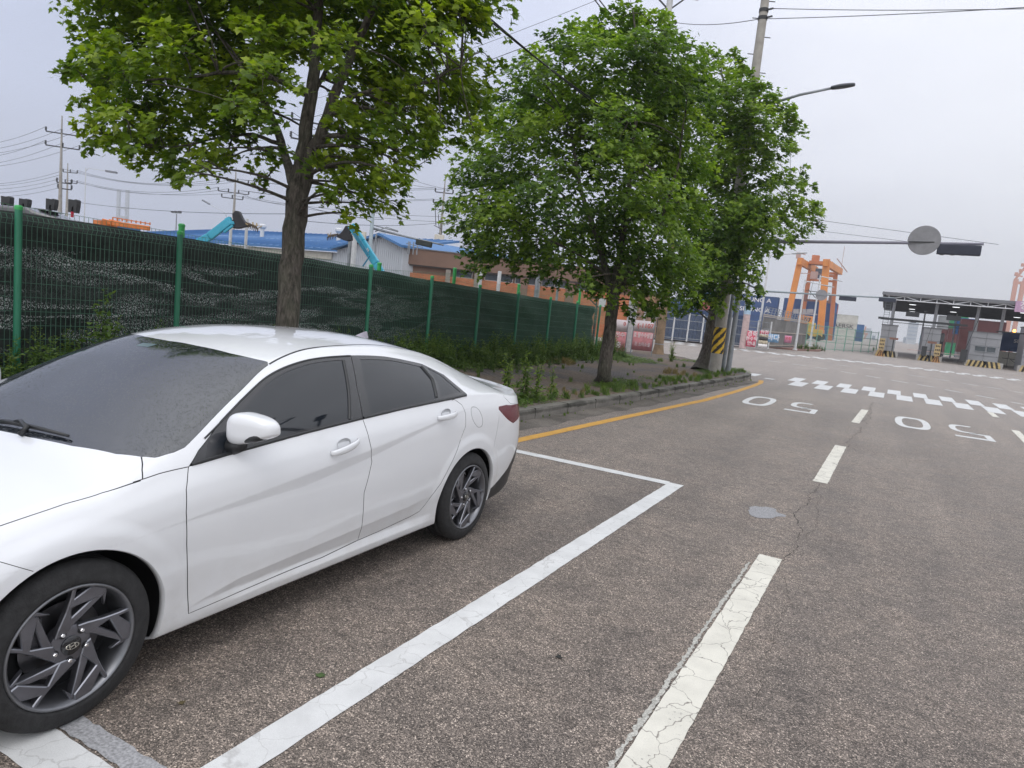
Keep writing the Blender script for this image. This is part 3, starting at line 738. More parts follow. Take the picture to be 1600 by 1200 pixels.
def surfn(u, v):
    e = .0035
    a = surf(u+e, v)-surf(u-e, v); c = surf(u, np.clip(v+e, 0, 2))-surf(u, np.clip(v-e, 0, 2))
    n_ = np.cross(a, c); return n_/np.maximum(np.linalg.norm(n_, axis=-1, keepdims=True), 1e-9)
S3 = surf(uu, vv); S3[vv >= 1.9999, 0] = XC
N3 = surfn(uu, np.minimum(vv, 1.9999-.0035))
if N3[np.argmin(abs(uu-1.2)+abs(vv-.5)), 0] < 0: N3 = -N3
N3[vv > 1.995, 0] = 0; N3 /= np.linalg.norm(N3, axis=-1, keepdims=True)
def skin(name, labs, mat, parent, side=0, inset=0.0, shrink=None):
    """side 0 both halves in one mesh, +1 camera side, -1 far side"""
    sel = np.isin(lab, [names.index(x) for x in labs]); F = F2[sel]
    used, inv = np.unique(F, return_inverse=True); F = inv.reshape(F.shape); Vn = S3[used].copy(); Nn = N3[used].copy()
    if inset: Vn = Vn-Nn*inset
    off = np.array(rootloc(parent))
    vs_, fs_, ns_ = [], [], []
    a, b_, c = Vn[F[:, 0]], Vn[F[:, 1]], Vn[F[:, 2]]
    fl = (np.cross(b_-a, c-a)*Nn[F[:, 0]]).sum(1) < 0; F = F.copy(); F[fl] = F[fl][:, ::-1]
    k_ = 0
    for s in ((1,) if side == 1 else (-1,) if side == -1 else (1, -1)):
        Vs, Ns, Fs = Vn.copy(), Nn.copy(), F
        if s == -1: Vs[:, 0] = 2*XC-Vs[:, 0]; Ns[:, 0] *= -1; Fs = F[:, ::-1]
        vs_.append(Vs-off); ns_.append(Ns); fs_.append(Fs+k_); k_ += len(Vs)
    Vs = np.concatenate(vs_); Ns = np.concatenate(ns_); Fs = np.concatenate(fs_)
    me = bpy.data.meshes.new(name); me.from_pydata(Vs.tolist(), [], Fs.tolist()); me.materials.append(mat)
    me.polygons.foreach_set('use_smooth', [True]*len(me.polygons)); me.update()
    me.normals_split_custom_set_from_vertices([tuple(x) for x in Ns])
    o = bpy.data.objects.new(name, me); COL.objects.link(o); o.parent = parent; return o
body = skin('body', ['body'], PAINT, car)
skin('hood', ['hood'], PAINT, car); skin('trunk_lid', ['trunk_lid'], PAINT, car)
skin('windscreen', ['windscreen'], WSG, car); skin('rear_window', ['rear_window'], GLASS, car)
skin('bumper', ['bumper'], PAINT, car); rb_ = {s_: skin('bumper_corner', ['bumper_rear'], PAINT, car, s_) for s_ in (1, -1)}
skin('panel_gap', ['gap'], SEAM, body, 0, .002)
[skin('diffuser', ['diffuser'], TRIM, rb_[s_], s_) for s_ in (1, -1)]
doors = {}
for s in (1, -1):
    for nm, gl_ in (('door_front', ['glass_front']), ('door_rear', ['glass_rear', 'glass_quarter'])):
        d = skin('door', [nm], PAINT, car, s); doors[(nm, s)] = d
        d2 = None
        for g_ in gl_: skin('window', [g_], GLASS, d, s, .0025)
    skin('window_frame', ['dframe', 'frame'], GLOSS, car, s)
    skin('fuel_flap', ['fuel_flap'], PAINT, car, s) if s == 1 else skin('body_panel', ['fuel_flap'], PAINT, car, s)
    skin('tail_lamp', ['tail_lamp'], REDL, car, s)
    skin('headlamp', ['headlamp'], pm('lamp_lens', (.35, .37, .40), .08, coat=1), car, s)
def SP(u, v, side=1, off=0.0):
    p = surf(u, v).copy(); n_ = surfn(np.array(u), np.array(v)); 
    if n_[0] < 0 and v < 1.2: n_ = -n_
    if n_[2] < 0 and v >= 1.2: n_ = -n_
    p = p+n_*off
    if side < 0: p[0] = 2*XC-p[0]
    return p
def ribbon(mb, pts, w, off=.002, side=1, h=.004):
    """raised strip lying on the body along (u, v) points"""
    P = dens(pts, .02, False); A = [np.array(SP(u, v, side, off)) for u, v in P]
    nn = [np.array(SP(u, v, side, off+.01))-a for (u, v), a in zip(P, A)]
    vs = []
    for i, a in enumerate(A):
        t = A[min(i+1, len(A)-1)]-A[max(i-1, 0)]; t /= np.linalg.norm(t); n_ = nn[i]/np.linalg.norm(nn[i]); s_ = np.cross(t, n_)
        vs += [a+s_*w/2-n_*.006, a+s_*w/2*.8+n_*h, a-s_*w/2*.8+n_*h, a-s_*w/2-n_*.006]
    mb.add(vs, [(i*4+j, (i+1)*4+j, (i+1)*4+j+1, i*4+j+1) for i in range(len(A)-1) for j in range(3)])
# roof mouldings, window sill strips
for s in (1, -1):
    mb = MB(); ribbon(mb, [(1.115, 1.018), (1.25, 1.028), (1.5, 1.045), (1.85, 1.075), (2.15, 1.10), (2.38, 1.09), (2.46, 1.08)], .010, -.001, s, .002)
    mb.build('roof_moulding', TRIM, car, smooth=True)
    mb = MB(); ribbon(mb, [bv(u, .008) for u in np.linspace(.50, 1.572, 14)], .016, .001, s, .004); mb.build('sill_strip', TRIM, doors[('door_front', s)], smooth=True)
    mb = MB(); ribbon(mb, [bv(u, .008) for u in np.linspace(1.59, 2.655, 14)], .016, .001, s, .004); mb.build('sill_strip', TRIM, doors[('door_rear', s)], smooth=True)
    # black rubber of the window edges (division bars)
    mb = MB(); ribbon(mb, [(2.345, .925), (2.378, .86), (2.32, .765)], .022, .001, s, .004); mb.build('division_bar', TRIM, doors[('door_rear', s)], smooth=True)
    mb = MB(); ribbon(mb, [(1.617, .944), (1.542, .80), (1.480, .70)], .014, .001, s, .004); mb.build('division_bar', TRIM, doors[('door_front', s)], smooth=True)
    mb = MB(); ribbon(mb, [(.60, .940), (.853, .962), (1.016, .966), (1.407, .964), (1.690, .962)], .010, .0, s, .003); mb.build('window_seal', TRIM, doors[('door_front', s)], smooth=True)
# wheel arches: lip and inner well, on both sides
for uc, r in ((0, .362), (2.72, .358)):
    for s in (1, -1):
        mb = MB(); n_ = 60; ring_ = []
        for i in range(n_+1):
            th = math.radians(-32+244*i/n_); u = uc+r*math.cos(th)*1.03; z = .31+r*math.sin(th); v_ = vz(u, z)
            ring_.append(np.array(SP(u, float(np.clip(v_, 0, 1)), 1)))
        vs = []
        for i, p in enumerate(ring_):
            c = np.array([p[0], YF+uc, .31]); d_ = (c-p); d_[0] = 0; d_ /= max(np.linalg.norm(d_), 1e-6)
            for q in (p, p+d_*.004+[-.006, 0, 0], p+d_*.006+[-.028, 0, 0], p-d_*.03+[-.05, 0, 0], p-d_*.03+[-.36, 0, 0], np.array([p[0]-.36, YF+uc, .31])):
                q = q.copy()
                if s < 0: q[0] = 2*XC-q[0]
                vs.append(q)
        m1 = MB(); m1.add(vs, [(i*6+j, (i+1)*6+j, (i+1)*6+j+1, i*6+j+1) for i in range(n_) for j in range(5)])
        m1.mi = [0 if j < 2 else 1 for i in range(n_) for j in range(5)]
        m1.build('wheel_arch', [PAINT, CAVE], body, smooth=True, recalc=False)
# underbody
mb = MB(); mb.box((XC, YF+1.36, .30), (1.62, 1.9, .24)); mb.box((XC, YF+1.36, .38), (1.0, 4.2, .25)); mb.build('underbody', CAVE, car)
# door handles
for s in (1, -1):
    for u0, v0, u1, v1, key in ((1.285, .585, 1.50, .608, 'door_front'), (2.262, .655, 2.475, .682, 'door_rear')):
        a, c = np.array(SP(u0, v0, s, 0)), np.array(SP(u1, v1, s, 0)); X = np.array([s*1.0, 0, 0])
        mb = MB(); pts = []; k_ = 14
        for i in range(k_+1):
            t = i/k_; p = a+(c-a)*t+X*(.006+.034*math.sin(PI*min(1, max(0, t)))**.55); pts.append(p)
        vs = []; nn = 10
        for i, p in enumerate(pts):
            t = i/k_; hh = .0125+.008*math.sin(PI*t)**.6; ww = .010
            for j in range(nn):
                th = 2*PI*j/nn; vs.append(p+np.array([s*math.cos(th)*ww, 0, math.sin(th)*hh]))
        mb.add(vs, [(i*nn+j, i*nn+(j+1) % nn, (i+1)*nn+(j+1) % nn, (i+1)*nn+j) for i in range(k_) for j in range(nn)]+[tuple(range(nn)), tuple(k_*nn+j for j in range(nn))])
        mb.build('handle', PAINT, doors[(key, s)], smooth=True)
        # finger recess: a shallow dish rim
        mc = (a+c)/2+X*.0015+np.array([0, -.005, .016]); m2 = MB(); vs = [mc-X*.010]
        for ring_r in (.5, .85, 1.0):
            for j in range(24):
                th = 2*PI*j/24; vs.append(mc+np.array([s*(-.008 if ring_r < .9 else .001), math.cos(th)*.052*ring_r, math.sin(th)*.030*ring_r]))
        fs = [(0, 1+j, 1+(j+1) % 24) for j in range(24)]+[(1+r_*24+j, 1+(r_+1)*24+j, 1+(r_+1)*24+(j+1) % 24, 1+r_*24+(j+1) % 24) for r_ in range(2) for j in range(24)]
        m2.add(vs, fs); m2.build('handle_recess', pm('recess_white', (.55, .56, .58), .4), doors[(key, s)], smooth=True)
# door mirrors
def superellipsoid(mb, c, rx, ry, rz, n1=26, n2=16, e=.75, f=None):
    vs = []
    for i in range(n2+1):
        ph = -PI/2+PI*i/n2
        for j in range(n1):
            th = 2*PI*j/n1; g_ = lambda t: math.copysign(abs(t)**e, t)
            p = np.array([g_(math.cos(ph))*g_(math.cos(th))*rx, g_(math.cos(ph))*g_(math.sin(th))*ry, g_(math.sin(ph))*rz])
            if f: p = f(p)
            vs.append(np.array(c)+p)
    mb.add(vs, [(i*n1+j, i*n1+(j+1) % n1, (i+1)*n1+(j+1) % n1, (i+1)*n1+j) for i in range(n2) for j in range(n1)])
for s in (1, -1):
    mc = np.array([XC+s*.935, YF+(.725 if s > 0 else .52), 1.020])
    def shp(p, s=s):
        t = (p[0]*s+.112)/.224                      # 0 near the door, 1 at the tip
        q = p.copy(); t = max(t, 0); q[1] *= (1-.30*t); q[1] += .045*t
        q[2] *= (1-.80*t**1.3) if q[2] < 0 else (1-.35*t**2.0)
        q[2] += .006*t
        return q
    mb = MB(); superellipsoid(mb, mc+np.array([0, 0, .012]), .112, .072, .082, e=.60, f=shp)
    me_o = mb.build('mirror_shell', PAINT, car, smooth=True)
    mb = MB(); superellipsoid(mb, mc+np.array([s*-.010, .018, -.046]), .088, .050, .022, e=.7, f=lambda p: p+np.array([0, 0, max(0, (p[0]*s+.11)/.22)*.052]))
    mb.tube([mc+np.array([-s*.05, .0, -.055]), mc+np.array([-s*.085, .0, -.070]), mc+np.array([-s*.115, -.01, -.080])], [.030, .034, .040], 12)
    mb.build('mirror_base', TRIM, me_o, smooth=True)
    mb = MB(); mb.box(mc+np.array([-s*.012, .060, .016]), (.145, .006, .075)); mb.build('mirror_glass', GLASS, me_o, bevel=.01)
# wipers and cowl
mb = MB(); mb.tube([SP(.168, 1.995, -1, .016), SP(.185, 1.88, 1, .020), SP(.205, 1.68, 1, .020), SP(.232, 1.46, 1, .016)], [.010, .011, .010, .006], 8)
mb.tube([SP(.150, 1.72, 1, .010), SP(.175, 1.70, 1, .034), SP(.195, 1.80, 1, .036), SP(.19, 1.86, 1, .026)], [.013, .012, .009, .006], 8)
mb.build('wiper', TRIM, car, smooth=True)
mb = MB(); mb.tube([SP(.175, 1.90, -1, .014), SP(.215, 1.60, -1, .020), SP(.285, 1.20, -1, .016)], [.009, .010, .006], 8); mb.tube([SP(.155, 1.93, -1, .012), SP(.19, 1.80, -1, .034), SP(.22, 1.58, -1, .03)], [.012, .010, .006], 6); mb.build('wiper', TRIM, car, smooth=True)
mb = MB(); mb.add([SP(u_, v_, 1, .0012) for u_, v_ in ((.83, 1.999), (.845, 1.86), (.80, 1.88), (.79, 1.999))], [(0, 1, 2, 3)])
mb.build('sensor_cover', pm('sensor_teal', (.10, .15, .16), .2), car)
# roof antenna fin
fz = SP(2.02, 2.0-.001, 1)[2]; mb = MB()
fin = [(-.095, 0, .022), (-.05, .028, .017), (.0, .046, .010), (.045, .056, .004), (.075, .050, .003), (.085, 0, .022)]
vs = []
for y, z, w in fin: vs += [(XC-.02, 0, 0)]
vs = []
base = (XC, YF+2.52); fz = SP(2.50, 2.0-.001, 1)[2]+.012
prof = [(-.085, .002, .016), (-.055, .016, .018), (-.01, .030, .019), (.035, .042, .017), (.055, .041, .013), (.065, .002, .010)]
for y, z, w in prof: vs += [(base[0]-w, base[1]+y, fz-.012), (base[0]-w*.35, base[1]+y, fz-.006+z*.7), (base[0], base[1]+y, fz-.006+z), (base[0]+w*.35, base[1]+y, fz-.006+z*.7), (base[0]+w, base[1]+y, fz-.012)]
mb.add(vs, [(i*5+j, (i+1)*5+j, (i+1)*5+j+1, i*5+j+1) for i in range(5) for j in range(4)]+[(0, 1, 2, 3, 4), (25, 26, 27, 28, 29)])
mb.build('antenna_fin', pm('fin_grey', (.33, .31, .37), .3, coat=.5), car, smooth=2)
# nose: grille, badge plate area (out of frame to the left)
fr = [SP(U0+.001, v_, 1) for v_ in np.linspace(.0, 1.999, 26)]; mb = MB()
cx = np.array([XC, YF+U0-.012, .42]); vs = [cx]+[np.array(p) for p in fr]+[np.array([2*XC-p[0], p[1], p[2]]) for p in fr[::-1]]
mb.add(vs, [(0, i, i+1) for i in range(1, len(vs)-1)]); mb.build('grille', GLOSS, car)
mb = MB(); 
for i in range(7): mb.box((XC, YF+U0-.016, .28+.05*i), (1.0-.04*abs(3-i), .012, .012))
mb.build('grille_bar', pm('dark_chrome', (.2, .2, .21), .25, metal=1), car)
rr_ = [SP(U1-.001, v_, 1) for v_ in np.linspace(.0, 1.999, 26)]; mb = MB()
cx = np.array([XC, YF+U1+.004, .7]); vs = [cx]+[np.array(p) for p in rr_]+[np.array([2*XC-p[0], p[1], p[2]]) for p in rr_[::-1]]
mb.add(vs, [(0, i, i+1) for i in range(1, len(vs)-1)]); mb.build('tail_panel', PAINT, car)
mb = MB(); mb.box((XC, YF+U1+.008, .70), (.52, .012, .11)); mb.build('number_plate', pm('plate_white', (.75, .75, .73), .5), car)
# --- wheels
RIM = pm('wheel_grey', (.17, .17, .19), .30, metal=.75, var=.08, vs=20)
RIMD = pm('wheel_barrel', (.20, .205, .22), .38, metal=.8, var=.1)
RIMF = pm('wheel_edge_bright', (.28, .29, .32), .28, metal=.85)
Rt, Rr = .316, .226
def polar(r, a): return (r*math.cos(math.radians(a)), r*math.sin(math.radians(a)))
def make_wheel(name, u, side, rot, zc=.312):
    X = XC+side*.905; c = np.array([X, YF+u, zc]); w = empty(name, (0, 0, 0)); w.parent = car; w.location = Vector(c)-rootloc(car)
    ax = (side, 0, 0)
    T = MB(); T.lathe(c, ax, [(Rr-.008, -.02), (Rr+.004, -.004), (Rr+.012, .0035), (Rr+.02, .0055), (Rr+.034, .0035), (Rr+.050, -.0005), (Rt-.024, -.006), (Rt-.021, -.009), (Rt-.014, -.013), (Rt-.006, -.022), (Rt, -.038), (Rt, -.062), (Rt-.006, -.064), (Rt-.006, -.070), (Rt, -.072), (Rt, -.110), (Rt-.006, -.112), (Rt-.006, -.118), (Rt, -.12), (Rt, -.165), (Rt-.02, -.20), (Rr, -.215)], 72)
    T.build('tyre', RUBBER, w, smooth=True)
    B = MB(); B.lathe(c, ax, [(Rr+.006, -.002), (Rr+.003, .004), (Rr-.003, .004), (Rr-.007, -.004), (Rr-.014, -.014), (Rr-.022, -.05), (Rr-.030, -.12), (Rr-.02, -.20)], 64)
    rim = B.build('rim', RIMD, w, smooth=True)
    D = MB(); D.lathe(c, ax, [(0, -.075), (.06, -.075), (.062, -.085), (.145, -.088), (.145, -.098), (0, -.1)], 40); D.build('brake_disc', pm('disc_steel', (.16, .16, .17), .4, metal=1, var=.2), w, smooth=2)
    D = MB(); D.lathe(c, ax, [(0, -.115), (Rr-.012, -.115), (Rr-.012, -.17)], 32); D.build('dust_shield', CAVE, w)
    Cc = MB()
    for t in range(5): pass
    q = c+np.array([-side*.07, .0, 0]); Cc.box(q+np.array([0, -.118*math.cos(.35), .118*math.sin(.6)]), (.06, .05, .13)); Cc.build('brake_caliper', pm('caliper', (.09, .09, .1), .5, metal=.5), w, bevel=.01)
    S = MB()
    def blade(poly, x0, x1, th=.026, bev=True, mat=0):
        """poly in polar; outer face height goes from x0 at the hub to x1 at the rim; bevelled edge"""
        P = [np.array(polar(r, a+rot)) for r, a in poly]
        if side < 0: P = [p*[-1, 1] for p in P]
        n_ = len(P); cen_ = sum(P)/n_
        tri = tessellate_polygon([[Vector((p[0], p[1], 0)) for p in P]])
        # inner (flat top) polygon by offsetting edges inward
        ar = sum(P[i][0]*P[(i+1) % n_][1]-P[(i+1) % n_][0]*P[i][1] for i in range(n_))
        sg = 1 if ar > 0 else -1; Q = []
        for i in range(n_):
            a, b_, c_ = P[i-1], P[i], P[(i+1) % n_]
            d1 = (b_-a)/max(np.linalg.norm(b_-a), 1e-9); d2 = (c_-b_)/max(np.linalg.norm(c_-b_), 1e-9)
            n1 = np.array([-d1[1], d1[0]])*sg; n2 = np.array([-d2[1], d2[0]])*sg; m_ = n1+n2; l_ = np.linalg.norm(m_)
            m_ = m_/l_ if l_ > .2 else n1
            Q.append(b_+m_*min(.0035/max(.35, float(m_@n1)), .006))
        hx = lambda p: x0+(x1-x0)*min(1, np.linalg.norm(p)/.21)
        def w3(p, x): return c+np.array([side*x, p[0], p[1]])
        base_ = [w3(p, hx(p)-th) for p in P]; mid = [w3(p, hx(p)-.004) for p in P]; top_ = [w3(p, hx(p)) for p in Q]
        S.m = mat; S.add(base_+mid, [(i, (i+1) % n_, n_+(i+1) % n_, n_+i) for i in range(n_)])
        S.m = 1; S.add(mid+top_, [(i, (i+1) % n_, n_+(i+1) % n_, n_+i) for i in range(n_)]); S.m = 0
        S.add(top_, [tuple(t_) for t_ in tri])
    Yp = [(.050, 128), (.072, 143), (.090, 122), (.135, 101), (.187, 93.5), (.2225, 91.5), (.2225, 87.5), (.181, 89), (.222, 73), (.2225, 57), (.195, 56.5), (.147, 92.0), (.100, 91.0), (.064, 90)]
    Dg = [(.052, 96), (.064, 91), (.089, 75.5), (.204, 54.2), (.195, 58), (.171, 66), (.105, 91.5), (.080, 97)]
    Sm = [(.150, 25.5+72), (.166, 31+72), (.170, 39+72), (.213, 17.5+72), (.20, 17+72)]
    for k_ in range(5):
        a = 72*k_
        blade([(r, t+a) for r, t in Yp], -.022, -.003); blade([(r, t+a) for r, t in Dg], -.024, -.010, th=.034)
        blade([(.215, 60+a), (.222, 66+a), (.222, 55+a), (.165, 45+a)], -.018, -.012, th=.02)
    S.build('spokes', [RIM, RIMF], rim, recalc=True)
    H = MB(); H.lathe(c, ax, [(.0, -.020), (.060, -.021), (.073, -.026), (.078, -.06)], 40); H.build('hub', RIM, rim, smooth=2)
    for k_ in range(5):
        p = polar(.0585, 50+72*k_+rot); q = c+np.array([0, p[0], p[1]]); Hn = MB()
        Hn.lathe(q+np.array([-side*.0195, 0, 0]), ax, [(.0145, .0), (.0145, .0008), (0, .0008)], 18); Hn.build('lug_hole', SEAM, rim)
        Hn = MB(); Hn.lathe(q+np.array([-side*.021, 0, 0]), ax, [(.0085, 0), (.0085, .008), (.006, .011), (0, .011)], 6); Hn.build('lug_nut', pm('nut_chrome', (.7, .7, .72), .2, metal=1), rim)
    K = MB(); K.lathe(c, ax, [(.036, -.022), (.036, -.015), (.033, -.0125), (0, -.011)], 36); cap = K.build('centre_cap', GLOSS, rim, smooth=2)
    # silver oval emblem with a slanted H
    G_ = MB(); n_ = 36; ro = math.radians(rot)
    def E2(yy, zz, x=.0): return c+np.array([side*(-.0095+x), (1 if side > 0 else -1)*(yy*math.cos(ro)-zz*math.sin(ro)), yy*math.sin(ro)+zz*math.cos(ro)])
    vs = []
    for j in range(n_):
        th = 2*PI*j/n_
        for s_, h_ in ((1.0, 0), (.96, .0015), (.82, .0015), (.80, 0)): vs.append(E2(.0245*s_*math.cos(th), .0125*s_*math.sin(th), h_))
    G_.add(vs, [(j*4+q_, ((j+1) % n_)*4+q_, ((j+1) % n_)*4+q_+1, j*4+q_+1) for j in range(n_) for q_ in range(3)])
    for s_ in (-1, 1): G_.add([E2(s_*.010-.003+.004, -.0105, .001), E2(s_*.010+.002+.004-.002, -.0105, .001), E2(s_*.010+.003-.002, .0105, .001), E2(s_*.010-.003-.002, .0105, .001)], [(0, 1, 2, 3)])
    G_.add([E2(-.009, -.005, .001), E2(-.009, -.0005, .001), E2(.010, .005, .001), E2(.010, .0005, .001)], [(0, 1, 2, 3)])
    G_.build('emblem', pm('emblem_silver', (.75, .74, .68), .2, metal=1), cap)
    return w
make_wheel('wheel', 0, 1, 0); make_wheel('wheel', 2.72, 1, -18); make_wheel('wheel', 0, -1, 30); make_wheel('wheel', 2.72, -1, 50)
# ------------------------------------------------------------------ trees
def bark_mat():
    m, n, b = newmat('bark'); tcn = n.n('ShaderNodeTexCoord'); v = tcn.outputs['Object']
    mpn = n.n('ShaderNodeMapping'); mpn.inputs['Scale'].default_value = (1, 1, .22); n.ln(v, mpn.inputs[0])
    f = n.noise(mpn.outputs[0], 28, 8, .7, .6); c = n.ramp(f, (.36, (.022, .018, .015)), (.52, (.085, .072, .062)), (.70, (.19, .165, .14)))
    c = n.mix(n.ramp(n.noise(v, 2.2, 4, .6), (.45, 0), (.7, .5)), c, (.065, .078, .045))
    n.ln(c, b.inputs['Base Color']); b.inputs['Roughness'].default_value = .95
    bp = n.n('ShaderNodeBump'); bp.inputs['Strength'].default_value = 1.0; bp.inputs['Distance'].default_value = .02; n.ln(f, bp.inputs['Height']); n.ln(bp.outputs[0], b.inputs['Normal']); return m
BARK = bark_mat()
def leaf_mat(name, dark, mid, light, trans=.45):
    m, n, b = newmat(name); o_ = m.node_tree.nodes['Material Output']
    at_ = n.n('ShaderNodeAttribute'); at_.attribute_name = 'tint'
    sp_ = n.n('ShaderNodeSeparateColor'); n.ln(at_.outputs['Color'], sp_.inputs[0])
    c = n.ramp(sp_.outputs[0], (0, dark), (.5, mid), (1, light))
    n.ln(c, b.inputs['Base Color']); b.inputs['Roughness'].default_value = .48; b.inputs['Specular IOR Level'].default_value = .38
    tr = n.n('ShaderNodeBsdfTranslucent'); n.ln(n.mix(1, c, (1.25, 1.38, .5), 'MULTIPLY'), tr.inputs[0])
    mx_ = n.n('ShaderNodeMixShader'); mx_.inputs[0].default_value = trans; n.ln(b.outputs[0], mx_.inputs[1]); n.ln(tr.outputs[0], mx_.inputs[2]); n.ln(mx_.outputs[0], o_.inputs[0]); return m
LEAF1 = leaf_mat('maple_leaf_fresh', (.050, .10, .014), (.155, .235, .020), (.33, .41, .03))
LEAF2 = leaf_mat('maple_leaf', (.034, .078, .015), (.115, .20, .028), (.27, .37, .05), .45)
MAPLE = np.array([(0, 0), (.16, .10), (.48, .06), (.36, .28), (.62, .52), (.30, .52), (.22, .66), (0, 1.0), (-.22, .66), (-.30, .52), (-.62, .52), (-.36, .28), (-.48, .06), (-.16, .10)])
MAPLE_F = [(0, 1, 3), (1, 2, 3), (0, 3, 5), (3, 4, 5), (0, 5, 9), (5, 6, 8, 9), (6, 7, 8), (0, 9, 11), (9, 10, 11), (0, 11, 13), (11, 12, 13)]
SIMPLE = np.array([(0, 0), (.34, .18), (.50, .48), (.20, .52), (0, 1.0), (-.20, .52), (-.50, .48), (-.34, .18)])
SIMPLE_F = [(0, 1, 3, 5, 7) if False else (0, 1, 3), (1, 2, 3), (0, 3, 5), (3, 4, 5), (0, 5, 7), (5, 6, 7)]
def unit(a): return a/np.maximum(np.linalg.norm(a, axis=-1, keepdims=True), 1e-9)
def leaves_obj(name, parent, pos, nrm, tip, size, tint, mat, shape=MAPLE, faces=MAPLE_F, fold=.16):
    """one mesh of many small leaves; tip = direction the leaf points"""
    n_ = len(pos); nrm = unit(nrm); tip = unit(tip-nrm*(tip*nrm).sum(-1, keepdims=True)); sd_ = np.cross(tip, nrm)
    k_ = len(shape); P = pos[:, None, :]+size[:, None, None]*(shape[None, :, 0:1]*sd_[:, None, :]+shape[None, :, 1:2]*tip[:, None, :]-(np.abs(shape[None, :, 0:1])**1.0*fold+shape[None, :, 1:2]**2*.14)*nrm[:, None, :])
    off = np.array(rootloc(parent)) if parent is not None else 0
    V = (P-off).reshape(-1, 3); fl = []; ls = []
    for f in faces: fl.append(np.array(f)); ls.append(len(f))
    allf = np.concatenate(fl); loops = (np.arange(n_)[:, None]*k_+allf[None, :]).ravel(); tot_ = np.tile(np.array(ls), n_); st = np.concatenate([[0], np.cumsum(tot_)[:-1]])
    me = bpy.data.meshes.new(name); me.vertices.add(len(V)); me.vertices.foreach_set('co', V.ravel().astype(np.float32))
    me.loops.add(len(loops)); me.loops.foreach_set('vertex_index', loops.astype(np.int32)); me.polygons.add(len(tot_)); me.polygons.foreach_set('loop_start', st.astype(np.int32)); me.polygons.foreach_set('loop_total', tot_.astype(np.int32))
    a = me.color_attributes.new('tint', 'FLOAT_COLOR', 'POINT'); cc = np.repeat(tint, k_); cc = np.stack([cc, cc, cc, np.ones_like(cc)], -1); a.data.foreach_set('color', cc.ravel().astype(np.float32))
    me.materials.append(mat); me.update(calc_edges=True); me.validate()
    o = bpy.data.objects.new(name, me); COL.objects.link(o)
    if parent is not None: o.parent = parent
    return o
def bez(p0, p1, p2, n_=8):
    p0, p1, p2 = map(np.array, (p0, p1, p2)); return [tuple((1-t)**2*p0+2*(1-t)*t*p1+t*t*p2) for t in np.linspace(0, 1, n_)]
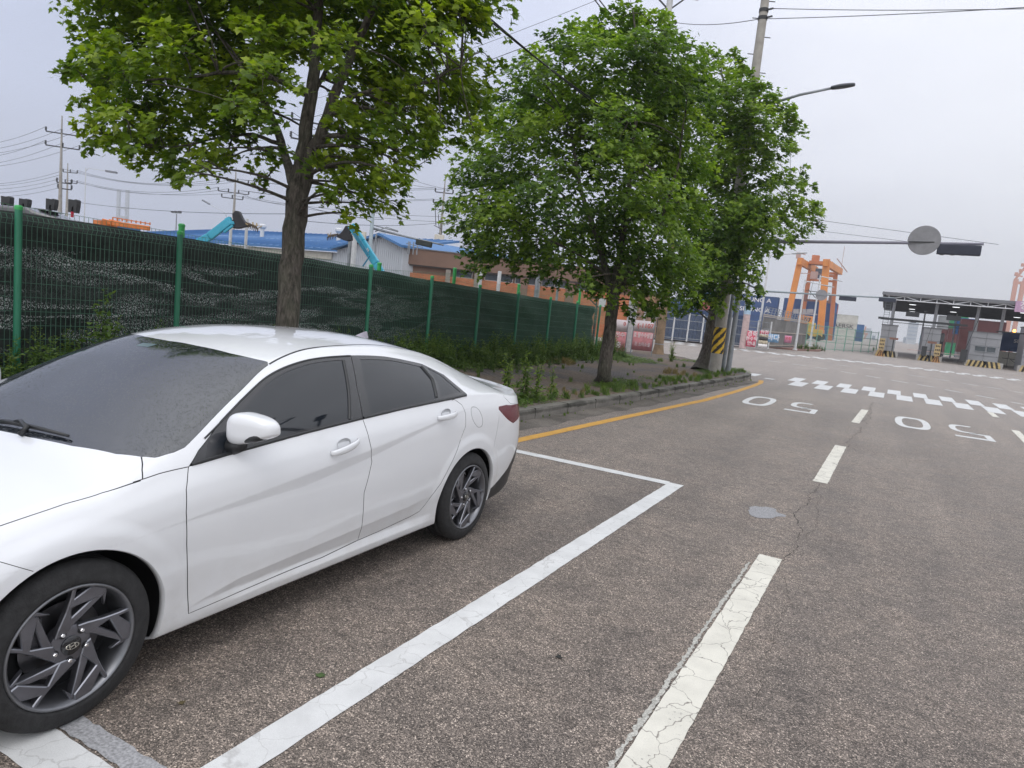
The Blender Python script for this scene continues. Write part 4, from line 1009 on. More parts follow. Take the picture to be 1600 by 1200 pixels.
def tree(label, base, limbs, blobs, r0, leafsize, density, mat, seed, shape=MAPLE, faces=MAPLE_F, up=.0, group='street trees along the kerb', fall=.35):
    """limbs: list of (points, r_start, r_end); blobs: (centre, radius)"""
    r_ = np.random.default_rng(seed); root = empty('maple_tree', base, label, 'tree', group)
    T = MB(); sk = []
    for pts, ra, rb in limbs:
        P = [Vector(p) for p in pts]; Q = []
        for i in range(len(P)-1):
            m_ = max(2, int((P[i+1]-P[i]).length/.12))
            Q += [P[i].lerp(P[i+1], j/m_) for j in range(m_)]
        Q.append(P[-1])
        for _ in range(3): Q = [Q[0]]+[(Q[i-1]+Q[i]*2+Q[i+1])/4 for i in range(1, len(Q)-1)]+[Q[-1]]
        w = [Vector(r_.uniform(-.012, .012, 3)) for _ in Q]; Q = [Q[0]]+[q+w_ for q, w_ in zip(Q[1:-1], w[1:-1])]+[Q[-1]]
        R = [ra+(rb-ra)*(i/(len(Q)-1))**.8 for i in range(len(Q))]
        if ra >= r0*.9: R = [R_*(1+.55*math.exp(-(Q[i]-Q[0]).length/.16)) for i, R_ in enumerate(R)]
        T.tube(Q, R, 14 if ra > .07 else 8, caps=False); sk += [(np.array(q), R[i]) for i, q in enumerate(Q) if i > 2]
    T.build('trunk', BARK, root, smooth=True, recalc=False)
    Bq = MB(); SKP = np.array([s[0] for s in sk]); SKR = np.array([s[1] for s in sk]); basez = base[2]
    twigs = []
    for c, br in blobs:
        c = np.array(c); d = np.linalg.norm(SKP-c, axis=1)+np.where(SKP[:, 2] > c[2]+.3, .8, 0)+np.where(SKP[:, 2] < basez+1.4, 3, 0)
        i = d.argmin(); s_ = SKP[i]; mid = (s_+c)/2+np.array([0, 0, .12*np.linalg.norm(c-s_)])+r_.uniform(-.1, .1, 3)
        P = bez(s_, mid, c, 7); rs = min(SKR[i]*.55, .007+.010*np.linalg.norm(c-s_)); Bq.tube(P, [rs*(1-.8*j/6)+.003 for j in range(7)], 5, caps=False)
        for _ in range(3):
            e_ = c+unit(r_.normal(size=3))*br*.75; Bq.tube([P[5], tuple((np.array(P[5])+e_)/2+[0, 0, .03]), tuple(e_)], [.006, .005, .003], 4, caps=False)
    Bq.build('branches', BARK, root, smooth=True, recalc=False)
    ctr = np.mean([b[0] for b in blobs], 0)
    pos, nr, tp, sz, ti = [], [], [], [], []
    for c, br in blobs:
        c = np.array(c); ns = max(3, int(density*br**2/.12)); out = unit((c-ctr)*[1, 1, .4]); bt = r_.normal(0, .15)
        for _ in range(ns):
            d = unit(r_.normal(size=3)); rad = r_.uniform(.25, 1)**.5; sc_ = c+d*br*rad*np.array([1, 1, .80]); nl = 15
            dirn = unit(d*[1, 1, .2]*.7+out*.7+r_.normal(0, .3, 3)); L_ = br*.55+.08
            t = r_.uniform(0, 1, nl); side_ = unit(np.cross(dirn, [0, 0, 1.0]))
            p = sc_+dirn*(t[:, None]-.4)*L_+side_*r_.normal(0, .30, nl)[:, None]*L_*(1-.5*t[:, None])+np.stack([np.zeros(nl), np.zeros(nl), -t**2*fall*L_+r_.normal(0, .035, nl)], -1)
            n0 = np.array([0, 0, 1.0])+out*.35+r_.normal(0, .42, (nl, 3)); td = dirn*.6+r_.normal(0, .5, (nl, 3))+np.array([0, 0, -.45])
            pos.append(p); nr.append(n0); tp.append(td); sz.append(leafsize*r_.uniform(.6, 1.15, nl)); b0_ = r_.normal(0, .10)
            ti.append(np.clip(.36+bt+b0_+r_.normal(0, .13, nl)+.24*t+.26*(d[2]*rad), 0, 1))  # leaf tint rises towards clump tops, putting top light into the colour
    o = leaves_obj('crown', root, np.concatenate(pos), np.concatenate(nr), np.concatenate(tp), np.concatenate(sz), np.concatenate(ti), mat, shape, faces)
    return root
def BL(lst, d, spread, seed, scale=None, drop=0.0, twice=0):
    """crown clumps: (x, y, r) in photo pixels at about d metres, spread in depth"""
    r_ = random.Random(seed); out = []
    for i, (x, y, r) in enumerate(lst):
        for k_ in range(1+(twice if r > 30 else 0)):
            dd = d+(r_.uniform(-spread, spread)*(1 if k_ == 0 else 1.6))
            if k_: x2, y2 = x+r_.uniform(-25, 25), y+r_.uniform(-20, 20)
            else: x2, y2 = x, y
            p = at(x2, y2, dd); out.append((tuple(p), r*dd/FPX*1.08))
    return out
# tree 1 (nearest)
D1 = 7.5
t1 = [(x, -60, 60) for x in range(170, 760, 80)]+[(x, -5, 55) for x in range(160, 740, 72)]+[(x, -130, 70) for x in range(220, 700, 95)]+[(x, -210, 70) for x in range(260, 640, 100)]
t1 += [(135, 62, 24), (185, 75, 42), (255, 60, 52), (330, 60, 52), (405, 60, 50), (470, 50, 46), (545, 70, 50), (610, 50, 50), (670, 45, 42), (725, 22, 34), (745, 30, 18)]
t1 += [(112, 102, 20), (150, 112, 34), (215, 125, 46), (290, 128, 50), (365, 120, 48), (425, 110, 44), (575, 130, 48), (640, 125, 46), (690, 108, 40), (735, 100, 30), (765, 96, 17)]
t1 += [(150, 165, 28), (145, 205, 22), (195, 182, 40), (262, 188, 44), (335, 185, 42), (388, 175, 36), (545, 185, 34), (600, 190, 38), (650, 180, 44), (705, 165, 42), (742, 150, 26), (738, 200, 20)]
t1 += [(140, 222, 16), (185, 222, 22), (238, 240, 26), (205, 238, 16), (290, 245, 30), (262, 262, 16), (330, 236, 26), (310, 262, 15), (352, 252, 14), (395, 228, 14), (412, 250, 16), (416, 282, 14), (520, 240, 26), (560, 225, 24), (600, 238, 22)]
t1 += [(505, 262, 18), (540, 285, 22), (575, 275, 22), (568, 318, 20), (600, 300, 22), (620, 325, 12), (548, 335, 13), (635, 285, 14), (500, 225, 18), (655, 222, 20), (690, 205, 22), (640, 245, 14), (718, 215, 14), (505, 300, 12), (525, 310, 14), (560, 262, 30), (585, 300, 26), (530, 258, 26), (612, 272, 24), (495, 245, 22), (575, 240, 26), (625, 255, 20), (665, 235, 16), (555, 300, 22), (425, 232, 22), (300, 268, 18), (350, 245, 22)]
B1 = BL(t1, D1, 1.1, 11, twice=1)
b1 = (-5.78, 5.52, .13)
l1 = [([b1, at(449, 512, 7.45), at(456, 400, 7.5), at(463, 320, 7.5), at(474, 262, 7.5)], .122, .118),
      ([at(468, 285, 7.5), at(478, 200, 7.5), at(490, 110, 7.45), at(498, 20, 7.4), at(500, -120, 7.4), at(505, -260, 7.4)], .085, .02),
      ([at(470, 285, 7.5), at(500, 215, 7.45), at(530, 130, 7.35), at(555, 65, 7.3), at(590, 5, 7.2), at(640, -90, 7.0), at(690, -160, 6.9)], .078, .015),
      ([at(464, 300, 7.5), at(446, 245, 7.6), at(430, 195, 7.8), at(400, 130, 8.1), at(340, 60, 8.4), at(280, -40, 8.6)], .055, .012),
      ([at(520, 168, 7.4), at(570, 140, 7.2), at(650, 135, 6.9), at(720, 105, 6.7)], .035, .008),
      ([at(480, 190, 7.5), at(500, 120, 7.8), at(560, 60, 8.3)], .04, .01),
      ([at(484, 150, 7.5), at(400, 110, 7.0), at(300, 120, 6.6), at(200, 130, 6.4)], .035, .007),
      ([at(470, 265, 7.5), at(510, 235, 7.7), at(560, 255, 7.9), at(600, 290, 8.0)], .022, .006),
      ([at(440, 225, 7.7), at(380, 205, 7.9), at(310, 225, 8.0), at(240, 230, 8.1)], .026, .006)]
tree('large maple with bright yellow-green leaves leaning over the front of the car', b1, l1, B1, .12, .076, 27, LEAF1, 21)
# tree 2
D2 = 14.6
t2 = [(985, 12, 24), (960, 42, 34), (1020, 45, 34), (1055, 55, 20), (905, 55, 30), (870, 60, 22), (925, 85, 44), (990, 90, 46), (1050, 95, 40), (855, 95, 34), (815, 105, 26), (800, 140, 30), (850, 150, 44), (920, 150, 50), (990, 150, 50), (1060, 145, 48), (1080, 110, 30),
      (765, 180, 30), (805, 195, 40), (870, 205, 46), (940, 210, 50), (1010, 210, 50), (1070, 205, 45), (735, 215, 22), (745, 250, 32), (800, 255, 46), (870, 260, 34), (935, 262, 40), (1010, 268, 48), (1070, 265, 45), (715, 275, 18), (760, 300, 42), (820, 310, 44), (885, 330, 30), (945, 318, 44), (1010, 325, 46), (1065, 320, 42),
      (702, 318, 16), (725, 335, 26), (775, 350, 42), (840, 362, 42), (905, 370, 34), (965, 372, 42), (1030, 378, 44), (730, 378, 22), (780, 395, 34), (740, 410, 14), (835, 405, 30), (890, 410, 28), (940, 420, 34), (1000, 425, 40), (1050, 425, 36), (752, 425, 12), (800, 418, 16), (860, 425, 18), (905, 440, 18),
      (925, 455, 20), (975, 462, 26), (1020, 462, 28), (995, 480, 20), (1025, 482, 16), (960, 478, 12), (1060, 460, 24), (700, 350, 14)]
B2 = BL(t2, D2, 1.5, 5, twice=1)
b2 = (-5.25, 14.30, .13)
l2 = [([b2, at(943, 585, 14.75), at(950, 540, 14.8), at(957, 480, 14.8), at(957, 440, 14.8)], .155, .12),
      ([at(957, 460, 14.8), at(968, 400, 14.7), at(980, 320, 14.6), at(990, 220, 14.6), at(1000, 120, 14.6), at(990, 20, 14.6)], .085, .015),
      ([at(957, 462, 14.8), at(945, 415, 14.8), at(930, 360, 14.9), at(905, 290, 15), at(890, 190, 15.2), at(880, 90, 15.4)], .08, .012),
      ([at(959, 470, 14.8), at(985, 425, 14.5), at(1030, 360, 14.2), at(1060, 260, 13.9), at(1075, 140, 13.7)], .06, .01),
      ([at(950, 430, 14.8), at(900, 395, 14.5), at(830, 360, 14.2), at(760, 320, 13.9)], .04, .008),
      ([at(975, 360, 14.7), at(1020, 290, 15.4), at(1040, 220, 15.9)], .035, .008),
      ([at(925, 340, 14.9), at(860, 290, 15.5), at(800, 250, 16.0)], .035, .008)]
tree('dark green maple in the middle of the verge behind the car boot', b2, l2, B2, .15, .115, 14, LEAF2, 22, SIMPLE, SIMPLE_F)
# tree 3
D3 = 19.9
t3 = [(1110, 85, 18), (1150, 88, 14), (1125, 110, 26), (1160, 120, 20), (1140, 150, 34), (1190, 150, 26), (1095, 150, 34), (1215, 165, 22), (1235, 178, 15), (1180, 190, 36), (1225, 200, 26), (1242, 195, 10), (1125, 205, 38), (1160, 235, 34), (1210, 235, 26), (1235, 225, 12), (1105, 255, 34), (1150, 285, 34), (1195, 270, 26), (1225, 285, 24), (1250, 268, 12), (1262, 290, 12),
      (1180, 320, 32), (1225, 325, 30), (1262, 325, 20), (1280, 318, 9), (1275, 345, 12), (1245, 355, 20), (1200, 360, 28), (1150, 340, 36), (1100, 330, 36), (1110, 380, 36), (1160, 385, 32), (1205, 385, 16), (1230, 378, 10), (1175, 415, 22), (1140, 425, 28), (1095, 425, 34), (1180, 440, 14), (1150, 455, 20), (1110, 455, 24), (1072, 450, 26), (1185, 455, 10), (1165, 470, 10), (1085, 480, 14), (1060, 480, 12), (1120, 475, 16), (1075, 380, 30)]
B3 = BL(t3, D3, 1.3, 9, twice=1)
b3 = (-5.0, 22.3, .13)
l3 = [([b3, at(1104, 550, 22.2), at(1112, 500, 22.2), at(1122, 460, 22.2)], .20, .14),
      ([at(1120, 470, 22.2), at(1138, 400, 22), at(1150, 300, 22), at(1140, 180, 22), at(1125, 100, 22)], .10, .02),
      ([at(1122, 475, 22.2), at(1150, 430, 21.8), at(1190, 370, 21.4), at(1235, 320, 21.0)], .07, .01),
      ([at(1118, 470, 22.2), at(1100, 410, 22.4), at(1085, 320, 22.8), at(1090, 200, 23)], .07, .01),
      ([at(1145, 330, 22), at(1185, 250, 21.6), at(1215, 190, 21.2)], .05, .01)]
tree('farthest maple of the verge standing beside the striped concrete pole', b3, l3, B3, .19, .135, 13, LEAF2, 23, SIMPLE, SIMPLE_F)

# ------------------------------------------------------------------ fences
GREEN = pm('fence_green', (.030, .20, .115), .42, var=.10, vs=3)
GREENB = pm('fence_green_bright', (.045, .40, .10), .42, var=.08, vs=3)
GREENW = pm('fence_wire_green', (.075, .185, .13), .5, var=.15, vs=2)
WIRE2 = pm('fence_wire_light', (.10, .24, .13), .5, var=.15, vs=2)
def net_mat():
    m, n, b = newmat('shade_net'); tcn = n.n('ShaderNodeTexCoord'); v = tcn.outputs['Object']
    mpn = n.n('ShaderNodeMapping'); mpn.inputs['Scale'].default_value = (1, .42, 3.1); mpn.inputs['Rotation'].default_value = (.03, 0, 0); n.ln(v, mpn.inputs[0])
    fold = n.noise(mpn.outputs[0], 1.15, 3, .5, .7)
    band = n.ramp(fold, (.41, 0.0), (.44, 1.0), (.53, .65), (.60, 0.05))
    m2 = n.n('ShaderNodeMapping'); m2.inputs['Scale'].default_value = (1, 1.1, .9); n.ln(v, m2.inputs[0])
    light_spk = n.ramp(n.noise(m2.outputs[0], 62, 3, .75), (.53, 0.0), (.575, 1.0))  # pale specks put the light shining through the net's holes into its colour
    s_ = n.n('ShaderNodeSeparateXYZ'); n.ln(v, s_.inputs[0])
    zt = n.ramp(n.m('MULTIPLY', s_.outputs[2], .5), (.25, 0.0), (.36, 1.0), (.86, 1.0), (.90, 0.0)); yt = n.ramp(n.m('MULTIPLY', s_.outputs[1], .05), (.42, 1.0), (.68, .12), (.8, .0))
    f = n.m('MULTIPLY', n.m('MULTIPLY', light_spk, n.m('MULTIPLY', band, zt)), yt)
    dk = n.ramp(n.noise(v, 8, 5, .7), (.35, (.011, .016, .015)), (.65, (.030, .042, .037)))
    dk2 = n.mix(n.ramp(n.m('MULTIPLY', s_.outputs[1], .05), (.45, 0.0), (.85, 1.0)), dk, (.012, .050, .024))
    n.ln(n.mix(f, dk2, (.85, .88, .90)), b.inputs['Base Color']); b.inputs['Roughness'].default_value = .75
    bp = n.n('ShaderNodeBump'); bp.inputs['Strength'].default_value = .8; bp.inputs['Distance'].default_value = .06; n.ln(n.m('ADD', fold, n.m('MULTIPLY', light_spk, .1)), bp.inputs['Height']); n.ln(bp.outputs[0], b.inputs['Normal']); return m
XF = -8.70
topz = lambda y: float(np.interp(y, [0, 4.3, 6.3, 10.3, 14.3, 18.3, 22.4, 30], [2.20, 2.20, 2.19, 2.115, 2.01, 1.93, 1.87, 1.80]))
fence = empty('wire_fence', (XF, 12, .149), 'long green welded wire fence with thick posts in front of dark netting', 'fence')
step_ = 2.02; posts = [4.28+step_*i for i in range(-4, 10)]
for i, y in enumerate(posts):
    z = topz(y); P_ = MB(); P_.lathe((XF, y, .1), (0, 0, 1), [(.038, 0), (.038, z-.1)], 16); po = P_.build('post', GREEN, fence, smooth=2)
    P_ = MB(); P_.lathe((XF, y, z-.02), (0, 0, 1), [(.042, 0), (.042, .035), (.030, .05), (0, .054)], 16); P_.build('post_cap', GREENB, po, smooth=2)
    if i+1 < len(posts):
        y2 = posts[i+1]; zt0, zt1 = topz(y)-.07, topz(y2)-.07; Wm = MB(); k_ = int((y2-y-.1)/.056)
        for j in range(k_+1):
            yy = y+.05+(y2-y-.1)*j/k_; t = (yy-y)/(y2-y); zz = zt0+(zt1-zt0)*t
            Wm.beam((XF-.045, yy, .22), (XF-.045, yy, zz-.11), .0042, up=(1, 0, 0)); Wm.beam((XF-.045, yy, zz-.11), (XF-.012, yy, zz-.055), .0042, up=(0, 1, 0)); Wm.beam((XF-.012, yy, zz-.055), (XF-.045, yy, zz), .0042, up=(0, 1, 0))
        for dz in [0, .11]+[.11+.163*q for q in range(1, 12)]:
            if zt0-dz < .2: break
            Wm.beam((XF-.045, y+.03, zt0-dz), (XF-.045, y2-.03, zt1-dz), .0052)
        Wm.beam((XF-.010, y+.03, zt0-.055), (XF-.010, y2-.03, zt1-.055), .005)
        Wm.build('mesh_panel', GREENW, fence, recalc=False)
NT = MB(); ys = np.arange(-4, 22.7, .16); zs_ = np.linspace(.12, 1.0, 15); r_ = random.Random(4); vs = []
from mathutils import noise as mnoise
for y in ys:
    tz = topz(y)-.035-.05*abs(mnoise.noise(Vector((y*.45, 3, 0))))
    for q in zs_:
        z = .12+(tz-.12)*(q-.12)/.88
        vs.append((XF-.24+.085*mnoise.noise(Vector((0, y*.7+2.2*z, z*2.3)))+.03*mnoise.noise(Vector((5, y*2.2, z*5))), y, z))
nz_ = len(zs_); NT.add(vs, [(i*nz_+j, (i+1)*nz_+j, (i+1)*nz_+j+1, i*nz_+j+1) for i in range(len(ys)-1) for j in range(nz_-1)])
no_ = NT.build('shade_net', net_mat(), None, smooth=True); 
me = no_.data; sol = no_.modifiers.new('thick', 'SOLIDIFY'); sol.thickness = .006
tag(no_, 'dark green shade netting with pale speckled folds hanging behind the wire fence', 'netting')
# the second fence behind
XB = -9.55
f2 = empty('wire_fence', (XB, 12, .149), 'taller bright green wire fence behind the dark netting, only its tops showing', 'fence')
bt = [(284, 352), (593, 412), (676, 419), (711, 420), (811, 445), (907, 452)]
yy = []
for px, py in bt:
    v = _f+(px-800)/FPX*_r-(py-600)/FPX*_u; t = (XB-CAM[0])/v[0]; p = CAM+v*t; yy.append((p[1], p[2]))
yy = [(1.2, 2.45)]+[q for i, q in enumerate(yy) if i != 2]+[(26.2, 2.3)]
for i, (y, z) in enumerate(yy):
    P_ = MB(); P_.lathe((XB, y, .1), (0, 0, 1), [(.045, 0), (.045, z-.12), (.05, z-.12), (.05, z-.09), (.034, z-.075), (0, z-.07)], 16); P_.build('post', GREENB, f2, smooth=2)
    if i+1 < len(yy):
        y2, z2 = yy[i+1]; Wm = MB(); k_ = int((y2-y)/.06)
        for j in range(1, k_):
            t = j/k_; Wm.beam((XB, y+(y2-y)*t, 1.2), (XB, y+(y2-y)*t, z+(z2-z)*t-.12), .004, up=(1, 0, 0))
        for dz in (.12, .28, .46, .64, .82): Wm.beam((XB, y, z-dz), (XB, y2, z2-dz), .005)
        Wm.build('mesh_panel', WIRE2, f2, recalc=False)

# ------------------------------------------------------------------ weeds and grass
def weed_proto(kind, r_):
    """returns leaf arrays of one plant at the origin, height 1, plus stem tubes"""
    P, Nn_, T_, S_ = [], [], [], []; stems = []
    if kind == 0:      # mugwort like: upright stems with feathery leaves
        for s in range(r_.integers(2, 5)):
            lean = r_.normal(0, .16, 2); h = r_.uniform(.65, 1.0); pts = [np.array([lean[0]*t*t, lean[1]*t*t, h*t]) for t in np.linspace(0, 1, 6)]; stems.append(pts)
            n_ = 26
            for j in range(n_):
                t = (j/n_)**.9; p = np.array([lean[0]*t*t, lean[1]*t*t, h*t]); a = r_.uniform(0, 2*PI); d = np.array([math.cos(a), math.sin(a), .55]); L_ = (.17*(1-t)**.8+.05)*r_.uniform(.5, 1.2)
                for q in range(3):
                    P.append(p+d*L_*q*.33); T_.append(d+r_.normal(0, .5, 3)); Nn_.append(np.array([0, 0, 1.0])+r_.normal(0, .5, 3)); S_.append(L_*.55)
    elif kind == 1:    # low bushy clover / vine
        for j in range(110):
            a = r_.uniform(0, 2*PI); q = r_.uniform(0, 1)**.6; p = np.array([math.cos(a)*q*.75, math.sin(a)*q*.75, r_.uniform(.03, .42)*(1-q*.5)]); P.append(p); T_.append(np.array([math.cos(a), math.sin(a), .2])+r_.normal(0, .4, 3)); Nn_.append(np.array([0, 0, 1.0])+r_.normal(0, .35, 3)); S_.append(r_.uniform(.07, .14))
    else:              # grass tuft: blades as slim leaves
        for j in range(60):
            a = r_.uniform(0, 2*PI); q = r_.uniform(0, .55)**1.2; p = np.array([math.cos(a)*q, math.sin(a)*q, 0]); P.append(p); T_.append(np.array([r_.normal(0, .35), r_.normal(0, .35), 1.0])); Nn_.append(np.array([math.cos(a), math.sin(a), .3])); S_.append(r_.uniform(.25, 1.0))
    return np.array(P), np.array(Nn_), np.array(T_), np.array(S_), stems
LANCE = np.array([(0, 0), (.12, .25), (.10, .6), (0, 1.0), (-.10, .6), (-.12, .25)]); LANCE_F = [(0, 1, 2, 3), (0, 3, 4, 5)]
LANCE2 = LANCE*[2.2, 1]; BLADE = np.array([(0, 0), (.034, .02), (.028, .6), (0, 1.0), (-.028, .6), (-.034, .02)])
OVAL = np.array([(0, 0), (.30, .28), (.30, .66), (0, 1.0), (-.30, .66), (-.30, .28)])
WEED = leaf_mat('weed_leaf', (.040, .088, .020), (.098, .168, .036), (.21, .28, .06), .38)
DRY = leaf_mat('dry_grass', (.14, .11, .055), (.26, .20, .10), (.38, .31, .17), .3)
protos = {k_: [weed_proto(k_, np.random.default_rng(50+k_*10+i)) for i in range(4)] for k_ in (0, 1, 2)}
def weeds(name, items, kind, mat, shape, tmean, seed, stuff=True, label=None, cat=None, group=None, stemr=.004):
    r_ = np.random.default_rng(seed); P, Nn_, T_, S_, C_ = [], [], [], [], []; SM = MB()
    for (x, y, z, h) in items:
        p, n_, t_, s_, st = protos[kind][r_.integers(0, 4)]; a = r_.uniform(0, 2*PI); R = np.array([[math.cos(a), -math.sin(a), 0], [math.sin(a), math.cos(a), 0], [0, 0, 1]])
        P.append(p@R.T*h+[x, y, z]); Nn_.append(n_@R.T); T_.append(t_@R.T); S_.append(s_*h); C_.append(np.clip(tmean+r_.normal(0, .1)+r_.normal(0, .12, len(p))+.25*p[:, 2], 0, 1))
        for q in st: SM.tube([tuple(R@v_*h+[x, y, z]) for v_ in q], [stemr, stemr*.9, stemr*.8, stemr*.6, stemr*.5, stemr*.3], 4, caps=False)
    P = np.concatenate(P)
    if stuff:
        o = leaves_obj(name, None, P, np.concatenate(Nn_), np.concatenate(T_), np.concatenate(S_), np.concatenate(C_), mat, shape, LANCE_F, .1); tag(o, kind='stuff')
        if SM.v: s = SM.build('weed_stems', mat, o, recalc=False)
        return o
    x, y, z, h = items[0]; root = empty(name, (x, y, z), label, cat, group)
    leaves_obj('leaves', root, P, np.concatenate(Nn_), np.concatenate(T_), np.concatenate(S_), np.concatenate(C_), mat, shape, LANCE_F, .1); SM.build('stem', mat, root, recalc=False)
    return root
rw = random.Random(8); G0 = .149
it = []
for _ in range(520):
    y = rw.uniform(-1, 23.2); dx = abs(rw.gauss(0, .55)); it.append((XF+.08+dx*.9, y, G0, rw.uniform(.35, .8)*(1.15-.45*min(dx, 1.4))))
for _ in range(60): it.append((XF-rw.uniform(.05, .6), rw.uniform(0, 26), G0, rw.uniform(.5, 1.0)))
weeds('weeds', it, 0, WEED, LANCE2, .38, 1)
it = []
for _ in range(330):
    y = rw.uniform(8, 24); dx = abs(rw.gauss(0, .4)); it.append((XF+.05+dx, y, G0-.01, rw.uniform(.25, .5)))
for (cx, cy, n_, sx, sy) in ((-4.95, 14.0, 36, .25, .6), (-5.1, 15.0, 12, .3, .4), (-4.6, 21.8, 34, .3, .8), (-7.4, 22.2, 70, .8, 1.1), (-4.95, 9.9, 30, .2, .8), (-4.95, 9.2, 20, .15, .7), (-4.4, 24.2, 30, .35, .5), (-6.1, 26.0, 20, .8, .5), (-4.8, 17.0, 20, .25, 1.2)):
    for _ in range(n_): it.append((cx+rw.gauss(0, sx*.6), cy+rw.gauss(0, sy*.6), G0-.01, rw.uniform(.14, .34)))
weeds('ground_cover', it, 1, WEED, OVAL, .48, 2)
it = []
for _ in range(150): y = rw.uniform(6, 24.5); kx = float(np.interp(y, [p[1] for p in KL[:9]], [p[0] for p in KL[:9]])); it.append((kx-.19-abs(rw.gauss(0, .35)), y, G0, rw.uniform(.06, .22)))
for _ in range(50): it.append((rw.uniform(-8.6, -5.0), rw.uniform(9, 24), G0, rw.uniform(.06, .2)))
for _ in range(60): y = rw.uniform(7, 23); kx = float(np.interp(y, [p[1] for p in KL[:9]], [p[0] for p in KL[:9]])); it.append((kx+abs(rw.gauss(0, .1)), y, 0.0, rw.uniform(.02, .07)))
weeds('grass', it, 2, WEED, BLADE, .6, 3)
it = []
for (cx, cy, n_, s_) in ((-7.7, 17.4, 18, .25), (-4.9, 19.2, 10, .25), (-4.85, 11.6, 6, .2)):
    for _ in range(n_): it.append((cx+rw.gauss(0, s_), cy+rw.gauss(0, s_*1.3), G0, rw.uniform(.10, .26)))
weeds('dry_grass', it, 2, DRY, BLADE, .5, 4)
# tall single weeds one can tell apart
pl = [((-5.05, 9.35), .80, 'tall feathery weed standing just behind the boot of the car', 'left'),
      ((-4.98, 9.85), .86, 'tallest leaning weed at the kerb behind the car, its tips spreading right', ''),
      ((-4.82, 10.6), .60, 'thin yellowing weed at the kerb edge right of the tall leaning weed', ''),
      ((-8.2, 4.95), 1.3, 'bushy green mugwort in front of the fence above the windscreen', ''),
      ((-8.25, 10.95), .95, 'slender pale weed rising over the car roof before the green fence', ''),
      ((-6.6, 24.6), .75, 'young weed growing at the pavement edge left of the farthest maple', '')]
for i, ((x, y), h, lb, _) in enumerate(pl):
    items = [(x, y, G0, h), (x+.04, y+.05, G0, h*.8)] if i != 2 else [(x, y, G0, h)]
    if i == 1: items.append((x+.15, y+.2, G0, h*.9))
    weeds('tall_weed', items, 0, WEED, LANCE2, .62 if i in (0, 1, 2, 4) else .5, 60+i, False, lb, 'weed', 'tall weeds on the verge', .006)
# a few fallen leaves on the road
def ground_leaf(px, py, s, rot, col, label):
    p = gnd(px, py); mb = MB(); c_, s_ = math.cos(rot), math.sin(rot)
    mb.add([(p[0]+(a*c_-b*s_)*s, p[1]+(a*s_+b*c_)*s, .004+.012*abs(a)) for a, b in MAPLE], [tuple(f) for f in MAPLE_F]); o = mb.build('fallen_leaf', col, None, recalc=False)
    sol = o.modifiers.new('thick', 'SOLIDIFY'); sol.thickness = .0008; top(o, label, 'leaf', 'leaves lying on the asphalt')
ground_leaf(500, 1060, .045, .6, pm('leaf_green_fallen', (.05, .09, .02), .6), 'green fallen leaf on the asphalt inside the parking bay')
ground_leaf(878, 1028, .04, 2.2, pm('leaf_dark_fallen', (.02, .02, .018), .8), 'small blackened leaf lying between the bay line and lane dash')
ground_leaf(285, 1102, .03, 1.2, pm('leaf_brown_fallen', (.09, .07, .03), .8), 'tiny brown leaf scrap beside the front wheel')
# ------------------------------------------------------------------ poles, wires and yard behind the fence
CONC = pm('pole_concrete', (.34, .32, .29), .85, var=.14, vs=5, bump=.3, bs=40)
CONCB = pm('pole_concrete_brown', (.26, .185, .12), .9, var=.25, vs=3, bump=.3, bs=40)
STEEL = pm('galvanised_steel', (.26, .28, .30), .45, metal=.35, var=.15)
WHITEP = pm('white_pole_paint', (.60, .61, .62), .5, var=.1)
DARKM = pm('dark_fittings', (.03, .032, .035), .6)
CABLE = pm('cable_black', (.02, .021, .023), .7)
WIREM = pm('wire_grey', (.10, .105, .12), .7)
def vpt(px, py, d, z=None):
    p = at(px, py, d); return np.array([p[0], p[1], p[2] if z is None else z])
def pole(name, px, py, d, label, cat, r0, r1, mat, h=None, z0=0.0, group=None):
    """px, py : a point of the pole on the photo; the shaft stands vertically through it"""
    p = at(px, py, d); h = p[2] if h is None else h
    root = empty(name, (p[0], p[1], z0), label, cat, group)
    m_ = MB(); m_.lathe((p[0], p[1], z0), (0, 0, 1), [(r0, 0), (r1, h-z0), (0, h-z0+.01)], 14); m_.build('shaft', mat, root, smooth=2)
    return root, p[0], p[1], h
RT = np.array([math.cos(YAW), -math.sin(YAW), 0.0]); FW = np.array([math.sin(YAW), math.cos(YAW), 0.0])
def crossarm(root, x, y, z, a, L0, L1, ins=3, tilt=.0, down=False):
    """arm from -L0 to +L1 along horizontal direction a (radians from the picture's right)"""
    d_ = RT*math.cos(a)+FW*math.sin(a); p0 = np.array([x, y, z])-d_*L0+[0, 0, tilt*L0]; p1 = np.array([x, y, z])+d_*L1-[0, 0, tilt*L1]
    m_ = MB(); m_.beam(p0, p1, .09, .09); m_.build('crossarm', DARKM, root)
    ends = []
    for i in range(ins):
        t = i/(max(ins-1, 1)); q = p0+(p1-p0)*t; k_ = MB(); s_ = -1 if down else 1
        k_.lathe(q+[0, 0, .05*s_], (0, 0, s_), [(.05, 0), (.10, .06), (.05, .12), (.10, .18), (.05, .24), (.10, .30), (.03, .36)], 8); k_.build('insulator', DARKM, root, smooth=True); ends.append(q+[0, 0, .4*s_])
    return ends
def wire(p0, p1, sag, r=.012, mat=None, label='thin overhead wire strung between the utility poles', group='overhead wires', n_=22, name='overhead_wire'):
    p0, p1 = np.array(p0), np.array(p1); P = [p0+(p1-p0)*t-np.array([0, 0, 4*sag*t*(1-t)]) for t in np.linspace(0, 1, n_)]
    m_ = MB(); m_.tube(P, r, 5); o = m_.build(name, mat or WIREM, None, smooth=True, recalc=False); return top(o, label, 'wire', group)
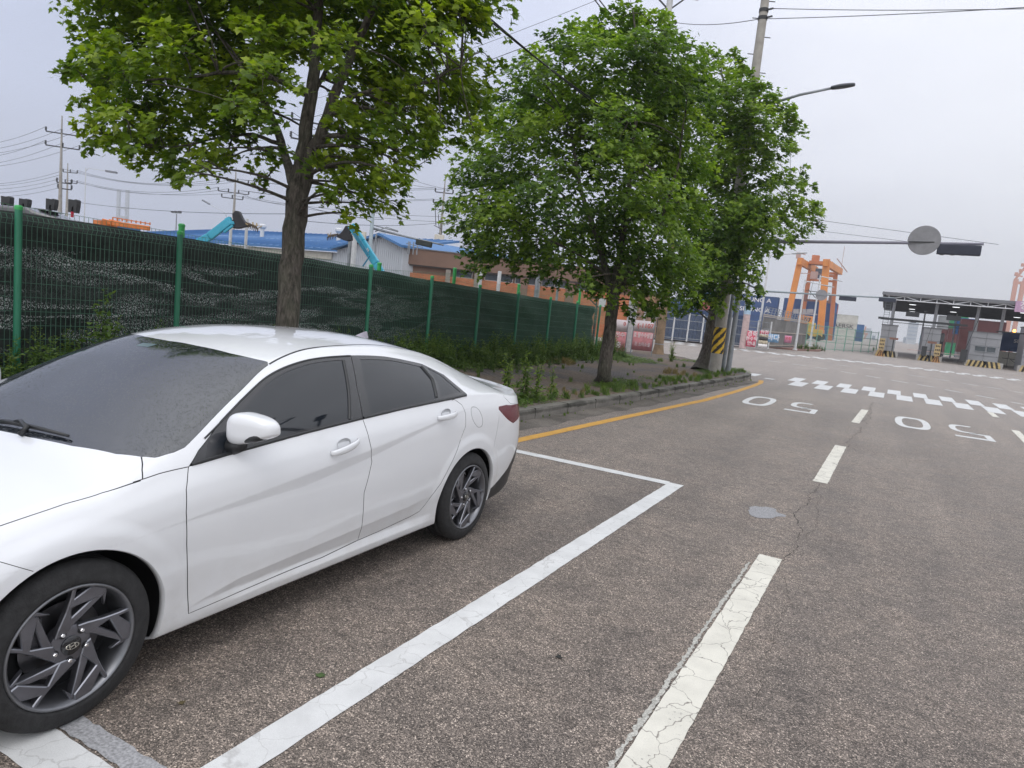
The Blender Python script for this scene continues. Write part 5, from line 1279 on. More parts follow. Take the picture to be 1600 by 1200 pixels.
# P1 tall pole at the far left
r1, x1, y1, h1 = pole('utility_pole', 97, 181, 61, 'tallest concrete utility pole left of the trees with two wide crossarms', 'utility pole', .26, .05, CONC)
m_ = MB()
A = crossarm(r1, x1, y1, at(95, 208, 61)[2], .35, 1.2, 1.2, 3); Bx = crossarm(r1, x1, y1, at(95, 229, 61)[2], .35, 1.2, 1.4, 3)
C1 = crossarm(r1, x1, y1, at(93, 284, 61)[2], .2, .3, .9, 2); C2 = crossarm(r1, x1, y1, at(92, 293, 61)[2], .2, .2, .9, 2)
def off(px, py, d): return at(px, py, d)
for qi, (p, (yy_), dd) in enumerate(((A[0], 219, 70), (A[1], 229, 70), (A[2], 236, 70), (Bx[0], 239, 72), (Bx[1], 252, 72), (Bx[2], 256, 72))): wire(p, off(-60, yy_+8, dd), .5, .016, label='%s wire running left from the %s crossarm of the tallest pole' % (['top', 'middle', 'bottom'][qi % 3], 'upper' if qi < 3 else 'lower'), group='wires left of the tallest pole')
for qi, (ya, yb) in enumerate(((266, 282), (271, 284), (277, 289), (283, 295), (291, 300))): wire((x1, y1, at(90, ya, 61)[2]), off(-60, yb+4, 72), .5, .015, label='%s of the five low wires running left from the tallest pole' % ['topmost', 'second', 'middle', 'fourth', 'lowest'][qi], group='wires left of the tallest pole')
wire(A[2], at(300, 222, 70), .3, .014, label='thin wire running right from the upper crossarm of the tallest pole')
# P2
r2, x2, y2, h2 = pole('utility_pole', 106, 255, 92, 'slender concrete pole just right of the tallest pole', 'utility pole', .30, .05, CONC)
A2 = crossarm(r2, x2, y2, at(105, 269, 92)[2], 0, .6, 1.3, 3); B2_ = crossarm(r2, x2, y2, at(105, 285, 92)[2], 0, .3, 1.3, 3); 
# P3
r3, x3, y3, h3 = pole('utility_pole', 369, 262, 80, 'concrete utility pole with spire and three crossarms before the blue roof', 'utility pole', .32, .05, CONC)
A3 = crossarm(r3, x3, y3, at(368, 284, 80)[2], .3, .9, 1.4, 3); B3_ = crossarm(r3, x3, y3, at(367, 301, 80)[2], .3, 1.8, 1.5, 4); C3 = crossarm(r3, x3, y3, at(367, 310, 80)[2], .3, 1.4, .9, 3)
ORD = ['highest', 'second highest', 'third highest', 'fourth highest', 'fifth highest', 'sixth highest', 'seventh highest', 'lowest']
for qi, (a_, b_, s_) in enumerate(((A2[2], A3[0], 1.2), (A2[1], A3[1], 1.25), (A2[0], A3[2], 1.3), (B2_[2], B3_[0], 1.0), (B2_[1], B3_[1], 1.2), (B2_[0], B3_[3], 1.1))): wire(a_, b_, s_, .020, label='%s sagging wire between the slender pole and the spired pole' % ORD[qi])
wire((x2, y2, at(104, 313, 92)[2]), at(470, 334, 60), .5, .028, label='thick communication cable running low across the sky above the blue roof', name='communication_cable')
# P5 grey pole right behind the first trunk
r5, x5, y5, h5 = pole('utility_pole', 473, 350, 46, 'grey concrete utility pole half hidden behind the trunk of the near maple', 'utility pole', .20, .13, CONC, h=12.5)
A5 = crossarm(r5, x5, y5, 12.0, .5, 1.1, 1.1, 3); B5 = crossarm(r5, x5, y5, 10.8, .5, 1.1, 1.1, 3)
# P4
r4, x4, y4, h4 = pole('utility_pole', 696, 277, 70, 'utility pole with spire, cable droppers and control box left of the middle maple', 'utility pole', .30, .05, CONC)
A4 = crossarm(r4, x4, y4, at(694, 301, 70)[2], .1, .9, .9, 3); B4 = crossarm(r4, x4, y4, at(692, 318, 70)[2], .1, 1.0, .4, 3)
m_ = MB()
for dx, ya, yb in ((-11, 322, 352), (-6, 335, 357), (-2, 340, 366)): m_.beam(at(691+dx, ya, 69.8), at(692+dx, yb, 69.8), .05)
m_.beam(at(678, 352, 69.8), at(690, 358, 69.8), .06); m_.beam(at(684, 364, 69.8), at(692, 368, 69.8), .06); m_.build('cable_dropper', DARKM, r4)
m_ = MB(); c = at(686, 377, 69.6); m_.box(c, (.95, .5, 1.3), rz=-YAW); m_.build('control_box', pm('box_cream', (.62, .58, .50), .6), r4, bevel=.03)
for qi, (a_, b_, s_) in enumerate(((A3[2], A4[0], .5), (A3[1], A4[1], .6), (B3_[3], B4[0], .5), (B3_[2], B4[1], .6), (C3[2], (x4, y4, at(691, 338, 70)[2]), .4), (C3[1], (x4, y4, at(691, 346, 70)[2]), .5), (B5[0], A4[0], .8), (A5[0], A4[2], .9))): wire(a_, b_, s_, .017, label='%s wire reaching the spired pole left of the middle maple' % ORD[qi])
wire(at(380, 304, 79), (x5, y5, at(473, 320, 46)[2]), .3, .02, label='wire from the spired pole to the pole behind the near trunk'); wire((x5, y5, at(474, 322, 46)[2]), at(600, 343, 60), .2, .02, label='upper cable leaving the pole behind the near trunk to the right'); wire((x5, y5, at(473, 345, 46)[2]), (x4, y4, at(689, 347, 70)[2]), .3, .02, label='lower cable leaving the pole behind the near trunk to the right')
# P6 traffic signal pole with a long arm behind the fence
r6, x6, y6, h6 = pole('signal_pole', 579, 380, 32, 'pale blue steel signal pole rising in front of the white warehouse wall', 'signal pole', .10, .085, pm('pole_pale_blue', (.42, .50, .55), .5), h=5.9)
m_ = MB(); m_.tube([at(583, 357, 32), at(640, 371, 31.5), at(693, 383, 31)], [.055, .045, .035], 8); m_.tube([at(584, 352, 32), at(622, 362, 31.8)], .025, 6); m_.tube([at(586, 362, 32), at(604, 355, 31.9), at(622, 361, 31.8)], .02, 6); m_.build('arm', STEEL, r6, smooth=True)
m_ = MB(); m_.box(at(567.5, 371, 31.8), (.24, .2, .52), rz=-YAW); m_.build('control_box', pm('box_cream', (.62, .58, .50), .6), r6, bevel=.02)
sg = empty('traffic_signal', tuple(at(662, 382, 31.3)), 'dark horizontal traffic signal seen from behind, hanging over the brick building', 'traffic signal')
m_ = MB(); a_, b_ = at(650, 377.5, 31.3), at(675, 383.0, 31.2); m_.beam(a_, b_, .16, .26); m_.build('housing', pm('signal_dark_green', (.02, .028, .026), .6), sg, bevel=.03)
for t in (.2, .5, .8):
    m_ = MB(); q = a_+(b_-a_)*t; m_.lathe(q+FW*.06, tuple(FW), [(.11, 0), (.12, .16), (.10, .16), (.0, .05)], 14); m_.build('lamp_hood', DARKM, sg, smooth=2)
# street lamps far left
def lamp(px, pyt, d, ax, ay, label, mat=WHITEP, r=.07, zt=None, head=.55, group='street lamps', headmat=None, base=None):
    root, x, y, h = pole('street_lamp', px, pyt, d, label, 'street lamp', r, r*.6, mat, group=group)
    tip = at(ax, ay, d); t0 = np.array([x, y, h-.02]); L_ = np.linalg.norm(tip-t0)
    m_ = MB(); m_.tube([t0-[0, 0, .3], t0+(tip-t0)*.12+[0, 0, .02], t0+(tip-t0)*.6, tip], [r*.5, r*.45, r*.38, r*.34], 6); m_.build('arm', mat, root, smooth=True)
    dr_ = (tip-t0)/L_; m_ = MB(); m_.beam(tip-dr_*head*.5, tip+dr_*head*.5, .20*head/.55, .09*head/.55); m_.build('lamp_head', headmat or pm('lamp_head_grey', (.20, .21, .23), .5), root, bevel=.03)
    return root
lamp(134, 262, 70, 174, 268.5, 'white street lamp with straight arm pointing right beside the tall poles', head=1.1)
lamp(354, 334, 75, 322, 316, 'curved white street lamp pointing left before the blue roof', head=.9)
rl, xl, yl, hl = pole('floodlight_mast', 276, 334, 80, 'small twin floodlight mast standing over the left end of the blue roof', 'floodlight', .08, .06, STEEL)
m_ = MB(); m_.beam(at(269, 332, 80), at(283, 333, 80), .18, .10); m_.build('lamp_bar', STEEL, rl)
for px in (270, 275, 281):
    m_ = MB(); m_.box(at(px, 331, 80), (.35, .25, .18)); m_.build('floodlight', DARKM, rl)
# white yard posts
for i, (px, ya, d, r, lb) in enumerate(((361.5, 343, 26, .055, 'slim white post left of the spired pole, in front of the blue roof'), (386, 342, 26, .055, 'slim white post right of the spired pole, black grab beside it'), (548, 365, 27, .075, 'grey concrete post left of the white post, by the cyan boom'), (554.5, 368, 27, .10, 'thick white post right behind the fence beside the cyan boom'),
                                     (752, 421, 27, .07, 'white post before the brick wall just right of the leaning fence posts'), (781, 424, 27, .075, 'white post before the brick wall in front of the window strip'), (873, 437, 27, .05, 'thin pale blue post before the brick wall'), (841, 430, 28, .09, 'grey post before the brick wall'), (588, 366, 29, .035, 'thinnest steel post right of the pale blue signal pole'))):
    q = at(px, ya, d); m_ = MB(); m_.lathe((q[0], q[1], 0), (0, 0, 1), [(r, 0), (r, q[2]), (0, q[2]+.01)], 12); top(m_.build('yard_post', WHITEP if i not in (2, 6, 7, 8) else STEEL, None, smooth=2), lb, 'post', 'posts standing in the yard')
# bridge pylon far away
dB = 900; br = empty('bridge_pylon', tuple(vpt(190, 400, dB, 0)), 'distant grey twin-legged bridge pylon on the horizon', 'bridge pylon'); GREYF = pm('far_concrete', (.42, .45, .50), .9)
for px in (184.5, 198):
    p = at(px+1.5, 297, dB); m_ = MB(); m_.box((p[0], p[1], p[2]/2), (3.6, 3.6, p[2]), rz=-YAW); m_.build('leg', GREYF, br)
for py in (325, 339): m_ = MB(); m_.beam(at(186, py-.5, dB), at(197, py+.8, dB), 3, 3); m_.build('crossbeam', GREYF, br)
# dark van behind the fence
van = empty('parked_van', tuple(vpt(80, 345, 17.5, 0)), 'dark grey van roof showing above the fence at the far left', 'van')
VP = pm('van_grey', (.085, .082, .095), .3, coat=.7)
va, vb = vpt(-20, 330, 17.2, 0), vpt(157, 345, 17.5, 0); dv_ = (vb-va); Lv = np.linalg.norm(dv_); dv_ /= Lv; nv_ = np.array([-dv_[1], dv_[0], 0]); nv_ = nv_ if nv_@FW > 0 else -nv_
m_ = MB(); zt_ = lambda px, py: at(px, py, 17.4)[2]; H = zt_(60, 326)
prof = [(0, .35), (Lv-.0, .35), (Lv, 1.0), (Lv-.10, 1.35), (Lv-.38, H-.42), (Lv-.75, H-.22), (Lv-1.6, H-.07), (Lv*.35, H), (0, H-.02)]
m_.prism(prof, va, tuple(dv_), (0, 0, 1), tuple(nv_*1.8)); m_.build('body', VP, van, bevel=.06)
m_ = MB(); m_.prism([(.6, H-.85), (Lv-.75, H-.85), (Lv-1.0, H-.45), (.6, H-.35)], va-nv_*.004, tuple(dv_), (0, 0, 1), tuple(nv_*.003)); m_.build('window', GLASS, van)
m_ = MB(); m_.prism([(Lv*.05, H-.03), (Lv*.42, H-.0), (Lv*.40, H+.035), (Lv*.08, H+.03)], va+nv_*.5, tuple(dv_), (0, 0, 1), tuple(nv_*.9)); m_.build('roof_hatch', VP, van, bevel=.02)
for t in (.2, .8):
    m_ = MB(); m_.lathe(va+dv_*Lv*t+nv_*.05+[0, 0, .34], tuple(-nv_), [(0, 0), (.30, 0), (.34, -.05), (.34, -.22)], 20); m_.build('wheel', RUBBER, van, smooth=2)
for i, (px, ya, yb, lb) in enumerate(((9, 306, 326, 'black two-legged bracket at the very left edge above the van roof'), (37, 310, 325, 'black two-legged bracket touching the top of the first fence post'), (79, 310, 328, 'black two-legged bracket left of the tallest pole'), (114, 311, 332, 'black two-legged bracket with a red strap at its foot'))):
    t_ = at(px, ya, 17.6); b__ = at(px-1, yb, 17.6); w = .115; br_ = empty('clamp_bracket', (b__[0], b__[1], b__[2]), lb, 'bracket', 'black brackets standing in a row on the van')
    m_ = MB(); hh = t_[2]-b__[2]; m_.prism([(-w, 0), (-w*.30, 0), (-w*.15, hh*.42), (w*.15, hh*.42), (w*.25, 0), (w*.75, 0), (w*1.0, hh*.55), (w*1.05, hh*.93), (w*.7, hh), (w*.2, hh*.94), (-w, hh*.97)], (b__[0], b__[1], b__[2]), tuple(RT), (0, 0, 1), tuple(FW*.16)); m_.build('bracket_body', DARKM, br_, bevel=.008)
    m_ = MB(); m_.beam((b__[0], b__[1], b__[2]-.12 if i else b__[2]-.3), (b__[0], b__[1], b__[2]+.02), .05); m_.build('foot', pm('strap_red', (.45, .02, .05), .5) if i == 3 else DARKM, br_)
# orange crane boom and blue roof edge behind
def boomcrane(root_label, cat, col, pts, d, w, name='crane_truck'):
    r_ = empty(name, tuple(vpt(pts[0][0], pts[0][1], d, 0)), root_label, cat); m_ = MB()
    P = [at(px, py, d) for px, py in pts]
    for a_, b_ in zip(P, P[1:]): m_.beam(a_, b_, w*.7, w)
    m_.build('boom', col, r_, bevel=.03); return r_, P
ORG = pm('crane_orange', (.62, .18, .035), .5, var=.15); CYN = pm('boom_cyan', (.05, .37, .52), .4, var=.08)
ro, P = boomcrane('orange crane boom lying low behind the fence beside the van', 'crane', ORG, [(160, 345), (176, 349), (234, 357)], 30, .20)
m_ = MB(); m_.beam(at(163, 347, 30.2), at(180, 352, 30.2), .4, .26); m_.beam(at(170, 343.5, 30), at(190, 348, 30), .08, .08); m_.build('boom_head', ORG, ro, bevel=.03)
m_ = MB()
for k_ in range(9): t = k_/8; q = P[1]+(P[2]-P[1])*t; m_.beam(q+[0, 0, .14], q+[0, 0, .26], .04)
m_.beam(P[1]+[0, 0, .26], P[2]+[0, 0, .2], .04); m_.build('guard_rail', ORG, ro)
m_ = MB(); q = P[0]; m_.beam((q[0], q[1], 0), (q[0], q[1], q[2]), .5); m_.build('column', ORG, ro); m_ = MB(); m_.box((q[0], q[1]+.5, .8), (5.5, 2.2, .5), rz=-YAW); m_.build('chassis', DARKM, ro)
m_ = MB(); m_.beam(at(172, 353, 31), at(214, 360.5, 31), .6, .25); top(m_.build('blue_canopy', pm('tarp_blue', (.05, .18, .36), .5), None, bevel=.02), 'small blue cover behind the orange boom', 'cover')
# grab cranes (cyan booms)
def grab(root, c, s, flip=1, junk=1):
    rg = random.Random(int(s*100)+flip)
    m_ = MB(); c = np.array(c)
    def q(x, z): return c+RT*x*s*flip+np.array([0, 0, z*s])
    pr = [(-.55, -.25), (-.50, .10), (-.35, .22), (-.45, .55), (-.25, .80), (.02, .78), (.20, .42), (.42, .12), (.62, .08), (.66, -.12), (.30, -.22), (.10, -.30), (-.2, -.35)]
    m_.prism(pr, c, tuple(RT*s*flip), (0, 0, s), tuple(FW*.4*s)); m_.build('grab_body', pm('grab_black', (.018, .018, .024), .55, var=.3), root, bevel=.03)
    m_ = MB()
    for i in range(6):
        x = .62+.12*i; m_.tube([q(x-.1, .12-.03*i), q(x+.08, .0-.05*i), q(x+.06, -.24-.04*i)], [.05*s, .045*s, .02*s], 6)
    m_.build('grab_tines', pm('tine_dark', (.07, .05, .035), .6, var=.3), root, smooth=True)
    m_ = MB()
    for i in range(14): a_ = q(.65+rg.uniform(0, .75), rg.uniform(-.2, .06)); m_.beam(a_, a_+RT*rg.uniform(-.2, .2)*s+np.array([0, 0, rg.uniform(-.05, .22)*s]), .05*s)
    m_.build('scrap_wood', pm('scrap_tan', (.50, .38, .20), .8, var=.3), root)
g1, P = boomcrane('cyan knuckle boom rising right with a black grab, left of the near maple', 'grab crane', CYN, [(300, 385), (327, 370), (358, 346)], 25, .28, 'grab_crane')
m_ = MB(); m_.beam(at(342, 354, 25), at(366, 348, 25), .12, .12); m_.beam(at(350, 363, 25), at(364, 352, 25), .10, .10); m_.beam(at(356, 340, 25), at(360, 352, 25), .16, .2); m_.build('linkage', CYN, g1, bevel=.02)
grab(g1, at(372, 349, 25), .56)
m_ = MB(); q = at(300, 385, 25); m_.beam((q[0], q[1], 0), tuple(q), .4); m_.build('column', CYN, g1)
g2, P = boomcrane('cyan knuckle boom descending right with white marks, right of the near maple', 'grab crane', CYN, [(549, 352), (566, 378), (588, 412), (597, 430)], 25.5, .28, 'grab_crane')
m_ = MB(); m_.beam(at(550, 357, 25.2), at(575, 398, 25.2), .08, .10); m_.beam(at(578, 400, 25.2), at(567, 416, 25.2), .05, .05); m_.build('cylinder', pm('cyan_dark', (.01, .16, .26), .4), g2)
m_ = MB()
for t in (.35, .42): q = P[1]+(P[2]-P[1])*t-FW*.13; m_.beam(q-[0, 0, .05], q+RT*.05+[0, 0, .05], .03, .04)
m_.build('marking', WHITEP, g2)
grab(g2, at(539, 369, 25.5), .50, -1)
m_ = MB(); q = at(597, 430, 25.5); m_.beam((q[0], q[1], 0), tuple(q), .4); m_.build('column', CYN, g2)
# the blue roofed warehouse
wh = empty('warehouse', tuple(vpt(430, 400, 54, 0)), 'long warehouse with a bright blue sheet roof and pale walls behind the fence', 'warehouse')
BLUE = pm('roof_blue_sheet', (.050, .165, .37), .5, var=.07, vs=.6)
WWALL = pm('wall_pale_sheet', (.46, .49, .53), .55, var=.05, vs=.8); SHAD = pm('bay_shade', (.035, .037, .04), .8)
e0, e1, e2 = vpt(150, 380, 66, 0), vpt(517, 381, 50, 0), vpt(470, 388, 51.8, 0)
dd = (e1-e0); LW = np.linalg.norm(dd); dd /= LW; bk = np.array([-dd[1], dd[0], 0]); bk = bk if bk@FW > 0 else -bk
ze_, zr_ = 4.15, 6.35
m_ = MB(); R0 = e0+[0, 0, ze_]; R1 = vpt(560, 372, 48.3, ze_); B0_ = e0+bk*13+[0, 0, zr_]; B1_ = R1+bk*12+[0, 0, zr_-ze_]
th = np.array([0, 0, .18]); m_.add([R0, R1, B1_, B0_, R0-th, R1-th, B1_-th, B0_-th], [(0, 1, 2, 3), (4, 7, 6, 5), (0, 4, 5, 1), (1, 5, 6, 2), (2, 6, 7, 3), (3, 7, 4, 0)]); rf = m_.build('roof', BLUE, wh)
m_ = MB()
for k_ in range(1, 46):
    t = k_/46; a_ = R0+(R1-R0)*t; b_ = B0_+(B1_-B0_)*t; m_.beam(a_+[0, 0, .03], b_+[0, 0, .03], .05, .05)
m_.build('roof_rib', BLUE, rf, recalc=False)
m_ = MB()
for ta, tb in ((.30, .50), (.55, .74), (.80, .93)):
    for s_ in (.35, .62): a_ = R0+(B0_-R0)*s_+(R1-R0)*ta; b_ = R0+(B0_-R0)*(s_+.05)+(R1-R0)*tb; m_.beam(a_+[0, 0, .06], b_+[0, 0, .06], .16, .03)
m_.build('skylight_strip', pm('skylight_pale', (.45, .60, .78), .5), rf)
m_ = MB(); m_.prism([(0, 0), (LW, 0), (LW, ze_-.2), (0, ze_-.2)], e0+bk*.5, tuple(dd), (0, 0, 1), tuple(bk*11)); m_.build('wall', SHAD, wh)  # dark box painted in place of the shade inside the open bays
m_ = MB(); L0 = np.linalg.norm(e2-e0); m_.prism([(L0, 0), (LW+2, 0), (LW+2, ze_-.22), (L0, ze_-.22)], e0+bk*.25, tuple(dd), (0, 0, 1), tuple(bk*.2)); m_.build('wall', WWALL, wh)
m_ = MB(); m_.prism([(L0-8.5, ze_-.75), (LW, ze_-.75), (LW, ze_-.25), (L0-8.5, ze_-.25)], e0+bk*.15, tuple(dd), (0, 0, 1), tuple(bk*.1)); m_.build('fascia', pm('fascia_beige', (.52, .50, .44), .6), wh)
# gable end
g0, g1_ = vpt(528, 380, 46.5, 0), vpt(631, 386, 42, 0); dg = (g1_-g0); LG = np.linalg.norm(dg); dg /= LG; bg_ = np.array([-dg[1], dg[0], 0]); bg_ = bg_ if bg_@FW > 0 else -bg_
gb = empty('warehouse', tuple((g0+g1_)/2), 'smaller pale ribbed warehouse end wall with a low gable left of the brick building', 'warehouse')
zl, za, zr2 = 3.95, 4.95, 4.35
m_ = MB(); m_.prism([(0, 0), (LG, 0), (LG, zr2), (LG*.70, za), (0, zl)], g0, tuple(dg), (0, 0, 1), tuple(bg_*14)); m_.build('wall', WWALL, gb)
m_ = MB()
for k_ in range(1, 34):
    x = LG*k_/34; z = np.interp(x, [0, LG*.70, LG], [zl, za, zr2]); q = g0+dg*x-bg_*.02; m_.beam((q[0], q[1], 0), (q[0], q[1], z-.05), .03, .03)
m_.build('wall_rib', WWALL, gb, recalc=False)
m_ = MB(); o_ = -.4
for (xa, zz_a, xb, zz_b) in ((-.3, zl, LG*.70, za), (LG*.70, za, LG+.25, zr2-.08)):
    pr = [(xa, zz_a), (xb, zz_b), (xb, zz_b+.15), (xa, zz_a+.15)]; m_.prism(pr, g0-bg_*.4, tuple(dg), (0, 0, 1), tuple(bg_*14.5))
m_.build('roof', BLUE, gb)
m_ = MB()
for t in (.78, .80, .85, .90):
    q = g0+dg*LG*(t+.28)+[0, 0, 3.9]; m_.beam(q, q+[0, 0, .7+.3*(1-t)], .05)
m_.beam(g0+dg*LG*1.03+[0, 0, 4.55], g0+dg*LG*1.25+[0, 0, 4.35], .05); m_.build('frame', STEEL, gb)
# roof ventilators
for px, py, d, lb in ((410, 352, 62, 'white roof ventilator on the blue roof right of the first grab'), (529.5, 358.5, 58, 'white roof ventilator above the second grab'), (597, 363, 54, 'white roof ventilator right of the pale blue signal pole')):
    q = at(px, py+4, d); v_ = empty('roof_ventilator', tuple(q), lb, 'ventilator', 'ventilators on the blue roof'); s_ = d/55
    m_ = MB(); m_.lathe(q-[0, 0, .4], (0, 0, 1), [(.16*s_, -.8), (.16*s_, .45)], 12); m_.build('stack', WHITEP, v_, smooth=2); m_ = MB(); m_.lathe(q, (0, 0, 1), [(.20*s_, -.08), (.30*s_, .05), (.30*s_, .22), (.18*s_, .34), (0, .36)], 14); m_.build('cap', WHITEP, v_, smooth=2)
# brick building
def brick_mat():
    m, n, b = newmat('orange_brick'); tcn = n.n('ShaderNodeTexCoord'); mpn = n.n('ShaderNodeMapping'); mpn.inputs['Rotation'].default_value = (PI/2, 0, 0)
    sx = n.n('ShaderNodeSeparateXYZ'); n.ln(tcn.outputs['Object'], sx.inputs[0]); cx_ = n.n('ShaderNodeCombineXYZ'); n.ln(n.m('SUBTRACT', sx.outputs[0], n.m('MULTIPLY', sx.outputs[1], -.6)), cx_.inputs[0]); n.ln(sx.outputs[2], cx_.inputs[1])
    br = n.n('ShaderNodeTexBrick'); br.inputs['Scale'].default_value = 1; br.inputs['Brick Width'].default_value = .24; br.inputs['Row Height'].default_value = .08; br.inputs['Mortar Size'].default_value = .008
    br.inputs['Color1'].default_value = (.52, .17, .07, 1); br.inputs['Color2'].default_value = (.42, .125, .055, 1); br.inputs['Mortar'].default_value = (.33, .21, .14, 1); n.ln(cx_.outputs[0], br.inputs['Vector'])
    n.ln(n.mix(1, br.outputs['Color'], n.ramp(n.noise(tcn.outputs['Object'], .8, 5, .65), (.3, .75), (.7, 1.15)), 'MULTIPLY'), b.inputs['Base Color']); b.inputs['Roughness'].default_value = .9; return m
bb = empty('brick_building', tuple(vpt(790, 440, 43, 0)), 'low orange brick building with a brown parapet band and strip windows', 'building')
p0_, p1_ = vpt(631, 400, 42.5, 0), vpt(990, 440, 44.5, 0); db = p1_-p0_; LB = np.linalg.norm(db); db /= LB; bb_ = np.array([-db[1], db[0], 0]); bb_ = bb_ if bb_@FW > 0 else -bb_
BROWN = pm('parapet_brown', (.20, .125, .095), .8, var=.08, vs=.7); zt4 = 4.3
def bx_(x): # position along wall of pixel column at depth ~43.5
    return x
def along(px):
    v = _f+(px-800)/FPX*_r-(430-600)/FPX*_u; A_ = np.array([[v[0], -db[0]], [v[1], -db[1]]]); s_ = np.linalg.solve(A_, (p0_-CAM)[:2]); return s_[1]
m_ = MB(); m_.prism([(0, 0), (LB, 0), (LB, 2.85), (0, 2.85)], p0_, tuple(db), (0, 0, 1), tuple(bb_*10)); m_.build('wall', brick_mat(), bb)
m_ = MB(); m_.prism([(-.05, 3.36), (LB+.05, 3.36), (LB+.05, zt4), (-.05, zt4)], p0_-bb_*.15, tuple(db), (0, 0, 1), tuple(bb_*10)); m_.build('parapet', BROWN, bb)
m_ = MB(); m_.prism([(-.07, zt4), (LB+.07, zt4), (LB+.07, zt4+.06), (-.07, zt4+.06)], p0_-bb_*.2, tuple(db), (0, 0, 1), tuple(bb_*10.1)); m_.build('coping', pm('coping_grey', (.16, .15, .15), .7), bb)
m_ = MB(); m_.prism([(-.05, 3.28), (LB+.05, 3.28), (LB+.05, 3.36), (-.05, 3.36)], p0_-bb_*.10, tuple(db), (0, 0, 1), tuple(bb_*9)); m_.build('band_edge', pm('coping_dark', (.08, .07, .07), .7), bb)
m_ = MB(); m_.prism([(0, 2.85), (LB, 2.85), (LB, 3.28), (0, 3.28)], p0_+bb_*.12, tuple(db), (0, 0, 1), tuple(bb_*9)); m_.build('window_band', BROWN, bb)
wins = [(712, 738), (758, 802), (806, 815), (826, 838), (848, 888), (905, 940)]
for a_, b_ in wins:
    xa, xb = along(a_), along(b_); w_ = MB(); w_.prism([(xa, 2.87), (xb, 2.87), (xb, 3.26), (xa, 3.26)], p0_+bb_*.06, tuple(db), (0, 0, 1), tuple(bb_*.05)); wo_ = w_.build('window', pm('window_glass_dark', (.05, .06, .075), .2), bb)
    w_ = MB(); k_ = max(1, int((xb-xa)/.6))
    for j in range(k_+1): x = xa+(xb-xa)*j/k_; q = p0_+db*x+bb_*.03; w_.beam((q[0], q[1], 2.87), (q[0], q[1], 3.26), .05)
    w_.beam(p0_+db*xa+bb_*.03+[0, 0, 2.87], p0_+db*xb+bb_*.03+[0, 0, 2.87], .05); w_.build('window_frame', pm('frame_grey', (.30, .28, .27), .6), wo_)
for px, w in ((700, .3), (745, .3), (820, .5), (842, .3), (893, .55), (960, .5)):
    x = along(px); m_ = MB(); m_.prism([(x-w/2, 0), (x+w/2, 0), (x+w/2, 3.27), (x-w/2, 3.27)], p0_-bb_*.08, tuple(db), (0, 0, 1), tuple(bb_*.2)); m_.build('pier', BROWN if w > .4 else pm('pier_grey', (.27, .24, .21), .8), bb)
# small roofed frame left of the middle maple
cp = empty('canopy_frame', tuple(vpt(930, 480, 33, 0)), 'small dark framed canopy with a white board behind the end of the fence', 'canopy')
m_ = MB()
for a_, b_ in (((918, 465), (944, 467)), ((921, 467), (934, 480)), ((942, 467), (934, 480)), ((932, 467), (932, 482))): m_.beam(at(*a_, 33), at(*b_, 33), .06)
q = at(932, 482, 33); m_.beam((q[0], q[1], 0), tuple(q), .1); m_.build('frame', DARKM, cp); m_ = MB(); m_.box(at(941, 473, 32.8), (.32, .05, .38), rz=-YAW); m_.build('board', WHITEP, cp)
# ------------------------------------------------------------------ street corner, junction and container port
def gp(px, py, z=0.0): return gnd(px, py, z)
def XY(px, Y, py=520):
    v = _f+(px-800)/FPX*_r-(py-600)/FPX*_u; t = (Y-CAM[1])/v[1]; return CAM+v*t
YEL = pm('hazard_yellow', (.68, .43, .03), .6, var=.15, vs=8); BLK = pm('hazard_black', (.025, .022, .02), .7, var=.2)
def text_obj(txt, size, mat, parent, origin, right, up, extrude=.004, align='CENTER', sx=1.0, name='lettering', shear=0):
    cu = bpy.data.curves.new(name, 'FONT'); cu.body = txt; cu.size = size; cu.extrude = extrude; cu.align_x = align; cu.align_y = 'CENTER'; cu.materials.append(mat); cu.offset = size*.012
    o = bpy.data.objects.new(name, cu); COL.objects.link(o); r_ = Vector(right).normalized(); u_ = Vector(up).normalized(); n_ = r_.cross(u_)
    off_ = rootloc(parent) if parent else Vector((0, 0, 0)); M = Matrix((r_*sx, u_, n_)).transposed().to_4x4(); M.translation = Vector(origin)-off_; me_ = bpy.data.meshes.new_from_object(o); bpy.data.objects.remove(o); o = bpy.data.objects.new(name, me_); COL.objects.link(o); o.matrix_basis = M; o.parent = parent; return o
# striped concrete pole C with its lamp
pc_ = gp(1116, 583, .149); cxx, cyy = pc_[0], pc_[1]; HC = 14.0
rc = empty('utility_pole', (cxx, cyy, .149), 'concrete pole with yellow and black hazard stripes beside the farthest maple', 'utility pole')
m_ = MB(); m_.lathe((cxx, cyy, .10), (0, 0, 1), [(.185, 0), (.165, 3), (.10, HC)], 22); m_.build('shaft', CONC, rc, smooth=2)
sl = MB(); n_, nz2 = 40, 26
for i in range(nz2):
    z0, z1 = .77+.80*i/nz2, .77+.80*(i+1)/nz2
    for j in range(n_):
        a0, a1 = 2*PI*j/n_, 2*PI*(j+1)/n_; rr = .187; t = ((z0+z1)/2-.77)/.80*3.6-(a0+.2)*rr*5.4
        sl.m = 0 if (t % 1.35) < .68 else 1
        sl.add([(cxx+rr*math.cos(a0), cyy+rr*math.sin(a0), z0), (cxx+rr*math.cos(a1), cyy+rr*math.sin(a1), z0), (cxx+rr*math.cos(a1), cyy+rr*math.sin(a1), z1), (cxx+rr*math.cos(a0), cyy+rr*math.sin(a0), z1)], [(0, 1, 2, 3)])
sl.build('hazard_sleeve', [YEL, BLK], rc, recalc=False)
m_ = MB()
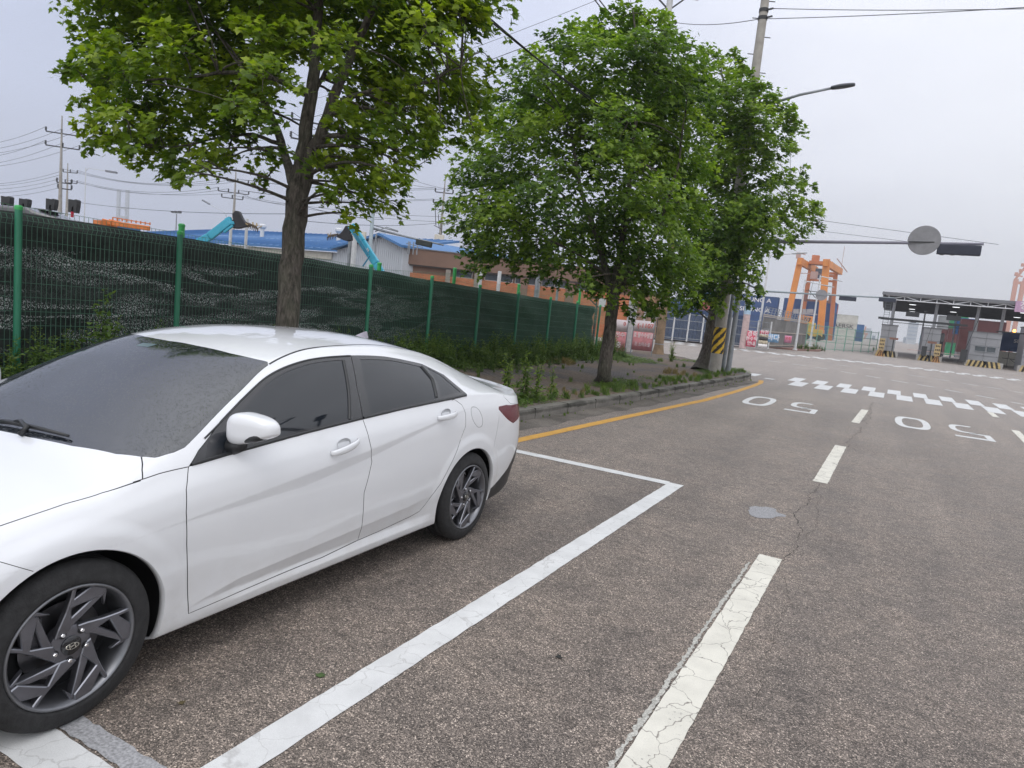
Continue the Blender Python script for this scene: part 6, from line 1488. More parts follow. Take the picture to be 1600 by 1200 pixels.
for i in range(22):
    z = 2.6+.5*i; s_ = 1 if i % 2 else -1; m_.beam((cxx, cyy, z), (cxx+RT[0]*.30*s_, cyy+RT[1]*.30*s_, z), .02)
m_.build('step_bolt', DARKM, rc)
def YPc(px, py, Y):
    v = _f+(px-800)/FPX*_r-(py-600)/FPX*_u; return CAM+v*((Y-CAM[1])/v[1])
m_ = MB(); zl_ = YPc(1180, 175, cyy)[2]
tipa = YPc(1303, 137, cyy-.3); m_.tube([(cxx, cyy, YPc(1170, 172, cyy)[2]), YPc(1250, 148, cyy-.2), tipa], [.045, .04, .035], 8)
m_.build('lamp_arm', STEEL, rc, smooth=True)
a_, b_ = YPc(1299, 138, cyy-.3), YPc(1336, 132.5, cyy-.35); m_ = MB(); dd_ = (b_-a_)/np.linalg.norm(b_-a_)
def headshape(mb, a, b, w, h, n_=9):
    d = (b-a); L_ = np.linalg.norm(d); d /= L_; s_ = np.cross(d, [0, 0, 1.0]); s_ /= np.linalg.norm(s_); u_ = np.cross(s_, d); vs = []; k_ = 12
    for i in range(n_):
        t = i/(n_-1); ww = w*(.45+.55*math.sin(PI*min(1, t*.8+.12))**.6) if t < 1 else w*.45; hh = h*(.5+.5*math.sin(PI*(t*.75+.15)))
        for j in range(k_):
            th = 2*PI*j/k_; vs.append(a+d*L_*t+s_*math.cos(th)*ww/2+u_*math.sin(th)*hh/2*(1 if math.sin(th) > 0 else .6))
    mb.add(vs, [(i*k_+j, i*k_+(j+1) % k_, (i+1)*k_+(j+1) % k_, (i+1)*k_+j) for i in range(n_-1) for j in range(k_)]+[tuple(range(k_)), tuple((n_-1)*k_+j for j in range(k_))])
headshape(m_, a_, b_, .26, .15); m_.build('lamp_head', pm('lamp_head_dark', (.075, .08, .095), .45), rc, smooth=True)
# bands and shackles near its top
for py in (17, 29): 
    m_ = MB(); z = YPc(1191, py, cyy)[2]; m_.lathe((cxx, cyy, z), (0, 0, 1), [(.125, -.05), (.135, -.05), (.135, .05), (.125, .05)], 14); m_.beam((cxx, cyy, z), (cxx+.28, cyy-.1, z), .04); m_.build('cable_bracket', DARKM, rc)
# pole A: tall one behind trees, with its arms at the top of the picture
pa = at(981, 545, 28.5); hA = 16.5
rA = empty('utility_pole', (pa[0], pa[1], .1), 'tall pale utility pole whose top shows above the middle maple', 'utility pole')
m_ = MB(); m_.lathe((pa[0], pa[1], .1), (0, 0, 1), [(.20, 0), (.17, 3), (.105, hA)], 18); m_.build('shaft', pm('pole_pale', (.50, .50, .50), .8), rA, smooth=2)
def PA(py): # height on that pole
    lo, hi = 0, 30
    for _ in range(40):
        mid = (lo+hi)/2; q = np.array([pa[0], pa[1], mid])-CAM; y = 600-FPX*(q@_u)/(q@_f)
        if y > py: lo = mid
        else: hi = mid
    return lo
m_ = MB()
for s_ in (-1, 1): m_.beam(np.array([pa[0], pa[1], PA(16)]), np.array([pa[0], pa[1], PA(-6)])+RT*.62*s_, .05)
m_.beam(np.array([pa[0], pa[1], PA(-6)])-RT*1.1, np.array([pa[0], pa[1], PA(-6)])+RT*1.1, .08); m_.build('crossarm', DARKM, rA)
for s_ in (-1, 1):
    m_ = MB(); q = np.array([pa[0], pa[1], PA(34)])+RT*.2*s_; m_.lathe(q, tuple(RT*s_), [(.03, 0), (.09, .03), (.05, .08), (.09, .12), (.02, .18)], 8); m_.build('insulator', DARKM, rA, smooth=True)
_wi = 0
for (a_, b_, sg_, r_) in ((at(476, 186, 46), np.array([pa[0], pa[1], PA(-20)]), .4, .017), (at(478, 205, 46), np.array([pa[0], pa[1], PA(10)]), .5, .017), (at(478, 226, 46), np.array([pa[0], pa[1], PA(34)]), .5, .017), (at(470, 160, 46), np.array([pa[0], pa[1], PA(-50)]), .4, .010)):
    wire(a_, b_, sg_, r_, label='%s wire climbing from the near maple towards the tall pole top' % {-20: 'second', 10: 'third', 34: 'lowest', -50: 'topmost'}[int(round({0: -20, 1: 10, 2: 34, 3: -50}[_wi]))]); _wi += 1
for dpx in (0, 7): wire(at(900+dpx, -40, 24), at(1010+dpx, 95, 27), .1, .022, mat=CABLE, label='%s short cable dropping into the middle maple from above' % ('left' if dpx == 0 else 'right'), name='service_cable')
wire(np.array([pa[0], pa[1], PA(34)])+RT*.38, (cxx, cyy, YPc(1187, 29, cyy)[2]), .12, .012, label='wire crossing from the middle pole top to the striped pole')
wire((cxx, cyy, YPc(1187, 30, cyy)[2]), at(1700, 5, 17), .05, .011, label='lower thin wire running right from the striped pole'); wire((cxx+.28, cyy-.1, YPc(1195, 17, cyy)[2]), at(1700, 11, 17), .06, .011, label='upper thin wire running right from the striped pole')
for k_, (o1, o2) in enumerate((((0, 0), (0, 0)), ((7, -4), (0, 6)))):
    wire(at(640+o1[0], -75+o1[1], 9.5), np.array([cxx, cyy, 6.1-.25*k_]), .45, .016 if k_ == 0 else .012, mat=CABLE, label='%s black cable slanting down into the middle maple' % ('thicker' if k_ == 0 else 'thinner'), name='slanting_cable', group='slanting cables', n_=40)
# pole B brown stub
q = gp(1028, 553, .149); rB, xB, yB, hB = empty('utility_pole', (q[0], q[1], .149), 'brown stained concrete pole standing on the pavement right of the banners', 'utility pole'), q[0], q[1], 6.5
m_ = MB(); m_.lathe((xB, yB, .1), (0, 0, 1), [(.26, 0), (.185, .45), (.17, 2.5), (.13, hB), (0, hB)], 18); m_.build('shaft', CONCB, rB, smooth=2); m_ = MB(); m_.lathe((xB, yB, .55), (0, 0, 1), [(.188, 0), (.192, .02), (.188, .04)], 18); m_.build('band', STEEL, rB)
# steel pole D with the signal arm
q = gp(1137, 584, .149); xD, yD = q[0], q[1]; rD = empty('signal_pole', (xD, yD, .149), 'galvanised steel signal pole at the kerb corner holding the long arm', 'signal pole')
zA = YPc(1165, 377, yD)[2]; m_ = MB(); m_.lathe((xD, yD, .1), (0, 0, 1), [(.085, 0), (.07, zA+.4), (0, zA+.42)], 16); m_.build('shaft', STEEL, rD, smooth=2)
e_ = YPc(1537, 381.5, yD); m_ = MB(); m_.tube([(xD, yD, zA), YPc(1240, 377.5, yD), YPc(1400, 379.3, yD), e_], [.055, .05, .042, .036], 10); m_.build('arm', pm('arm_grey', (.22, .22, .27), .5), rD, smooth=True)
q2 = gp(1128, 582, .149); m_ = MB(); m_.lathe((q2[0]-.02, q2[1]+.2, .1), (0, 0, 1), [(.07, 0), (.06, 4.6), (0, 4.62)], 14); top(m_.build('steel_post', STEEL, None, smooth=2), 'slimmer grey steel post squeezed between the striped pole and the signal pole', 'post')
wire(YPc(1250, 340, yD), YPc(1560, 382, yD), .0, .006, label='upper stay wire above the long signal arm', group='stay wires', name='stay_wire'); wire(YPc(1250, 357, yD), YPc(1430, 379, yD), .0, .005, label='lower stay wire above the long signal arm', group='stay wires', name='stay_wire')
c = YPc(1444, 375.5, yD-.06); sg_ = empty('round_sign', tuple(c), 'large round road sign seen from its grey back on the near signal arm', 'road sign')
m_ = MB(); m_.lathe(c, (0.1, 1, 0), [(0, -.01), (.39, -.01), (.40, 0), (.39, .012), (0, .012)], 40); m_.build('sign_plate', pm('sign_back', (.25, .25, .265), .55, var=.1), sg_)
m_ = MB(); m_.beam(c+np.array([-.37, -.02, -.06]), c+np.array([.37, -.02, -.04]), .03); m_.build('sign_rail', DARKM, sg_)
a_, b_ = YPc(1464, 390, yD), YPc(1533, 391.5, yD); bz_ = empty('traffic_signal', tuple((a_+b_)/2), 'long dark horizontal traffic signal hanging at the end of the near arm', 'traffic signal')
m_ = MB(); m_.box((a_+b_)/2, (np.linalg.norm(b_-a_), .16, .27)); m_.build('housing', pm('signal_navy', (.025, .03, .05), .55), bz_, bevel=.02)
for k_ in range(4):
    m_ = MB(); cc = a_+(b_-a_)*(.14+.24*k_); m_.lathe(cc+[0, .08, 0], (0, 1, 0), [(.11, 0), (.125, .18), (.11, .18), (.10, .03), (0, .03)], 18); m_.build('lamp_hood', DARKM, bz_, smooth=2)
m_ = MB()
for t in (.2, .8): cc = a_+(b_-a_)*t; m_.beam(cc+[0, 0, .1], cc+[0, 0, .2], .03)
m_.build('hanger', STEEL, bz_)
# banners at the corner
def banner(name, pxl, pxr, pyt, pyb, d, label, rows, cat='banner', mats=None, texts=(), posts=True, group=None, dr=0.0):
    a, b_ = at(pxl, pyb, d), at(pxr, pyb+(pxr-pxl)*.1, d+dr); zt, zb = at(pxl, pyt, d)[2], at(pxl, pyb, d)[2]
    dd_ = (b_-a); dd_[2] = 0; w = np.linalg.norm(dd_); dd_ /= w; nn_ = np.cross(dd_, [0, 0, 1]); root = empty(name, (a[0], a[1], 0), label, cat, group)
    for (f0, f1, m__) in rows:
        z0, z1 = zb+(zt-zb)*f0, zb+(zt-zb)*f1; mb = MB(); k_ = 14; vs = []
        for i in range(k_+1):
            t = i/k_; wv = .005*math.sin(9*t+f0*5)
            for z in (z0, z1): vs.append((a[0]+dd_[0]*w*t+nn_[0]*wv, a[1]+dd_[1]*w*t+nn_[1]*wv, z))
        mb.add(vs, [(2*i, 2*i+2, 2*i+3, 2*i+1) for i in range(k_)]); o = mb.build('cloth', m__, root, smooth=True, recalc=False); so = o.modifiers.new('t', 'SOLIDIFY'); so.thickness = .004
    for (txt, fz, size, m__, sx_, fx) in texts:
        text_obj(txt, size, m__, root, np.array([a[0], a[1], 0])+dd_*w*fx+nn_*.035+np.array([0, 0, zb+(zt-zb)*fz]), dd_, (0, 0, 1), .002, sx=sx_)
    if posts:
        mb = MB()
        for t in (-.01, 1.01): mb.tube([a+dd_*w*t*1.0+np.array([0, 0, -a[2]]), a+dd_*w*t+np.array([0, 0, zt-a[2]+.15])], .02, 6)
        mb.build('banner_pole', STEEL, root)
    return root
PNK = pm('banner_pink', (.62, .26, .28), .8, var=.12, vs=4); PNKW = pm('banner_pale', (.66, .58, .60), .8, var=.08, vs=4); REDT = pm('letter_red', (.60, .10, .08), .7); WHT = pm('letter_white', (.78, .76, .76), .7)
banner('street_banner', 986, 1018, 499, 546, 27.0, 'pink and white upright street banner with Korean lettering by the brown pole', [(0, .62, PNK), (.63, 1.0, PNKW)], texts=[('효 물수수설물', .50, .21, WHT, .62, .5), ('(-1107', .83, .24, REDT, 1.0, .55), ('조 소이소설', .2, .18, PNKW, .7, .5)])
banner('street_banner', 955, 976, 498, 548, 27.6, 'narrower pink street banner showing between the maple trunk and pale pole', [(0, .62, PNK), (.63, 1.0, PNKW)], texts=[('선수', .52, .22, WHT, 1.0, .5), ('중', .2, .26, WHT, 1, .45), ('0', .88, .2, REDT, 1, .75)])
# pavement and low fence across the junction
m_ = MB(); P_ = [(-62, 82), (-33, 68), (-20, 62.5), (-10.8, 60.2), (-6.4, 62.5), (-4.9, 68), (-5.2, 78), (-30, 84)]
m_.prism(P_, (0, 0, 0), (1, 0, 0), (0, 1, 0), (0, 0, .14)); tag(m_.build('far_pavement', pm('pavement_red', (.24, .145, .12), .9, var=.2, vs=.8), None), kind='structure')
ff = empty('mesh_fence', tuple(at(1060, 530, 57)*[1, 1, 0]), 'white posted mesh fence across the junction before blue sheeting', 'fence')
f0, f1 = gp(930, 521.5, .14), gp(1200, 545, .14); df_ = f1-f0; Lf = np.linalg.norm(df_); df_ /= Lf
for i in range(13):
    q = f0+df_*Lf*i/12; m_ = MB(); m_.beam((q[0], q[1], .14), (q[0], q[1], 2.15), .09); m_.build('post', WHITEP, ff)
m_ = MB()
for z in (.35, 1.0, 1.6, 2.05): m_.beam(f0+[0, 0, z-.14], f1+[0, 0, z-.14], .05)
for i in range(160): q = f0+df_*Lf*i/159; m_.beam((q[0], q[1], .2), (q[0], q[1], 2.05), .014)
m_.build('mesh', STEEL, ff, recalc=False)
m_ = MB(); bkf = np.array([-df_[1], df_[0], 0]); a0 = f0+bkf*2.2; m_.prism([(0, .14), (Lf*.42, .14), (Lf*.42, 3.3), (0, 3.3)], a0*[1, 1, 0], tuple(df_), (0, 0, 1), tuple(bkf*1)); top(m_.build('sheet_wall', pm('sheet_brown', (.34, .20, .12), .8, var=.3, vs=2, stretch=(3, 3, .3)), None), 'rusty brown corrugated sheet wall behind the mesh fence', 'wall')
bb2 = empty('sheet_store', tuple((a0+df_*Lf*.6)*[1, 1, 0]), 'dark blue ribbed sheet store behind the white mesh fence', 'store'); m_ = MB(); m_.prism([(Lf*.43, .14), (Lf*.98, .14), (Lf*.98, 2.4), (Lf*.43, 2.4)], a0*[1, 1, 0], tuple(df_), (0, 0, 1), tuple(bkf*3)); m_.build('wall', pm('sheet_navy', (.035, .065, .14), .6, var=.2, vs=2), bb2)
m_ = MB()
for i in range(26): q = a0+df_*Lf*(.43+.55*i/26)-bkf*.03; m_.beam((q[0], q[1], .2), (q[0], q[1], 2.35), .05)
m_.build('rib', pm('sheet_navy', (.035, .065, .14), .6, var=.2, vs=2), bb2, recalc=False)
# grey picket wall with barbed wire
pk0, pk1 = gp(1186, 544, .14), gp(1256, 543, .14); dk_ = pk1-pk0; Lk = np.linalg.norm(dk_); dk_ /= Lk
pk = empty('picket_fence', tuple(pk0), 'grey vertical picket fence topped with barbed wire struts behind the lamp posts', 'fence'); m_ = MB()
npk = 90
for i in range(npk+1): q = pk0+dk_*Lk*i/npk; m_.beam((q[0], q[1], .2), (q[0], q[1], 2.42), .12, .05)
m_.build('picket', pm('picket_grey', (.22, .215, .21), .8, var=.2, vs=1), pk, recalc=False); m_ = MB()
for z in (.35, 1.4, 2.5, 2.62): m_.beam(pk0+[0, 0, z-.14], pk1+[0, 0, z-.14], .09)
m_.build('rail', pm('rail_tan', (.38, .34, .30), .8), pk); m_ = MB()
for i in range(17): q = pk0+dk_*Lk*i/16; m_.beam((q[0], q[1], 2.6), (q[0]+dk_[0]*.7, q[1]+dk_[1]*.7-.3, 3.2), .05)
for z, o_ in ((2.8, .25), (3.0, .5), (3.18, .7)): m_.beam(pk0+dk_*o_+[0, -.1, z-.14], pk1+dk_*o_+[0, -.1, z-.14], .03)
m_.build('barbed_wire', STEEL, pk, recalc=False)
# banners tied to the picket fence
BL_ = pm('banner_blue', (.22, .40, .62), .8, var=.2, vs=3); RD = pm('banner_red', (.62, .10, .16), .8, var=.15, vs=3); PK2 = pm('banner_rose', (.72, .30, .45), .8, var=.15, vs=3); TN = pm('banner_tan', (.55, .48, .36), .8, var=.4, vs=6)
dpk = 56.5
banner('street_banner', 1165, 1180, 516, 541, 46.5, 'red banner with white lettering between the bluish post and first lamp post', [(0, 1, RD)], texts=[('경축', .82, .45, WHT, .8, .5), ('현수막', .5, .30, WHT, 1, .5), ('안내', .2, .3, WHT, 1, .5)], posts=False)
banner('street_banner', 1184, 1198, 516, 542, 49.3, 'patchwork banner with tan and red bands right of the first lamp post', [(0, .2, WHT), (.21, .42, TN), (.43, .62, DARKM), (.63, .8, TN), (.81, 1, RD)], posts=False, texts=[('안전', .9, .4, WHT, .8, .5)])
banner('street_banner', 1198, 1216, 521, 534, 51.0, 'pale blue banner on the grey picket fence', [(0, 1, BL_)], posts=False, texts=[('바다', .55, .5, WHT, 1.0, .5)])
banner('street_banner', 1225, 1236, 524, 535, 57.5, 'small rose pink banner on the grey picket fence', [(0, 1, PK2)], posts=False, texts=[('모집', .6, .28, REDT, 1, .5)])
# lamp posts of the junction
def lamp2(bx, by, tx, ty, ax, ay, label, r=.10, heads=1, z=0.14, mat=WHITEP, head=1.0):
    b0 = gp(bx, by, z); root = empty('street_lamp', tuple(b0), label, 'street lamp', 'street lamps of the junction'); Y = b0[1]; tp_ = YPc(tx, ty, Y); h = tp_[2]
    m_ = MB(); m_.lathe((b0[0], b0[1], z), (0, 0, 1), [(r*1.8, 0), (r*1.8, .08), (r, .1), (r*.55, h)], 12); m_.build('shaft', mat, root, smooth=2)
    tip = YPc(ax, ay, Y); t0 = np.array([b0[0], b0[1], h]); m_ = MB(); m_.tube([t0-[0, 0, .25], t0+(tip-t0)*.1+[0, 0, .05], t0+(tip-t0)*.5+[0, 0, .03], tip], [r*.5, r*.45, r*.4, r*.35], 6)
    if heads == 2: tip2 = t0-(tip-t0); m_.tube([t0-[0, 0, .2], t0+(tip2-t0)*.5, tip2], r*.4, 6)
    m_.build('arm', mat, root, smooth=True)
    for tq, s_ in ((tip, 1),)+(((tip2, -1),) if heads == 2 else ()):
        m_ = MB(); dx_ = (tip-t0)/np.linalg.norm(tip-t0)*s_; headshape(m_, tq-dx_*.1*head, tq+dx_*.9*head, .38*head, .16*head); m_.build('lamp_head', pm('lamp_head_pale', (.42, .43, .44), .5), root, smooth=True)
    return root
lamp2(1182, 543, 1203, 399, 1240, 396.5, 'tall white street lamp nearest the maple, arm pointing right over the banners')
lamp2(1242, 547, 1257, 440, 1288, 446, 'white double-armed street lamp before the orange crane legs', .10, 1, head=.8)
lamp2(1265, 541, 1280, 432, 1305, 437.5, 'white street lamp standing right of the crane number panel', .12, 1, head=.8)
q = gp(1160, 544, .14); m_ = MB(); hq = YPc(1171, 470, q[1])[2]; m_.lathe((q[0], q[1], .14), (0, 0, 1), [(.24, 0), (.22, 2.3)], 16); m_.m = 1; m_.lathe((q[0], q[1], 2.44), (0, 0, 1), [(.22, 0), (.19, hq-2.44), (0, hq-2.44)], 16)
top(m_.build('painted_post', [pm('post_rose', (.50, .38, .37), .8), pm('post_skyblue', (.36, .50, .62), .7)], None, smooth=2), 'stout post painted pale blue above and dusty pink below', 'post')
# far signal arm
Yf = 57.0; qf = YPc(1184, 462, Yf); fa = empty('signal_pole', (qf[0]-.8, Yf, .14), 'farther signal pole whose thin arm crosses the crane legs', 'signal pole')
m_ = MB(); m_.lathe((qf[0]-.8, Yf, .14), (0, 0, 1), [(.11, 0), (.09, 5.1), (0, 5.12)], 12); m_.build('shaft', STEEL, fa, smooth=2); m_ = MB(); m_.tube([(qf[0]-.8, Yf, 4.85), YPc(1196, 455, Yf), YPc(1290, 460.5, Yf), YPc(1398, 466, Yf)], [.08, .075, .06, .05], 8); m_.build('arm', pm('arm_teal_grey', (.26, .31, .33), .5), fa, smooth=True)
c = YPc(1283.5, 461, Yf-.1); s3 = empty('round_sign', tuple(c), 'small looking round sign back on the farther signal arm', 'road sign'); m_ = MB(); m_.lathe(c, (0, 1, 0), [(0, -.01), (.41, -.01), (.41, .02), (0, .02)], 32); m_.build('sign_plate', pm('sign_back', (.25, .25, .265), .55, var=.1), s3); m_ = MB(); m_.beam(c+np.array([-.38, -.03, 0]), c+np.array([.38, -.03, 0]), .04); m_.build('sign_rail', STEEL, s3)
for (xa, xb, yc, lb) in ((1311, 1338, 466.7, 'dark traffic signal hanging midway on the farther arm'), (1373, 1400, 468.5, 'dark blue traffic signal at the end of the farther arm, before the canopy')):
    a_, b_ = YPc(xa, yc-.5, Yf), YPc(xb, yc+.5, Yf); bz_ = empty('traffic_signal', tuple((a_+b_)/2), lb, 'traffic signal'); m_ = MB(); m_.box((a_+b_)/2, (np.linalg.norm(b_-a_), .2, .30)); m_.build('housing', pm('signal_navy', (.025, .03, .05), .55), bz_, bevel=.02)
    for k_ in range(3): m_ = MB(); cc = a_+(b_-a_)*(.2+.3*k_); m_.lathe(cc+[0, .1, 0], (0, 1, 0), [(.12, 0), (.13, .18), (.10, .03), (0, .03)], 12); m_.build('lamp_hood', DARKM, bz_)
# ---- containers : long sides along X, ends along Y
def cmat(name, col): return pm(name, col, .6, var=.12, vs=.5)
def container(X0, Y0, Z0, L_, mat, label, text=None, end_only=False, group='stacked shipping containers', H_=2.59, W_=2.44, tmat=None, tx=.5, ts=1.25):
    r_ = empty('shipping_container', (X0+L_/2, Y0+W_/2, Z0), label, 'container', group); b_ = MB()
    b_.box((X0+L_/2, Y0+W_/2, Z0+H_/2), (L_-.06, W_-.08, H_-.06)); b_.build('shell', mat, r_); b_ = MB()
    for yy_ in (Y0, Y0+W_):
        for xx_ in (X0+.07, X0+L_-.07): b_.box((xx_, yy_, Z0+H_/2), (.15, .12, H_-.01))
        for zz_ in (Z0+.06, Z0+H_-.06): b_.box((X0+L_/2, yy_, zz_), (L_-.3, .10, .12))
    b_.build('frame', mat, r_, recalc=False); b_ = MB(); k_ = int(L_/.55)
    for i in range(k_): b_.box((X0+.3+(L_-.6)*(i+.5)/k_, Y0+.035, Z0+H_/2), (.24, .035, H_-.3))
    for i in range(4): b_.box((X0+L_-.01, Y0+.35+i*.58, Z0+H_/2), (.06, .05, H_-.2))
    b_.build('corrugation', mat, r_, recalc=False)
    if text: text_obj(text, ts, tmat or WHT, r_, (X0+L_*tx, Y0-.03, Z0+H_*.55), (1, 0, 0), (0, 0, 1), .01, sx=1.15)
    return r_
NAVY = cmat('container_navy', (.022, .070, .21)); BL2 = cmat('container_blue', (.035, .14, .34)); TEAL = cmat('container_teal', (.06, .17, .24)); REDC = cmat('container_red', (.34, .07, .06)); CRM = cmat('container_cream', (.52, .51, .46)); GRN = cmat('container_green', (.03, .24, .11)); MAR = cmat('container_maroon', (.12, .04, .042)); GRY = cmat('container_grey', (.26, .27, .28)); ORC = cmat('container_orange', (.48, .12, .05))
Y0 = 193.0; XR = YPc(1301, 500, Y0)[0]; zb0 = -.62
lv = ['lowest of its stack', 'second from the ground', 'third from the ground', 'topmost of its stack']
for k_ in range(4):
    container(XR-12.19, Y0, zb0+2.59*k_, 12.19, NAVY if k_ > 1 else BL2, 'navy container between the orange crane legs, %s' % lv[k_])
    container(XR-12.19*2-1.4, Y0, zb0+2.59*k_, 12.19, NAVY, 'navy container left of the crane, %s' % lv[k_], 'SEJUNG A' if k_ > 1 else None, tx=.54, ts=1.55)
    for j, m__ in enumerate(([BL2, TEAL, BL2], [BL2, NAVY, BL2], [TEAL, BL2, NAVY], [BL2, BL2, REDC])[k_]):
        container(XR-12.19, Y0+2.55*(j+1)*1.6, zb0+2.59*k_, 12.19, m__, '%s container in row %s of the right flank, %s' % (['first', 'next', 'last'][j] and {'container_teal': 'teal', 'container_blue': 'blue', 'container_grey': 'grey', 'container_navy': 'navy', 'container_red': 'red', 'container_maroon': 'maroon'}[m__.name], ['two', 'three', 'four'][j], lv[k_]))
for k_, m__ in enumerate([ORC, BL2, ORC, BL2]): container(XR-12.19*2-9.8, Y0+1, zb0+2.59*k_, 6.06, [BL2, NAVY, REDC, BL2][k_], 'short container behind the bluish post, %s' % lv[k_])
for k_ in range(3): container(XR-12.19*3-10, Y0+6, zb0+2.59*k_, 12.19, [NAVY, BL2, NAVY][k_], 'container glimpsed under the maple crown, %s' % lv[k_], tx=.5)
Ym = 262.0; xm = YPc(1337, 520, Ym)[0]
for k_ in range(4): container(xm-12.19, Ym, -2.2+2.7*k_, 12.19, CRM, 'cream container right of the navy block, %s' % lv[k_], 'MAERSK' if k_ in (0, 2) else None, tmat=DARKM, tx=.60, ts=1.9, H_=2.7)
for k_ in range(3): container(xm-4, Ym+9, -2.2+2.7*k_, 6.06, [BL2, NAVY, BL2][k_], 'blue container behind the cream stack, %s' % lv[k_], H_=2.7)
# ---- yard gantry crane
OR2 = pm('gantry_orange', (.66, .24, .05), .55, var=.10, vs=.4); OR3 = pm('gantry_orange_far', (.50, .17, .07), .55, var=.10, vs=.4)
cr_ = empty('gantry_crane', tuple(YPc(1255, 520, 172)*[1, 1, 0]), 'tall orange rubber-tyred gantry crane with numbered panel standing over the containers', 'crane')
Yn, Yr = 172.0, 190.0
bl, br_, tl, tr = YPc(1226, 519, Yn), YPc(1283, 512, Yn), YPc(1251, 404, Yn), YPc(1292, 404, Yn)
bl[2] = br_[2] = 1.2; zt5 = (tl[2]+tr[2])/2
for nm, a_, b_, w in (('leg', bl, tl, 1.25), ('leg', br_, tr, 1.45)):
    m_ = MB(); m_.beam((a_[0], Yn, 1.2), (b_[0], Yn, zt5), w, 1.0, up=(0, 1, 0)); m_.build(nm, OR2, cr_)
bl2, br2, tl2, tr2 = YPc(1256, 480, Yr), YPc(1301, 480, Yr), YPc(1266, 425, Yr), YPc(1306, 420, Yr)
for a_, b_ in ((bl2, tl2), (br2, tr2)):
    sl_ = (b_[0]-a_[0])/(b_[2]-a_[2]); m_ = MB(); m_.beam((a_[0]-sl_*a_[2], Yr, 0), (b_[0]+sl_*(zt5-1-b_[2]), Yr, zt5-.5), 1.0, .9, up=(0, 1, 0)); m_.build('leg', OR3, cr_)
for a_, b_ in ((tl, tl2), (tr, tr2)):
    m_ = MB(); m_.beam((a_[0], Yn-1.5, zt5-.9), (b_[0]+1.0, Yr+3, zt5-.9), .9, 1.5); m_.build('girder', OR2, cr_)
m_ = MB(); m_.beam((tl2[0]-.5, Yr, zt5-2.0), (tr2[0]+.5, Yr, zt5-2.0), .8, 1.2); m_.beam((tl2[0]-.5, Yr, zt5-3.6), (tr2[0]+.5, Yr, zt5-3.6), .5, .5); m_.build('sill_beam', OR3, cr_)
m_ = MB(); m_.beam((bl[0]-.6, Yn, 1.7), (br_[0]+.8, Yn, 1.7), .9, 1.3); m_.build('sill_beam', OR2, cr_)
a_, b_ = YPc(1247, 500, Yn-1.2), YPc(1271, 501, Yn-1.2); m_ = MB(); m_.box(((a_+b_)/2), (np.linalg.norm(b_-a_), .8, 2.0)); m_.build('machine_housing', OR2, cr_, bevel=.08); text_obj('107', 1.5, DARKM, cr_, (a_+b_)/2+np.array([0, -.46, 0]), (1, 0, 0), (0, 0, 1), .01)
m_ = MB(); c = YPc(1245, 488, Yn-1); 
for px in (1242, 1247, 1251, 1257, 1263, 1268): q = YPc(px, 486, Yn-.8); m_.box(q, (.7, .6, .9))
m_.beam(YPc(1240, 489, Yn-1), YPc(1277, 491.5, Yn-1), .5, .3); m_.build('equipment_deck', pm('deck_grey', (.33, .31, .32), .7), cr_)
tz5 = zt5-4.2; cxm = (tl[0]+tr[0])/2+1.0
m_ = MB(); m_.box((cxm, Yr-9, zt5-.2), (5.2, 3.4, .8)); m_.box((cxm-1.4, Yr-9, zt5+.9), (1.6, 2, 1.4)); m_.build('trolley', OR3, cr_); m_ = MB(); m_.box((cxm+.4, Yr-9, zt5-2.6), (2.6, 2.4, 2.2)); m_.build('operator_cabin', pm('cabin_dark', (.06, .08, .12), .3), cr_)
m_ = MB(); zs5 = zt5-9.0; m_.box((cxm+.3, Yr-8, zs5), (5.4, .6, .5))
for s_ in (-2.7, 2.7): m_.box((cxm+.3+s_, Yr-8, zs5+.6), (.6, 1.2, 2.0))
m_.build('spreader', pm('spreader_brown', (.20, .10, .09), .6), cr_)
m_ = MB()
for s_ in (-1.6, 1.8): m_.beam((cxm+s_, Yr-8.2, zs5), (cxm+s_*.6, Yr-8.8, zt5-.4), .06)
m_.beam((cxm-2.2, Yr-8, zs5+2.6), (cxm-.2, Yr-8, zs5+.6), .15); m_.beam((cxm-2.6, Yr-8, zs5+2.2), (cxm+2.9, Yr-8, zs5+2.0), .15); m_.build('hoist_rope', DARKM, cr_)
m_ = MB()
for (xa, za, xb, zb_) in ((tl[0]-.6, zt5+1.1, tl[0]+.6, zt5+1.1), (tl[0], zt5-3.4, tr[0]+1.8, zt5-3.1), (tr[0]+2, zt5+.4, tr[0]+4.4, zt5-2.3)): m_.beam((xa, Yn+1, za), (xb, Yn+3, zb_), .16)
m_.box((tl[0]-.5, Yn-.5, zt5+.5), (.9, .9, 1.4)); m_.box((tl[0]+3.2, Yn+2, zt5-3.6), (1.5, 1.2, 1.7)); m_.beam((tr[0]+3.0, Yn+4, zt5-2), (tr[0]+3.0, Yn+4, zt5+3.5), .10); m_.build('walkway', pm('walkway_rose', (.48, .33, .30), .6), cr_)
m_ = MB()
for px in (1226, 1234, 1276, 1284):
    q = YPc(px, 524, Yn-.5); m_.lathe((q[0], Yn-.8, .75), (0, 1, 0), [(0, 0), (.7, 0), (.75, .1), (.75, .7), (0, .7)], 18)
m_.build('wheel', RUBBER, cr_)
